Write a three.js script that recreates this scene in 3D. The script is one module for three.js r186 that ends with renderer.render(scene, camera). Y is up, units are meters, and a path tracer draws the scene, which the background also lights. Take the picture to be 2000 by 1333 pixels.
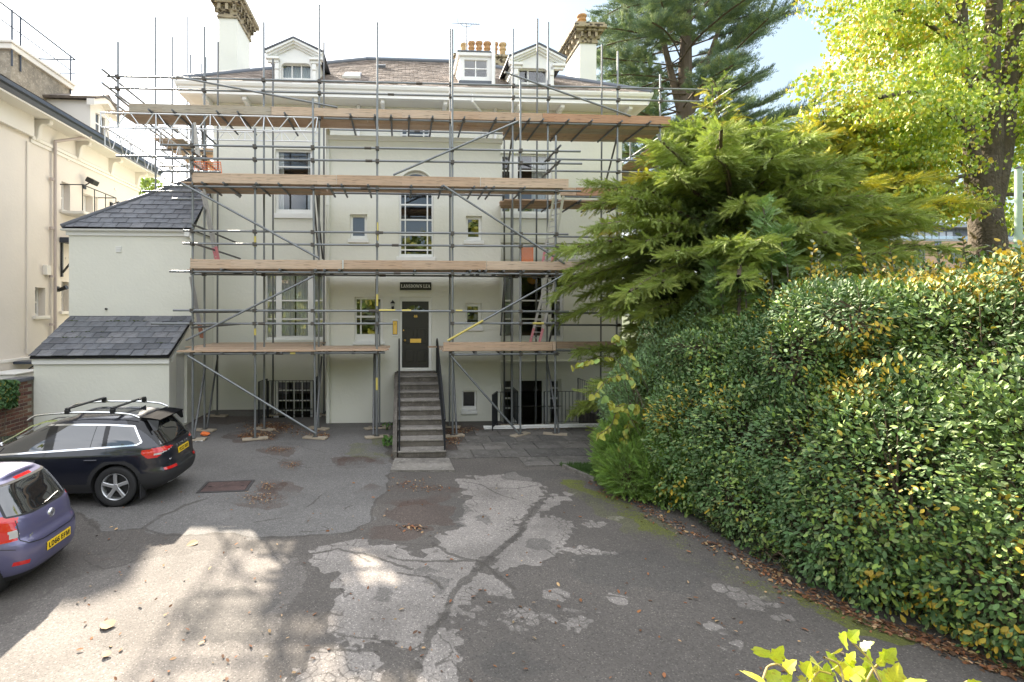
import * as THREE from 'three';
import { mergeGeometries, toCreasedNormals } from 'three/addons/utils/BufferGeometryUtils.js';
import { RoundedBoxGeometry } from 'three/addons/geometries/RoundedBoxGeometry.js';
import { FontLoader } from 'three/addons/loaders/FontLoader.js';
import { TextGeometry } from 'three/addons/geometries/TextGeometry.js';

/* ---------- camera, sky, sun, exposure ---------- */
const scene = new THREE.Scene();
const F = 1000, PU = 848, PV = 610, H = 3.35, D0 = 15.6, YAW = -0.0629;   // lens in pixels of the 2000 px photo
const camera = new THREE.PerspectiveCamera(2 * Math.atan(800 / F) * 180 / Math.PI, 1024 / 682, 0.1, 2000);
camera.setViewOffset(2400, 1600, 1200 - PU, 800 - PV, 2000, 1333);
camera.position.set(0, H, D0); camera.rotation.y = YAW;
const renderer = new THREE.WebGLRenderer({ antialias: true });
renderer.toneMapping = THREE.LinearToneMapping;
renderer.toneMappingExposure = 6.3;
renderer.shadowMap.enabled = true;
const SUN_AZ = 29.5 * Math.PI / 180, SUN_EL = 34.5 * Math.PI / 180;
const sunDir = new THREE.Vector3(-Math.sin(SUN_AZ) * Math.cos(SUN_EL), Math.sin(SUN_EL), -Math.cos(SUN_AZ) * Math.cos(SUN_EL));
const sun = new THREE.DirectionalLight(new THREE.Color(1, 0.89, 0.74), 3.6);
sun.position.copy(sunDir).multiplyScalar(60); sun.target.position.set(0, 0, 0);
sun.castShadow = true; sun.shadow.radius = 1.3; sun.shadow.mapSize.set(4096, 4096);
Object.assign(sun.shadow.camera, { left: -35, right: 35, top: 35, bottom: -35, near: 1, far: 160 });
scene.add(sun, sun.target);

/* ---------- random numbers and noise ---------- */
function rng(seed) { let a = seed >>> 0; return () => { a = (a + 0x6D2B79F5) | 0; let t = Math.imul(a ^ (a >>> 15), 1 | a); t = (t + Math.imul(t ^ (t >>> 7), 61 | t)) ^ t; return ((t ^ (t >>> 14)) >>> 0) / 4294967296; }; }
const hash = (x, y) => { let h = Math.imul(x, 374761393) + Math.imul(y, 668265263); h = Math.imul(h ^ (h >>> 13), 1274126177); return ((h ^ (h >>> 16)) >>> 0) / 4294967296; };
function vnoise(x, y, w = 0) {                       // value noise, periodic in w when w > 0
  const xi = Math.floor(x), yi = Math.floor(y), fx = x - xi, fy = y - yi, m = a => w ? ((a % w) + w) % w : a;
  const sx = fx * fx * (3 - 2 * fx), sy = fy * fy * (3 - 2 * fy);
  const a = hash(m(xi), m(yi)), b = hash(m(xi + 1), m(yi)), c = hash(m(xi), m(yi + 1)), d = hash(m(xi + 1), m(yi + 1));
  return a + (b - a) * sx + (c - a) * sy + (a - b - c + d) * sx * sy;
}
function fbm(x, y, o = 4, w = 0) { let s = 0, a = 0.5, n = 0; for (let i = 0; i < o; i++) { s += a * vnoise(x, y, w); n += a; x = x * 2 + (w ? 0 : 17.3); y = y * 2 + (w ? 0 : 9.1); w *= 2; a *= 0.5; } return s / n; }
const clamp = (x, a = 0, b = 1) => Math.min(b, Math.max(a, x)), mix = (a, b, t) => a + (b - a) * t, sstep = (a, b, x) => { const t = clamp((x - a) / (b - a)); return t * t * (3 - 2 * t); };

/* ---------- sky: a computed panorama of air and clouds ---------- */
{
  const W = 1024, Hh = 512, d = new Float32Array(W * Hh * 4);
  for (let j = 0; j < Hh; j++) for (let i = 0; i < W; i++) {
    const el = ((j + 0.5) / Hh - 0.5) * Math.PI, az = ((i + 0.5) / W - 0.5) * 2 * Math.PI;
    const x = Math.cos(el) * Math.cos(az), y = Math.sin(el), z = Math.cos(el) * Math.sin(az);
    const c = x * sunDir.x + y * sunDir.y + z * sunDir.z, ang = Math.acos(clamp(c, -1, 1));
    const hz = Math.exp(-Math.max(0, y) * 4.5), g1 = Math.exp(-ang * 4.2), g2 = Math.exp(-ang * 1.7);
    let r = 0.078 + 0.10 * hz, g = 0.115 + 0.095 * hz, b = 0.165 + 0.06 * hz;
    r += 0.45 * g1 + 0.15 * g2; g += 0.43 * g1 + 0.145 * g2; b += 0.40 * g1 + 0.14 * g2;
    if (y > 0) {
      const n = fbm(x / (y + 0.22) * 1.1 + 1.37, z / (y + 0.22) * 1.1 + 1.21, 6), cov = sstep(0.435, 0.53, n), wisp = fbm(x / (y + 0.2) * 4, z / (y + 0.2) * 1.5, 4);
      const bright = 0.40 + 0.08 * (wisp - 0.5) + 0.1 * g2, k = cov * (0.75 + 0.25 * wisp) * sstep(0.0, 0.1, y);
      r = mix(r, bright * 0.97, k); g = mix(g, bright * 0.995, k); b = mix(b, bright * 1.05, k);
    } else { const k = sstep(0, -0.08, y); r = mix(r, 0.08, k); g = mix(g, 0.085, k); b = mix(b, 0.07, k); }
    const o = (j * W + i) * 4; d[o] = r; d[o + 1] = g; d[o + 2] = b; d[o + 3] = 1;
  }
  const t = new THREE.DataTexture(d, W, Hh, THREE.RGBAFormat, THREE.FloatType);
  t.mapping = THREE.EquirectangularReflectionMapping; t.magFilter = t.minFilter = THREE.LinearFilter; t.wrapS = THREE.RepeatWrapping; t.needsUpdate = true;
  scene.background = t; scene.environment = t; scene.environmentIntensity = 1; scene.backgroundIntensity = 1;
}

/* ---------- pixel of the photo -> point on a plane ---------- */
const V = (x, y, z) => new THREE.Vector3(x, y, z);
function ray(u, v) { const x = (u - PU) / F, y = -(v - PV) / F, c = Math.cos(YAW), s = Math.sin(YAW); return V(x * c - s, y, -x * s - c); }
function PZ(u, v, z) { const d = ray(u, v), t = (z - D0) / d.z; return V(d.x * t, H + d.y * t, z); }
function PX(u, v, x) { const d = ray(u, v), t = x / d.x; return V(x, H + d.y * t, D0 + d.z * t); }
function PY(u, v, y) { const d = ray(u, v), t = (y - H) / d.y; return V(d.x * t, y, D0 + d.z * t); }
const XZ = (u, z) => PZ(u, PV, z).x;                 // x of a pixel column on plane z
const YZ = (u, v, z) => PZ(u, v, z).y;

/* ---------- things, parts ---------- */
const used = {};
function numbered(n) { const k = used[n] = (used[n] ?? -1) + 1; return k ? n + '_' + String(k).padStart(3, '0') : n; }
function tag(o, label, category, group, kind) { const d = {}; if (label) d.label = label; if (category) d.category = category; if (group) d.group = group; if (kind) d.kind = kind; o.userData = d; return o; }
function thing(name, label, category, group, pos = [0, 0, 0], turn = 0) { const o = new THREE.Group(); o.name = numbered(name); scene.add(o); o.position.set(...pos); o.rotation.y = turn; return tag(o, label, category, group); }
function mesh(name, geo, mat, parent = scene) {
  if (Array.isArray(geo)) geo = join(geo);
  const m = new THREE.Mesh(geo, mat); m.name = parent === scene ? numbered(name) : name; m.castShadow = m.receiveShadow = true; parent.add(m); return m;
}
function structure(name, geo, mat) { return tag(mesh(name, geo, mat), null, null, null, 'structure'); }
function inst(name, geo, mat, mats, parent, colors) {
  const m = new THREE.InstancedMesh(geo, mat, mats.length); mats.forEach((x, i) => m.setMatrixAt(i, x));
  if (colors) colors.forEach((c, i) => m.setColorAt(i, c));
  m.name = parent === scene ? numbered(name) : name; m.castShadow = m.receiveShadow = true; m.userData.kind = 'stuff'; parent.add(m); return m;
}

/* ---------- geometry ---------- */
function join(l) { l = l.map(g => { const h = g.index ? g.toNonIndexed() : g; for (const k of Object.keys(h.attributes)) if (!['position', 'normal', 'uv'].includes(k)) h.deleteAttribute(k); return h; }); return l.length === 1 ? l[0] : mergeGeometries(l, false); }
function uvm(geo, rot = false) {                     // uv in metres, by the way each face looks
  const g = geo.index ? geo.toNonIndexed() : geo, p = g.attributes.position, n = p.count, uv = new Float32Array(n * 2), a = V(), b = V(), c = V(), e = V();
  for (let i = 0; i < n; i += 3) {
    a.fromBufferAttribute(p, i); b.fromBufferAttribute(p, i + 1); c.fromBufferAttribute(p, i + 2);
    e.copy(b).sub(a).cross(c.clone().sub(a)); const X = Math.abs(e.x), Y = Math.abs(e.y), Z = Math.abs(e.z);
    [a, b, c].forEach((q, k) => { let s = X > Y && X > Z ? [q.z, q.y] : Y > Z ? [q.x, q.z] : [q.x, q.y]; if (rot) s = [s[1], s[0]]; uv[(i + k) * 2] = s[0]; uv[(i + k) * 2 + 1] = s[1]; });
  }
  g.setAttribute('uv', new THREE.BufferAttribute(uv, 2)); return g;
}
function box(x0, x1, y0, y1, z0, z1) { const g = new THREE.BoxGeometry(Math.abs(x1 - x0), Math.abs(y1 - y0), Math.abs(z1 - z0)); g.translate((x0 + x1) / 2, (y0 + y1) / 2, (z0 + z1) / 2); return uvm(g); }
function rbox(x0, x1, y0, y1, z0, z1, r = 0.01) { const g = new RoundedBoxGeometry(Math.abs(x1 - x0), Math.abs(y1 - y0), Math.abs(z1 - z0), 1, r); g.translate((x0 + x1) / 2, (y0 + y1) / 2, (z0 + z1) / 2); return uvm(g); }
function bar(p, q, r, seg = 8, r2 = r) {             // a round bar from p to q
  const d = q.clone().sub(p), L = d.length(), g = new THREE.CylinderGeometry(r2, r, L, seg, 1);
  g.applyMatrix4(new THREE.Matrix4().compose(p.clone().add(q).multiplyScalar(0.5), new THREE.Quaternion().setFromUnitVectors(V(0, 1, 0), d.normalize()), V(1, 1, 1))); return g;
}
function plank(p, q, w, t, up = V(0, 1, 0)) {        // a board from p to q, w across, t along up
  const d = q.clone().sub(p), L = d.length(); d.normalize(); const s = d.clone().cross(up).normalize(), u = s.clone().cross(d);
  const g = uvm(new THREE.BoxGeometry(L, t, w)); g.applyMatrix4(new THREE.Matrix4().makeBasis(d, u, s).setPosition(p.clone().add(q).multiplyScalar(0.5))); return g;
}
function tubeOf(pts, r, seg = 6, n) { return new THREE.TubeGeometry(new THREE.CatmullRomCurve3(pts, false, 'catmullrom', 0.3), n ?? pts.length * 4, r, seg); }
function prism(pts, z0, z1, holes) {                 // outline in x,y pushed from z0 to z1
  const s = new THREE.Shape(pts.map(p => new THREE.Vector2(p[0], p[1]))); for (const h of holes ?? []) s.holes.push(h instanceof THREE.Path ? h : new THREE.Path(h.map(p => new THREE.Vector2(p[0], p[1]))));
  const g = new THREE.ExtrudeGeometry(s, { depth: z1 - z0, bevelEnabled: false, curveSegments: 16 }); g.translate(0, 0, z0); return uvm(g);
}
const rect = (x0, x1, y0, y1) => [[x0, y0], [x1, y0], [x1, y1], [x0, y1]];
function quads(list) {                               // free triangles / quads
  const p = []; for (const f of list) for (let i = 1; i + 1 < f.length; i++) p.push(...f[0].toArray(), ...f[i].toArray(), ...f[i + 1].toArray());
  const g = new THREE.BufferGeometry(); g.setAttribute('position', new THREE.Float32BufferAttribute(p, 3)); g.computeVertexNormals(); return uvm(g);
}

/* ---------- materials ---------- */
const LIN = (r, g, b) => new THREE.Color().setRGB(r, g, b);
const std = (c, rough = 0.8, o = {}) => new THREE.MeshStandardMaterial({ color: LIN(...c), roughness: rough, ...o });
function dataTex(n, f, o = {}) {                     // f(x, y) in 0..1 -> [r, g, b] linear-ish multipliers, stored as plain data
  const d = new Uint8Array(n * n * 4); for (let j = 0; j < n; j++) for (let i = 0; i < n; i++) { const c = f(i / n, j / n), k = (j * n + i) * 4; for (let m = 0; m < 3; m++) d[k + m] = 255 * clamp(c[m]); d[k + 3] = 255; }
  const t = new THREE.DataTexture(d, n, n); t.wrapS = t.wrapT = THREE.RepeatWrapping; t.magFilter = THREE.LinearFilter; t.minFilter = THREE.LinearMipmapLinearFilter; t.generateMipmaps = true; t.needsUpdate = true;
  if (o.repeat) t.repeat.set(o.repeat, o.repeat2 ?? o.repeat); if (o.srgb) t.colorSpace = THREE.SRGBColorSpace; return t;
}
const grey = v => [v, v, v];
const renderTex = dataTex(512, (x, y) => { const n = fbm(x * 8, y * 8, 5, 8), m = fbm(x * 3 + 5, y * 3, 3, 3); return [0.93 + 0.07 * m + 0.04 * (n - 0.5), 0.93 + 0.07 * m + 0.04 * (n - 0.5), 0.92 + 0.08 * m + 0.03 * (n - 0.5)]; }, { repeat: 0.3 });
const roughBump = dataTex(512, (x, y) => grey(fbm(x * 32, y * 32, 4, 32)), { repeat: 0.5 });
const woodTex = dataTex(512, (x, y) => { const g = fbm(x * 6, y * 60, 5, 0), k = fbm(x * 3, y * 9 + 4, 3), s = sstep(0.62, 0.75, fbm(x * 9 + 7, y * 40, 3)); const v = 0.62 + 0.42 * g - 0.28 * s; return [v, v * (0.94 + 0.1 * k), v * (0.86 + 0.2 * k)]; }, { repeat: 0.45, repeat2: 1.6 });
const slateTex = dataTex(512, (x, y) => { const n = fbm(x * 10, y * 10, 5, 10), m = fbm(x * 40, y * 40, 3, 40), s = sstep(0.7, 0.8, fbm(x * 22 + 3, y * 22, 3, 22)); const v = 0.6 + 0.5 * n + 0.15 * (m - 0.5) + 0.25 * s; return [v, v, v]; }, { repeat: 0.5 });
const concTex = dataTex(512, (x, y) => { const n = fbm(x * 6, y * 6, 6, 6), m = fbm(x * 90, y * 90, 2, 90), s = sstep(0.64, 0.72, fbm(x * 30, y * 30, 3, 30)); const v = 0.42 + 0.7 * n + 0.3 * (m - 0.5) + 0.35 * s; return [v, v * 0.98, v * 0.94]; }, { repeat: 0.7 });
const tubeTex = dataTex(256, (x, y) => { const n = fbm(x * 8, y * 24, 4, 8), s = sstep(0.66, 0.72, fbm(x * 20 + 9, y * 40, 3, 20)); const v = 0.7 + 0.5 * n; return [mix(v, 0.95, s * 0.5), mix(v, 0.9, s * 0.5), mix(v, 0.82, s * 0.5)]; });
const stoneTex = dataTex(256, (x, y) => { const n = fbm(x * 5, y * 5, 5, 5), s = sstep(0.5, 0.68, fbm(x * 9 + 2, y * 9, 4, 9)); const v = 0.75 + 0.4 * n; return [mix(v, 0.16, s), mix(v * 0.95, 0.14, s), mix(v * 0.82, 0.12, s)]; }, { repeat: 1 });
const M = {
  sage: std([0.785, 0.782, 0.705], 0.85, { map: renderTex, bumpMap: roughBump, bumpScale: 0.004 }),
  sageDark: std([0.785, 0.782, 0.705], 0.85),
  white: std([0.82, 0.82, 0.80], 0.45), whiteMatt: std([0.80, 0.79, 0.74], 0.8, { map: renderTex }),
  cream: std([0.76, 0.695, 0.625], 0.85, { map: renderTex, bumpMap: roughBump, bumpScale: 0.003 }), creamPale: std([0.79, 0.75, 0.69], 0.85, { map: renderTex }),
  slate: std([0.155, 0.165, 0.19], 0.62, { map: slateTex, bumpMap: slateTex, bumpScale: 0.003 }),
  slate2: std([0.105, 0.112, 0.132], 0.55, { map: slateTex, bumpMap: slateTex, bumpScale: 0.003 }),
  slate3: std([0.20, 0.205, 0.225], 0.7, { map: slateTex, bumpMap: slateTex, bumpScale: 0.003 }),
  slateOld: std([0.20, 0.165, 0.14], 0.8, { map: slateTex }),
  slateBed: std([0.02, 0.02, 0.022], 0.95),
  lead: std([0.12, 0.135, 0.16], 0.6), black: std([0.012, 0.013, 0.015], 0.4), blackIron: std([0.014, 0.016, 0.02], 0.45),
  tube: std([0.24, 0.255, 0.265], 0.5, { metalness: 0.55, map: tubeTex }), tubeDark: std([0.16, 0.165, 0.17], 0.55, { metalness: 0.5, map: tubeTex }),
  alloy: std([0.72, 0.73, 0.74], 0.35, { metalness: 0.8 }), yellowPaint: std([0.58, 0.48, 0.13], 0.5), clamp: std([0.10, 0.09, 0.08], 0.6, { metalness: 0.5 }),
  wood: std([0.56, 0.40, 0.285], 0.85, { map: woodTex }), wood2: std([0.63, 0.48, 0.36], 0.85, { map: woodTex }), woodGrey: std([0.46, 0.40, 0.32], 0.9, { map: woodTex }), woodRed: std([0.52, 0.30, 0.19], 0.85, { map: woodTex }),
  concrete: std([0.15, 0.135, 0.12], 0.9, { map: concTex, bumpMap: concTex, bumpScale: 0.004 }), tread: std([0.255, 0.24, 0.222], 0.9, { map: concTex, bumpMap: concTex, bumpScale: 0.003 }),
  stone: std([0.40, 0.35, 0.27], 0.9, { map: stoneTex, bumpMap: stoneTex, bumpScale: 0.01 }), terracotta: std([0.52, 0.30, 0.14], 0.85, { map: concTex }), buffpot: std([0.60, 0.42, 0.22], 0.85, { map: concTex }),
  dark: std([0.03, 0.03, 0.032], 0.9), room: std([0.16, 0.14, 0.12], 0.95), curtain: new THREE.MeshPhysicalMaterial({ color: LIN(0.78, 0.77, 0.72), roughness: 0.95, transmission: 0.25, thickness: 0 }),
  brass: std([0.83, 0.55, 0.16], 0.32, { metalness: 0.9 }), doorPaint: std([0.026, 0.024, 0.022], 0.4),
  glass: new THREE.MeshPhysicalMaterial({ color: LIN(0.93, 0.95, 0.96), roughness: 0.01, transmission: 1, thickness: 0, ior: 1.68 }),
  pvc: std([0.70, 0.71, 0.64], 0.5), orange: std([0.85, 0.20, 0.05], 0.7), gutterDark: std([0.035, 0.045, 0.065], 0.35),
};
M.bark = std([0.17, 0.13, 0.10], 0.95, { map: concTex, bumpMap: concTex, bumpScale: 0.02 });
M.barkGrey = std([0.20, 0.175, 0.14], 0.95, { map: concTex, bumpMap: concTex, bumpScale: 0.02 });
M.leafBrown = new THREE.MeshStandardMaterial({ color: 0xffffff, roughness: 0.9, side: THREE.DoubleSide });
const leafMat = (rough = 0.55, tr = 0.35) => new THREE.MeshPhysicalMaterial({ color: 0xffffff, roughness: rough, transmission: tr, thickness: 0, side: THREE.DoubleSide });
/* ================= the house ================= */
const ZW = -2.35, ZE = -1.5, ZA = -0.57, ZL = 1.03;
const XL = XZ(416, ZW), XR = XZ(1215, ZW), PX0 = XZ(641, 0), PX1 = XZ(978, 0);
const YE = YZ(790, 167, ZE), YS = YZ(790, 190, ZE);                 // gutter top, soffit
const house = thing('villa', 'large pale green rendered villa with slate roof and dormers, wrapped in scaffolding', 'house');
const wingHoles = [], porchHoles = [];
const R = (u0, u1, v0, v1, z) => { const a = PZ(u0, v1, z), b = PZ(u1, v0, z); return { x0: a.x, x1: b.x, y0: a.y, y1: b.y }; };
// a window: outer frame rectangle and its panes, given where the photo shows them on wall plane z
function windowAt(parent, holes, z, fr, panes, o = {}) {
  const r = R(...fr, z), depth = o.depth ?? 0.1;
  if (holes) holes.push(rect(r.x0, r.x1, r.y0, r.y1));
  const ps = panes.map(p => { const q = R(...p, z - depth); return [Math.max(q.x0, r.x0 + 0.02), Math.min(q.x1, r.x1 - 0.02), Math.max(q.y0, r.y0 + 0.02), Math.min(q.y1, r.y1 - 0.02)]; });
  const f = mesh(o.name ?? 'sash_window', prism(rect(r.x0 + 0.002, r.x1 - 0.002, r.y0 + 0.002, r.y1 - 0.002), z - depth - 0.06, z - depth, ps.map(p => rect(...p))), M.white, parent);
  for (const p of ps) mesh('pane', box(p[0] - 0.005, p[1] + 0.005, p[2] - 0.005, p[3] + 0.005, z - depth - 0.033, z - depth - 0.028), M.glass, f);
  if (o.sill) { const s = R(...o.sill, z + 0.06); mesh('sill', rbox(s.x0, s.x1, s.y0, s.y1, z - depth + 0.002, z + 0.07, 0.012), M.white, f); }
  for (const c of o.curtains ?? []) { // a hanging curtain with folds
    const q = R(...c, z - depth), n = Math.max(6, Math.round((q.x1 - q.x0) * 60)), fa = [];
    for (let i = 0; i < n; i++) { const X = k => q.x0 + (q.x1 - q.x0) * k / n, Z = k => z - depth - 0.13 - 0.03 * Math.sin(k * 1.9) - 0.015 * Math.sin(k * 0.7 + q.x0); fa.push([V(X(i), q.y0, Z(i)), V(X(i + 1), q.y0, Z(i + 1)), V(X(i + 1), q.y1, Z(i + 1)), V(X(i), q.y1, Z(i))]); }
    mesh('curtain', quads(fa), M.curtain, f);
  }
  return f;
}
/* wing windows */
windowAt(house, wingHoles, ZW, [537.5, 611, 292.6, 417], [[544, 606, 298, 324.5], [544, 606, 328, 409]], { sill: [534, 612, 417, 426], curtains: [[541, 553, 296, 412], [600, 609, 296, 412]] });
windowAt(house, wingHoles, ZW, [518, 635, 534, 665], [[522, 539, 537, 586], [522, 539, 589, 622], [522, 539, 625, 659], [550, 601, 537, 586], [550, 601, 589, 622], [550, 601, 625, 657], [612, 630, 537, 586], [612, 630, 589, 622], [612, 630, 625, 659]], { name: 'french_window', curtains: [[520, 541, 536, 662], [549, 574, 536, 662], [577, 603, 536, 662], [611, 633, 536, 662]] });
windowAt(house, wingHoles, ZW, [978, 1079, 301, 417], [[981, 995.5, 306, 332], [981, 995.5, 335, 413], [1011.5, 1067, 306, 332], [1011.5, 1067, 335, 413]], { sill: [976, 1081, 417, 426], curtains: [[1040, 1070, 304, 415]] });
windowAt(house, wingHoles, ZW, [980, 1101, 534, 667], [[984, 1002, 538, 586], [984, 1002, 589, 622], [984, 1002, 625, 656], [1019, 1058, 538, 586], [1019, 1058, 589, 622], [1019, 1058, 625, 656], [1077, 1094, 538, 586], [1077, 1094, 589, 622], [1077, 1094, 625, 656]], { name: 'french_window', curtains: [[982, 1004, 536, 665], [1086, 1096, 536, 665]] });
windowAt(house, wingHoles, ZW, [781, 842, 228, 286], [[786, 794, 232, 262], [797, 826, 232, 262], [829, 837, 232, 262], [786, 794, 265, 282], [797, 826, 265, 282], [829, 837, 265, 282]], {});
windowAt(house, wingHoles, ZW, [526, 610, 743, 850], [[529, 534, 747, 845], [543, 557, 747, 762], [559, 573, 747, 762], [575, 589, 747, 762], [591, 606, 747, 762], [543, 557, 764, 782], [559, 573, 764, 782], [575, 589, 764, 782], [591, 606, 764, 782], [543, 557, 784, 801], [559, 573, 784, 801], [575, 589, 784, 801], [591, 606, 784, 801], [543, 557, 803, 846], [559, 573, 803, 846], [575, 589, 803, 846], [591, 606, 803, 846]], { name: 'barred_window', depth: 0.06 });
windowAt(house, wingHoles, ZW, [983, 1097, 741, 880], [[985, 1001, 745, 757], [985, 1001, 760, 777], [985, 1001, 780, 796], [985, 1001, 799, 830], [1017, 1059, 744, 878], [1075, 1090, 745, 757], [1075, 1090, 760, 777], [1075, 1090, 780, 796], [1075, 1090, 799, 830]], { name: 'garden_door', depth: 0.06 });
/* porch windows */
windowAt(house, porchHoles, 0, [683.5, 717, 419, 469], [[689, 712, 425, 461]], { sill: [679, 719.5, 467, 474] });
windowAt(house, porchHoles, 0, [910, 941.5, 422, 472], [[914, 935, 429, 463]], { sill: [906, 945, 470, 477] });
windowAt(house, porchHoles, 0, [692.5, 747.5, 581, 669], [[696.5, 703.5, 585, 617], [706, 734, 585, 617], [736.5, 743, 585, 617], [696.5, 703.5, 621, 653], [706, 734, 621, 653], [736.5, 743, 621, 653]], { sill: [689, 751, 668, 674] });
windowAt(house, porchHoles, 0, [909, 940.5, 593, 641], [[912.5, 934, 599, 631]], { sill: [905, 944, 639, 647] });
windowAt(house, porchHoles, 0, [902, 931.5, 764, 806], [[905, 927, 766, 794]], { sill: [901, 932.5, 802, 810] });
{ // the tall round-headed stair window
  const r = R(779, 846.5, 360, 503, 0), cx = (r.x0 + r.x1) / 2, ra = (r.x1 - r.x0) / 2 - 0.0, top = YZ(812, 334, 0), d = 0.1;
  const dome = (w, y0) => { const l = [[cx - w, y0], [cx + w, y0]]; for (let i = 0; i <= 20; i++) { const t = Math.PI * i / 20; l.push([cx + Math.cos(t) * w, top - ra + Math.sin(t) * w]); } return l; }, arch = (k, e) => dome(ra - k, r.y0 + e);
  porchHoles.push(arch(0, 0));
  const outer = arch(0.003, 0.003);
  const cols = [[783.5, 790.5], [792.5, 833.5], [836, 843]], rows = [[364, 398.5], [401.5, 428], [431, 457.5], [460.5, 487], [489.5, 496.5]];
  const ps = []; for (const c of cols) for (const w of rows) { const q = R(c[0], c[1], w[0], w[1], -d); ps.push([q.x0, q.x1, q.y0, q.y1]); }
  const yb = YZ(812, 362, -d) + 0.03, fan = dome(ra - 0.07, yb);
  // built from bars: stiles, two uprights, cross bars and a bent head
  const q = (c, v) => R(c, c + 1, v, v + 1, -d), gx = [[r.x0 + 0.003, ps[0][0]], [ps[0][1], ps[5][0]], [ps[5][1], ps[10][0]], [ps[10][1], r.x1 - 0.003]], gy = [[r.y0 + 0.003, ps[4][2]], [ps[4][3], ps[3][2]], [ps[3][3], ps[2][2]], [ps[2][3], ps[1][2]], [ps[1][3], ps[0][2]], [ps[0][3], yb]], bars = [];
  gx.forEach(([a, b], i) => bars.push(box(a, b, r.y0 + 0.004, i === 0 || i === 3 ? top - ra : yb - 0.004, -d - 0.06, -d))); gy.forEach(([a, b]) => bars.push(box(r.x0 + 0.006, r.x1 - 0.006, a, b, -d - 0.057, -d + 0.003)));
  const head = []; for (let i = 0; i <= 20; i++) { const t = Math.PI * i / 20; head.push([cx + Math.cos(t) * (ra - 0.003), top - ra + Math.sin(t) * (ra - 0.003)]); } for (let i = 20; i >= 0; i--) { const t = Math.PI * i / 20; head.push([cx + Math.cos(t) * (ra - 0.07), top - ra + Math.sin(t) * (ra - 0.07)]); } bars.push(prism(head, -d - 0.058, -d - 0.002));
  const f = mesh('arched_window', bars, M.white, house);
  for (const p of ps) mesh('pane', box(p[0] - 0.005, p[1] + 0.005, p[2] - 0.005, p[3] + 0.005, -d - 0.033, -d - 0.028), M.glass, f);
  mesh('pane', prism(fan, -d - 0.033, -d - 0.028), M.glass, f);
  const s = R(774, 851, 502, 509, 0.05); mesh('sill', rbox(s.x0, s.x1, s.y0, s.y1, -d + 0.002, 0.07, 0.012), M.white, f);
  const q0 = R(640, 640, 330, 395, 0); // the round hood moulding above it
  const hood = []; for (let i = 0; i <= 20; i++) { const a = Math.PI * i / 20; hood.push(V(cx + Math.cos(a) * (ra + 0.03), top - ra + Math.sin(a) * (ra + 0.03), 0.008)); } mesh('hood_mould', tubeOf(hood, 0.028, 6, 40), M.sageDark, house);
}
/* front door */
const DR = R(781, 843, 581, 722, 0);
porchHoles.push(rect(DR.x0, DR.x1, DR.y0, DR.y1));
/* walls */
const wallTop = YS - 0.002, PT = YZ(800, 277, 0);
for (const [a, b, y] of [[XL, PX0 + 0.1, -1.6], [PX0 + 0.1, PX1 - 0.1, PT - 0.3], [PX1 - 0.1, XR, -1.6]]) mesh('wall', prism(rect(a, b, y, wallTop), ZW - 0.35, ZW, wingHoles.filter(h => h[0][0] > a && h[1][0] < b)), M.sage, house);
mesh('wall', box(XL, XL + 0.35, -1.6, wallTop, ZW - 10, ZW - 0.352), M.sage, house);
mesh('wall', box(XR - 0.35, XR, -1.6, wallTop, ZW - 10, ZW - 0.352), M.sage, house);
mesh('wall', box(XL + 0.352, XR - 0.352, -1.6, wallTop, ZW - 10, ZW - 9.65), M.sage, house);
for (const y of [-1.25, YZ(570, 672, ZW), YZ(570, 490, ZW), YZ(570, 270, ZW)]) mesh('floor', box(XL + 0.37, XR - 0.37, y - 0.2, y, ZW - 9.6, ZW - 0.37), M.room, house);
mesh('partition', [box(XL + 0.38, XR - 0.38, -1.2, wallTop, ZW - 3.6, ZW - 3.5), box(-0.05, 0.05, -1.2, wallTop, ZW - 3.48, ZW - 0.4)], M.room, house);
mesh('porch_wall', prism(rect(PX0, PX1, -0.3, PT), -0.3, 0, porchHoles), M.sage, house);
mesh('porch_wall', box(PX0, PX0 + 0.3, -0.3, PT, ZW + 0.003, -0.302), M.sage, house);
mesh('porch_wall', box(PX1 - 0.3, PX1, -0.3, PT, ZW + 0.003, -0.302), M.sage, house);
mesh('porch_floor', box(PX0 + 0.31, PX1 - 0.31, 1.3, DR.y0 - 0.01, ZW + 0.01, -0.31), M.room, house); mesh('porch_floor', box(PX0 + 0.31, PX1 - 0.31, YZ(812, 545, 0), YZ(812, 541, 0), ZW + 0.01, -0.31), M.room, house);
mesh('porch_roof', box(PX0 + 0.31, PX1 - 0.31, PT - 0.25, PT - 0.03, ZW + 0.01, -0.31), M.lead, house);
mesh('coping', rbox(PX0 - 0.05, PX1 + 0.05, PT, YZ(800, 268, 0), -0.33, 0.06, 0.015), M.white, house);
for (const [a, b] of [[PX0 - 0.05, PX0 + 0.33], [PX1 - 0.33, PX1 + 0.05]]) mesh('coping', box(a, b, PT, YZ(800, 268, 0), ZW + 0.003, -0.332), M.white, house);
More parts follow.
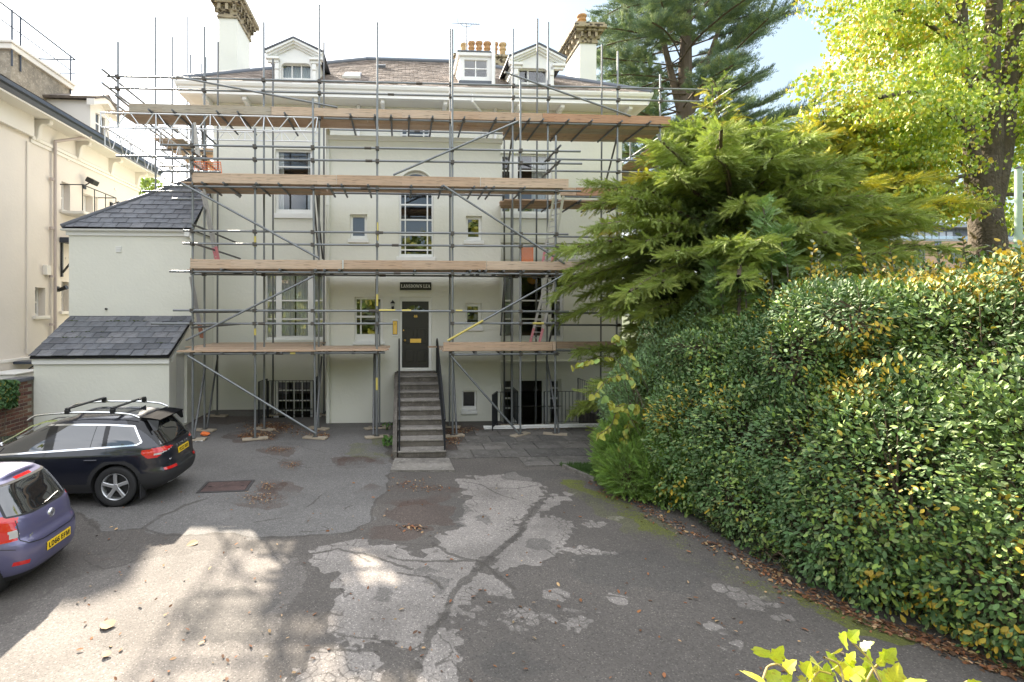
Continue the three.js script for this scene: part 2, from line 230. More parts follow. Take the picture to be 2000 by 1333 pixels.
/* string courses on the right wing */
for (const [v0, v1] of [[466, 475], [703, 709]]) { const r = R(979, 1214, v0, v1, ZW); mesh('string_course', rbox(PX1 + 0.01, XR + 0.03, r.y0, r.y1, ZW + 0.002, ZW + 0.07, 0.015), M.sageDark, house); }
{ const r = R(979, 1214, 479, 507, ZW); mesh('band', box(PX1 + 0.01, XR + 0.01, r.y0, r.y1, ZW + 0.002, ZW + 0.02), M.white, house); }
for (const [u, v] of [[1160, 361], [1160, 452]]) { const r = R(u - 6, u + 6, v - 3.5, v + 3.5, ZW); const l = []; for (let i = 0; i < 4; i++) l.push(box(r.x0, r.x1, mix(r.y0, r.y1, i / 4), mix(r.y0, r.y1, (i + 0.7) / 4), ZW + 0.003, ZW + 0.02)); mesh('air_brick', l, M.whiteMatt, house); }
{ // the door itself
  const z = -0.09, fr = mesh('door_frame', prism(rect(DR.x0 + 0.002, DR.x1 - 0.002, DR.y0 + 0.002, DR.y1 - 0.002), -0.2, -0.06, [rect(...(r => [r.x0, r.x1, r.y0, r.y1])(R(785, 837.5, 589, 719, -0.06)))]), M.white, house);
  const L = R(785, 837.5, 589, 719, -0.06), x0 = L.x0 + 0.004, x1 = L.x1 - 0.004, y0 = L.y0 + 0.01, y1 = L.y1 - 0.004, w = x1 - x0, h = y1 - y0;
  const pan = [[0.09, 0.46, 0.07, 0.27], [0.54, 0.91, 0.07, 0.27], [0.09, 0.46, 0.35, 0.61], [0.54, 0.91, 0.35, 0.61]].map(p => [x0 + p[0] * w, x0 + p[1] * w, y0 + p[2] * h, y0 + p[3] * h]);
  const cx = (x0 + x1) / 2, fy = y0 + 0.83 * h, ra = 0.37 * w, fans = [];
  for (let i = 0; i < 4; i++) { const a0 = Math.PI * (i + 0.1) / 4, a1 = Math.PI * (i + 0.9) / 4, p = []; for (let k = 0; k <= 5; k++) { const a = mix(a0, a1, k / 5); p.push([cx + Math.cos(a) * ra, fy + Math.sin(a) * ra * 0.75]); } for (let k = 5; k >= 0; k--) { const a = mix(a0, a1, k / 5); p.push([cx + Math.cos(a) * ra * 0.35, fy + Math.sin(a) * ra * 0.26]); } fans.push(p); }
  const d = mesh('front_door', prism(rect(x0, x1, y0, y1), z - 0.045, z, [...pan.map(p => rect(...p)), ...fans]), M.doorPaint, house);
  for (const p of pan) { mesh('panel', [box(p[0], p[1], p[2], p[3], z - 0.04, z - 0.018), rbox(p[0] + 0.035, p[1] - 0.035, p[2] + 0.035, p[3] - 0.035, z - 0.03, z - 0.006, 0.008)], M.doorPaint, d); }
  for (const p of fans) mesh('pane', prism(p, z - 0.03, z - 0.024), M.glass, d);
  const rr = R(801, 822.5, 662, 670, z); const pl = mesh('letter_plate', rbox(rr.x0, rr.x1, rr.y0, rr.y1, z, z + 0.012, 0.004), M.brass, d);
  const k = PZ(791, 665, z), kn = new THREE.SphereGeometry(0.035, 16, 12); kn.translate(k.x, k.y, z + 0.05); mesh('door_knob', [kn, bar(V(k.x, k.y, z), V(k.x, k.y, z + 0.05), 0.014)], M.brass, d);
  const q = PZ(786.5, 645.5, z), yl = new THREE.CylinderGeometry(0.02, 0.02, 0.02, 16); yl.rotateX(Math.PI / 2); yl.translate(q.x + 0.025, q.y, z + 0.01); mesh('lock', yl, M.brass, d);
  mesh('weather_bar', rbox(x0 + 0.003, x1 - 0.003, y0, y0 + 0.05, z, z + 0.03, 0.01), M.doorPaint, d);
  const font = await new FontLoader().loadAsync('fonts/droid/droid_serif_bold.typeface.json');
  const txt = (s, size, depth) => { const g = new TextGeometry(s, { font, size, depth, curveSegments: 4, bevelEnabled: false }); g.computeBoundingBox(); const b = g.boundingBox; g.translate(-(b.min.x + b.max.x) / 2, -(b.min.y + b.max.y) / 2, 0); return g; };
  globalThis.txtGeo = txt;
  const nn = PZ(811.5, 618, z), g48 = txt('48', 0.075, 0.008); g48.translate(nn.x, nn.y, z + 0.001); mesh('door_number', g48, M.brass, d);
  mesh('door_sill', box(DR.x0 - 0.03, DR.x1 + 0.03, DR.y0 - 0.04, DR.y0 - 0.002, -0.2, 0.05), M.white, fr);
  // the name board
  const s = R(781, 842.5, 551.5, 567, 0.02), sg = thing('name_board', 'black name board with white LANSDOWN LEA lettering above the front door', 'sign', null, [(s.x0 + s.x1) / 2, (s.y0 + s.y1) / 2, 0.003]);
  const hw = (s.x1 - s.x0) / 2, hh = (s.y1 - s.y0) / 2; mesh('board', rbox(-hw, hw, -hh, hh, 0, 0.025, 0.012), M.black, sg);
  const t = txt('LANSDOWN LEA', 0.098, 0.003); t.computeBoundingBox(); const tw = t.boundingBox.max.x - t.boundingBox.min.x; t.scale(Math.min(1.2, hw * 1.86 / tw), 1, 1); t.translate(0, 0, 0.0255); mesh('lettering', t, M.white, sg);
}
{ // wall lantern
  const p = PZ(767, 597, 0.12), t = thing('wall_lantern', 'black carriage lantern fixed to the wall left of the front door', 'lamp', null, [p.x, p.y, 0]);
  mesh('bracket', [rbox(-0.035, 0.035, -0.16, -0.02, 0.002, 0.025, 0.006), tubeOf([V(0, -0.1, 0.02), V(0, -0.15, 0.07), V(0, -0.13, 0.12), V(0, -0.1, 0.12)], 0.012)], M.black, t);
  const lt = (pts) => { const g = new THREE.LatheGeometry(pts.map(a => new THREE.Vector2(...a)), 6); g.translate(0, 0, 0.12); return g; };
  mesh('lantern_cap', lt([[0.004, 0.17], [0.012, 0.155], [0.03, 0.125], [0.085, 0.075], [0.08, 0.065]]), M.black, t);
  mesh('glass', lt([[0.05, -0.06], [0.075, 0.064]]), M.glass, t);
  mesh('lantern_base', lt([[0.055, -0.06], [0.04, -0.09], [0.012, -0.12], [0.004, -0.15]]), M.black, t);
}
{ // entry phone
  const b = R(765.5, 777.5, 624, 657, 0), p = R(767.3, 775.8, 627.5, 653.5, 0), cx = (b.x0 + b.x1) / 2, cy = (b.y0 + b.y1) / 2, t = thing('entry_phone', 'brass entry phone panel on a white back board beside the front door', 'intercom', null, [cx, cy, 0.002]);
  mesh('back_board', rbox(b.x0 - cx, b.x1 - cx, b.y0 - cy, b.y1 - cy, 0, 0.03, 0.006), M.white, t);
  mesh('surround', rbox(p.x0 - cx - 0.008, p.x1 - cx + 0.008, p.y0 - cy - 0.008, p.y1 - cy + 0.008, 0.03, 0.036, 0.003), M.black, t);
  mesh('brass_plate', rbox(p.x0 - cx + 0.006, p.x1 - cx - 0.006, p.y0 - cy + 0.006, p.y1 - cy - 0.006, 0.036, 0.042, 0.003), M.brass, t);
  for (let i = 0; i < 5; i++) { const g = new THREE.CylinderGeometry(0.009, 0.009, 0.012, 10); g.rotateX(Math.PI / 2); g.translate(0, 0.02 - i * 0.04, 0.046); mesh('button', g, M.white, t); }
  mesh('speaker', [0, 1, 2].map(i => box(-0.025, 0.025, 0.09 + i * 0.02, 0.096 + i * 0.02, 0.0423, 0.0445)), M.black, t);
}
/* drain pipes on the house */
function pipe(pts, r, mat, parent, name = 'drainpipe') { const l = []; for (let i = 0; i + 1 < pts.length; i++) l.push(bar(pts[i], pts[i + 1], r, 10)); for (let i = 1; i + 1 < pts.length; i++) { const s = new THREE.SphereGeometry(r, 10, 8); s.translate(...pts[i].toArray()); l.push(s); } return mesh(name, l, mat, parent); }
{ const z = ZW + 1.9, a = PZ(640.5, 823, 0.06), x = a.x; const p = pipe([V(x, 0.02, 0.06), V(x, YZ(640, 306, 0.06), 0.06), V(x - 0.02, YZ(640, 250, 0.06), -0.1)], 0.062, M.pvc, house); for (const v of [784, 660, 530, 400]) mesh('pipe_collar', (() => { const g = new THREE.CylinderGeometry(0.075, 0.075, 0.07, 12); g.translate(x, YZ(640, v, 0.06), 0.06); return g; })(), M.pvc, p); }
{ const a = PZ(653, 824, 0.04); }
{ const x = XZ(970, ZE + 0.05), xb = XZ(968, ZW + 0.08); pipe([V(x, YE + 0.05, ZE - 0.55), V(x, YZ(970, 79, ZE - 0.55), ZE - 0.55)], 0.065, M.white, house, 'soil_pipe'); pipe([V(xb, PT, ZW + 0.08), V(xb, YS, ZW + 0.08)], 0.06, M.white, house, 'soil_pipe'); }
{ const z = ZE - 0.02, p0 = PZ(922, 184, z), p1 = PZ(923, 199, z), p2 = PZ(943, 222, ZW + 0.07); pipe([p0, p1, p2, V(p2.x, PT, ZW + 0.07)], 0.04, M.white, house); }
{ const p = PZ(700, 206, ZW + 0.1); pipe([V(p.x, PT, ZW + 0.1), V(p.x, p.y, ZW + 0.1)], 0.055, M.white, house, 'vent_pipe'); const g = new THREE.CylinderGeometry(0.075, 0.075, 0.05, 14); g.translate(p.x, p.y - 0.05, ZW + 0.1); mesh('pipe_collar', g, M.white, house); }

/* eaves, roof */
const EXL = XZ(338, ZE), EXR = XZ(1277, ZE), T = 0.63, ZB = ZW - 10.85;   // T: rise per metre
function profileX(pts, x0, x1, m0 = 0, m1 = 0) {     // profile in (z, y) along x; mitred by m per metre of z
  const n = pts.length, f = [], P = (i, x, m) => V(x + m * pts[i % n][0], pts[i % n][1], pts[i % n][0]);
  for (let i = 0; i < n; i++) f.push([P(i, x0, m0), P(i, x1, m1), P(i + 1, x1, m1), P(i + 1, x0, m0)].reverse());
  f.push(pts.map((_, i) => P(i, x0, m0)), pts.map((_, i) => P(i, x1, m1)).reverse()); return quads(f);
}
{
  const h = YE - YS, k = [[0, YE], [0.0, YE - 0.05], [-0.03, YE - 0.13], [-0.09, YE - 0.17], [-0.09, YE - 0.23], [-0.13, YE - 0.26], [-0.14, YS + 0.05], [-0.12, YS + 0.03], [-0.12, YS], [-0.30, YS], [-0.30, YE - 0.04], [-0.14, YE - 0.04], [-0.13, YE - 0.01], [-0.02, YE - 0.01]].map(p => [p[0], p[1]]);
  const g = profileX(k.slice().reverse(), EXL, EXR, -1, 1); g.translate(0, 0, ZE); mesh('eaves_moulding', g, M.white, house);
  for (const [s, X] of [[1, EXL], [-1, EXR]]) { const q = profileX(k.slice().reverse(), 0, 9.15 + 0.0, -1, 1); q.rotateY(s > 0 ? -Math.PI / 2 : Math.PI / 2); if (s > 0) q.translate(X, 0, ZE - 9.15); else q.translate(X, 0, ZE); if (s > 0) { /* runs +z */ } mesh('eaves_moulding', q, M.white, house); }
  mesh('soffit', [box(EXL + 0.3, EXR - 0.3, YS, YS + 0.03, ZW + 0.002, ZE - 0.3), box(EXL + 0.3, XL - 0.002, YS, YS + 0.03, ZB + 0.3, ZW), box(XR + 0.002, EXR - 0.3, YS, YS + 0.03, ZB + 0.3, ZW)], M.whiteMatt, house);
  // scrolled eaves brackets
  const sc = new THREE.Shape(); sc.moveTo(0, 0); sc.lineTo(0.62, 0); sc.lineTo(0.62, -0.1); sc.bezierCurveTo(0.5, -0.2, 0.42, -0.08, 0.3, -0.16); sc.bezierCurveTo(0.16, -0.26, 0.22, -0.4, 0.1, -0.5); sc.bezierCurveTo(0.06, -0.56, 0.02, -0.52, 0, -0.5); sc.lineTo(0, 0);
  for (const u of [408, 484, 620, 748, 868, 1010, 1092, 1222]) { const g2 = new THREE.ExtrudeGeometry(sc, { depth: 0.11, bevelEnabled: true, bevelSize: 0.012, bevelThickness: 0.012, bevelSegments: 1 }); g2.translate(0, 0, -0.055); g2.rotateY(-Math.PI / 2); g2.translate(XZ(u, ZW + 0.2), YS - 0.004, ZW + 0.004); mesh('eaves_bracket', uvm(g2), M.white, house); }
}
// slates: cut to fit each row between xl(t) and xr(t); t runs up the slope
function slates(o, along, up, len, gauge, width, xl, xr, out, seed, thick = 0.007) {
  const r = rng(seed), n = up.clone().cross(along).normalize().multiplyScalar(-1); if (n.y < 0) n.negate();
  const rows = Math.ceil(len / gauge);
  for (let j = 0; j < rows; j++) {
    const t0 = j * gauge, a = xl(t0 + gauge * 0.5), b = xr(t0 + gauge * 0.5), L = Math.min(gauge * 1.55, len - t0 + 0.02);
    let x = Math.floor(a / width) * width - (j % 2) * width / 2;
    for (; x < b; x += width) {
      const x0 = Math.max(x + 0.008, a), x1 = Math.min(x + width - 0.008, b); if (x1 - x0 < 0.04) continue;
      const dz = 0.004 + r() * 0.008, c = o.clone().addScaledVector(along, (x0 + x1) / 2).addScaledVector(up, t0 + L / 2 + (r() - 0.5) * 0.02).addScaledVector(n, 0.022 + dz);
      const tilt = -0.016 / gauge * (1 + 0.4 * (r() - 0.5)), u2 = up.clone().addScaledVector(n, tilt).normalize(), al = along.clone().addScaledVector(u2, (r() - 0.5) * 0.02).normalize();
      const n2 = al.clone().cross(u2).normalize(); if (n2.y < 0) n2.negate();
      out.push(new THREE.Matrix4().makeBasis(al.multiplyScalar(x1 - x0), u2.clone().multiplyScalar(L), n2.multiplyScalar(thick)).setPosition(c));
    }
  }
}
const slateGeo = uvm(new THREE.BoxGeometry(1, 1, 1));
const RT = (ZE - 0.04 - (ZW - 5)) ; // half depth of the roof
{
  const yE = YE - 0.03, zr = ZE - RT, yr = yE + RT * T, A = V(EXL + 0.03, yE, ZE - 0.04), B = V(EXR - 0.03, yE, ZE - 0.04), C = V(EXR - RT, yr, zr), D = V(EXL + RT, yr, zr), E2 = V(EXL + 0.03, yE, 2 * zr - ZE), F2 = V(EXR - 0.03, yE, 2 * zr - ZE);
  const roof = mesh('roof', quads([[A, B, C, D], [F2, E2, D, C], [E2, A, D], [B, F2, C]]), M.slateOld, house);
  const up = V(0, T, -1).normalize(), m = [], len = C.clone().sub(V(C.x, A.y, A.z)).length(), k = RT / len;
  slates(V(0, yE, ZE - 0.02), V(1, 0, 0), up, len, 0.2, 0.3, t => EXL + 0.03 + t * k, t => EXR - 0.03 - t * k, m, 5);
  const c = new THREE.Color(), r = rng(8); inst('roof_slates', slateGeo, new THREE.MeshStandardMaterial({ color: 0xffffff, roughness: 0.75, map: slateTex }), m, roof, m.map(() => { const v = 0.75 + 0.5 * r(); return LIN(0.38 * v, 0.31 * v, 0.26 * v); }));
  const m2 = []; slates(V(EXL + 0.01, yE, 0), V(0, 0, 1), V(1, T, 0).normalize(), len, 0.2, 0.3, t => E2.z + t * k, t => A.z - t * k, m2, 6); slates(V(EXR - 0.01, yE, 0), V(0, 0, 1), V(-1, T, 0).normalize(), len, 0.2, 0.3, t => E2.z + t * k, t => A.z - t * k, m2, 7);
  inst('roof_slates', slateGeo, M.slate, m2, roof);
  for (const [p, q] of [[D, C], [A, D], [B, C]]) { const n = V(0, 0.05, 0.0); mesh('ridge_tiles', bar(p.clone().add(n), q.clone().add(n), 0.11, 6), M.lead, roof); }
  globalThis.roofY = z => yE + (ZE - 0.04 - z) * T;
  { // roof light
    const z0 = -2.95, x0 = XZ(672, z0), x1 = XZ(705, z0), t = mesh('roof_light', box(-0.5 * (x1 - x0), 0.5 * (x1 - x0), 0, 0.09, -0.45, 0.45), M.lead, house); t.position.set((x0 + x1) / 2, roofY(z0) + 0.05, z0); t.rotation.x = Math.atan(T);
    mesh('pane', box(-0.42 * (x1 - x0), 0.42 * (x1 - x0), 0.091, 0.097, -0.38, 0.38), M.glass, t);
    mesh('flashing', box(-0.5 * (x1 - x0) - 0.02, 0.5 * (x1 - x0) + 0.02, -0.01, 0.094, 0.452, 0.5), M.white, t);
    const vx = XZ(743, -5), v = mesh('roof_vent', box(-0.2, 0.2, 0, 0.12, -0.12, 0.12), M.lead, house); v.position.set(vx, roofY(-5.3) + 0.03, -5.3); v.rotation.x = Math.atan(T);
  }
}
/* dormers */
function dormer(uc, uL, uR, vApex, vEave, win, zf) {
  const d = new THREE.Group(); d.name = 'dormer'; house.add(d);
  const xc = XZ(uc, zf), xl = XZ(uL, zf), xr = XZ(uR, zf), ya = YZ(uc, vApex, zf), ye = YZ(uc, vEave, zf), w = R(...win, zf);
  const hw = (xr - xl) / 2, sl = (ya - ye) / hw, zb = zf - (ya - roofY(zf)) / T - 0.1, y0 = roofY(zf) - 0.25;
  const wx0 = w.x0 - 0.22, wx1 = w.x1 + 0.22;
  const zbE = zf - (ye - roofY(zf)) / T - 0.25;
  // front wall with its window opening, shaped to the gable
  const rr = 0.16, hole = new THREE.Path(); hole.moveTo(w.x0, w.y0); hole.lineTo(w.x1, w.y0); hole.lineTo(w.x1, w.y1 - rr); hole.absarc(w.x1 - rr, w.y1 - rr, rr, 0, Math.PI / 2, false); hole.lineTo(w.x0 + rr, w.y1); hole.absarc(w.x0 + rr, w.y1 - rr, rr, Math.PI / 2, Math.PI, false); hole.lineTo(w.x0, w.y0);
  const gy = x => ya - 0.1 - Math.abs(x - xc) * sl;
  mesh('front', prism([[wx0, y0], [wx1, y0], [wx1, gy(wx1)], [xc, gy(xc)], [wx0, gy(wx0)]], zf - 0.12, zf, [hole]), M.white, d);
  for (const x of [wx0, wx1 - 0.1]) { const f = [V(x, y0, zf - 0.122), V(x, ye - 0.05, zf - 0.122), V(x, ye - 0.05, zbE), V(x, y0 - 0.2, zbE)]; const g = f.map(p => p.clone().setX(x + 0.1)); mesh('cheek', quads([f, g.slice().reverse(), [f[0], g[0], g[1], f[1]], [f[1], g[1], g[2], f[2]]]), M.whiteMatt, d); }
  // roof: two slopes with thickness
  for (const s of [-1, 1]) {
    const X = s < 0 ? xl : xr, e0 = V(X, ye, zf + 0.22), a0 = V(xc, ya, zf + 0.22), a1 = V(xc, ya, zb), e1 = V(X, ye, zbE - 0.1), dn = V(0, -0.06, 0), lo = [e0, a0, a1, e1].map(p => p.clone().add(dn)), hi = [e0, a0, a1, e1];
    const f = [hi, lo.slice().reverse()]; for (let i = 0; i < 4; i++) f.push([hi[i], lo[i], lo[(i + 1) % 4], hi[(i + 1) % 4]]); mesh('dormer_roof', quads(f), M.slate2, d);
    // raking cornice in steps under the slope
    const st = [[0.2, 0.065, 0.13], [0.14, 0.13, 0.2], [0.06, 0.2, 0.27]], l = [];
    for (const [zz, t0, t1] of st) l.push(prism([[X + s * -0.03, ye - t0], [xc, ya - t0], [xc, ya - t1], [X + s * -0.03 - s * (t1 - t0) * 0.6, ye - t1]], zf + 0.003, zf + zz)); mesh('raking_cornice', l, M.white, d);
    const xi = s < 0 ? wx0 : wx1, yb = ye - 0.2; // return of the cornice on the bracket
    mesh('cornice_return', [rbox(Math.min(X + s * -0.04, X - s * (hw * 0.5)), Math.max(X + s * -0.04, X - s * (hw * 0.5)), yb - 0.1, yb - 0.02, zf + 0.004, zf + 0.19, 0.01), rbox(Math.min(X - s * 0.1, X - s * (hw * 0.46)), Math.max(X - s * 0.1, X - s * (hw * 0.46)), yb - 0.2, yb - 0.1, zf + 0.004, zf + 0.13, 0.01)], M.white, d);
    const bx = xi - s * 0.1; mesh('bracket', [rbox(bx - 0.06, bx + 0.06, yb - 0.75, yb - 0.2, zf + 0.003, zf + 0.09, 0.02), rbox(bx - 0.075, bx + 0.075, yb - 0.42, yb - 0.2, zf + 0.004, zf + 0.12, 0.03)], M.white, d);
    const sx = xi - s * 0.06; mesh('scroll_foot', rbox(sx - 0.07, sx + 0.07, yb - 1.15, yb - 0.76, zf + 0.003, zf + 0.06, 0.02), M.lead, d);
  }
  // sashes
  const mid = mix(w.y0, w.y1, 0.44), ps = []; for (let i = 0; i < 3; i++) for (const [a, b] of [[w.y0 + 0.03, mid - 0.03], [mid + 0.03, w.y1 - 0.03]]) ps.push([mix(w.x0 + 0.02, w.x1 - 0.02, i / 3) + 0.018, mix(w.x0 + 0.02, w.x1 - 0.02, (i + 1) / 3) - 0.018, a, b]);
  mesh('sash', prism(rect(w.x0 - 0.03, w.x1 + 0.03, w.y0 - 0.03, w.y1 + 0.03), zf - 0.18, zf - 0.122, ps.map(p => rect(...p))), M.white, d);
  for (const p of ps) mesh('pane', box(p[0] - 0.004, p[1] + 0.004, p[2] - 0.004, p[3] + 0.004, zf - 0.153, zf - 0.148), M.glass, d);
  mesh('room_lining', [box(wx0 + 0.1, wx1 - 0.1, y0 - 0.1, ye - 0.1, zf - 1.2, zf - 1.15), box(wx0 + 0.1, wx1 - 0.1, ye - 0.1, ye - 0.08, zf - 1.14, zf - 0.19)], M.room, d);
  return { d, w, mid };
}
{
  const a = dormer(575, 518, 634, 77, 103, [549, 607, 124, 172], -1.85);
  const n = 40, f = [], X = k => mix(a.w.x0, a.w.x1, k / n), Z = k => -1.85 - 0.3 - 0.02 * Math.sin(k * 1.7); for (let i = 0; i < n; i++) f.push([V(X(i), a.mid - 0.05, Z(i)), V(X(i + 1), a.mid - 0.05, Z(i + 1)), V(X(i + 1), a.w.y1, Z(i + 1)), V(X(i), a.w.y1, Z(i))]); mesh('net_curtain', quads(f), M.curtain, a.d);
  dormer(1050, 991, 1105, 89, 115, [1014, 1070, 134, 180], -1.85);
}
{ // small flat dormer
  const z = -2.2, d = new THREE.Group(); d.name = 'box_dormer'; house.add(d);
  const r = R(898, 963, 112, 157, z), w = R(906.5, 952, 117.5, 149.5, z), zb = z - (r.y1 - roofY(z)) / T - 0.05;
  mesh('front', prism(rect(r.x0, r.x1, r.y0, r.y1), z - 0.1, z, [rect(w.x0, w.x1, w.y0, w.y1)]), M.white, d);
  const ps = [], mx = (w.x0 + w.x1) / 2, my = (w.y0 + w.y1) / 2; for (const a of [[w.x0 + 0.02, mx - 0.02], [mx + 0.02, w.x1 - 0.02]]) for (const b of [[w.y0 + 0.02, my - 0.02], [my + 0.02, w.y1 - 0.02]]) ps.push([...a, ...b]);
  mesh('casement', prism(rect(w.x0 + 0.002, w.x1 - 0.002, w.y0 + 0.002, w.y1 - 0.002), z - 0.08, z - 0.03, ps.map(p => rect(...p))), M.white, d);
  for (const p of ps) mesh('pane', box(p[0] - 0.004, p[1] + 0.004, p[2] - 0.004, p[3] + 0.004, z - 0.057, z - 0.052), M.glass, d);
  for (const x of [r.x0, r.x1 - 0.06]) { const f = [V(x, r.y0 - 0.1, z - 0.102), V(x, r.y1, z - 0.102), V(x, r.y1, zb)], g = f.map(p => p.clone().setX(x + 0.06)); mesh('cheek', quads([f, g.slice().reverse()]), M.whiteMatt, d); }
  mesh('dormer_roof', [rbox(r.x0 - 0.08, r.x1 + 0.06, r.y1 + 0.002, r.y1 + 0.13, zb - 0.1, z + 0.08, 0.02)], M.white, d); mesh('roof_edge', [box(r.x0 - 0.1, r.x1 + 0.08, r.y1 + 0.132, r.y1 + 0.17, zb - 0.1, z + 0.1)], M.lead, d);
  mesh('flashing', box(r.x0 - 0.05, r.x1 + 0.05, r.y0 - 0.12, r.y0 - 0.002, z - 0.1, z + 0.03), M.lead, d);
  mesh('room_lining', box(r.x0 + 0.1, r.x1 - 0.1, r.y0, r.y1 - 0.05, z - 1.1, z - 1.05), M.room, d);
}
/* chimneys */
function pot(x, y, z, h, r, mat, parent, plain) {
  const p = plain ? [[r * 0.8, 0], [r * 0.78, h * 0.8], [r, h * 0.82], [r, h * 0.95], [r * 0.9, h], [r * 0.75, h]] : [[r * 0.82, 0], [r * 0.75, h * 0.55], [r * 0.98, h * 0.58], [r * 1.02, h * 0.64], [r * 0.8, h * 0.68], [r * 0.86, h * 0.84], [r * 1.08, h * 0.88], [r * 1.08, h], [r * 0.8, h]];
  const g = new THREE.LatheGeometry(p.map(a => new THREE.Vector2(...a)), 14); g.translate(x, y, z); mesh('chimney_pot', g, mat, parent);
}
function stack(x0, x1, z0, z1, yb, yc, yt, parent, mat) {
  const c = mesh('chimney', box(x0, x1, yb, yc, z0, z1), mat, parent), e = (k, a, b) => rbox(x0 - k, x1 + k, a, b, z0 - k, z1 + k, 0.02), h = yt - yc;
  mesh('cap', [e(0.06, yc, yc + h * 0.12), e(0.03, yc + h * 0.121, yc + h * 0.5), e(0.22, yc + h * 0.501, yc + h * 0.62), e(0.32, yc + h * 0.621, yc + h * 0.78), e(0.26, yc + h * 0.781, yc + h * 0.9), e(0.05, yc + h * 0.901, yt)], M.stone, c);
  const br = [], n = 2, m = 4; for (let i = 0; i <= n; i++) { const x = mix(x0 + 0.06, x1 - 0.06, i / n); for (const z of [z1 + 0.09, z0 - 0.09]) br.push(rbox(x - 0.06, x + 0.06, yc + h * 0.25, yc + h * 0.5, z - 0.08, z + 0.08, 0.02)); }
  for (let i = 0; i <= m; i++) { const z = mix(z0 + 0.06, z1 - 0.06, i / m); for (const x of [x0 - 0.09, x1 + 0.09]) br.push(rbox(x - 0.08, x + 0.08, yc + h * 0.25, yc + h * 0.5, z - 0.06, z + 0.06, 0.02)); }
  mesh('corbels', br, M.stone, c); return c;
}
{
  let z = -5, x0 = XZ(427, z), x1 = XZ(462.5, z), c = stack(x0, x1, z - 1.75, z, 9.5, YZ(445, 36, z), YZ(445, -16, z), house, M.sage);
  pot((x0 + x1) / 2, YZ(445, -16, z), z - 0.5, 0.8, 0.17, M.buffpot, c); pot((x0 + x1) / 2, YZ(445, -16, z), z - 1.2, 0.8, 0.17, M.buffpot, c);
  z = -4.8; x0 = XZ(1132.5, z); x1 = XZ(1165, z); c = stack(x0, x1, z - 1.75, z, 9.5, YZ(1148, 85, z), YZ(1148, 45, z), house, M.whiteMatt);
  pot(XZ(1143, z), YZ(1148, 45, z), z - 0.4, YZ(1148, 20, z) - YZ(1148, 45, z), 0.19, M.terracotta, c);
  z = -8.2; x0 = XZ(889, z); x1 = XZ(994, z); const yb = YZ(940, 111, z); c = mesh('chimney', box(x0, x1, yb - 3, yb, z - 0.8, z), M.stone, house); mesh('cap', rbox(x0 - 0.08, x1 + 0.08, yb, yb + 0.12, z - 0.88, z + 0.08, 0.02), M.stone, c);
  [[908, 14, 86, 1], [923, 13, 83], [938, 13, 83], [954, 14, 84], [969, 13, 85], [985, 14, 86]].forEach(([u, w, v, pl], i) => pot(XZ(u, z), yb + 0.12, z - 0.4, YZ(u, v, z - 0.4) - yb - 0.12, (XZ(u + w / 2, z) - XZ(u - w / 2, z)) / 2 * 1.02, [M.buffpot, M.terracotta, M.terracotta, M.terracotta, M.terracotta, M.buffpot][i], c, pl));
  // aerial on the middle stack
  const t = thing('tv_aerial', 'thin rooftop television aerial on a mast behind the chimney pots', 'aerial'), az = z + 0.15, yb2 = YZ(911, 46, az), xa = XZ(911, az), bx0 = XZ(881, az), bx1 = XZ(937, az);
  mesh('mast', bar(V(xa, yb - 1.2, az), V(xa, yb2, az), 0.022), M.tubeDark, t); mesh('boom', [bar(V(bx0, yb2, az), V(bx1, yb2 - 0.02, az), 0.014), tubeOf([V(XZ(900, az), yb2, az), V(XZ(904, az), yb2 - 0.12, az), V(XZ(918, az), yb2 - 0.12, az), V(XZ(923, az), yb2, az)], 0.011)], M.tubeDark, t);
  for (let i = 0; i < 12; i++) { const x = XZ(900 + i * 3.1, az); mesh('director', bar(V(x, yb2, az - 0.1), V(x, yb2 + 0.0, az + 0.1), 0.006, 5), M.tubeDark, t); mesh('director', bar(V(x, yb2 - 0.045, az), V(x, yb2 + 0.06, az), 0.006, 5), M.tubeDark, t); }
  for (const s of [-1, 1]) { const x = XZ(895, az); mesh('reflector', [-1, 0, 1].map(k => bar(V(x, yb2, az + 0.03 * k), V(x - 0.09 + 0.03 * Math.abs(k), yb2 + s * 0.33, az + 0.22 * k), 0.006, 5)), M.tubeDark, t); }
}
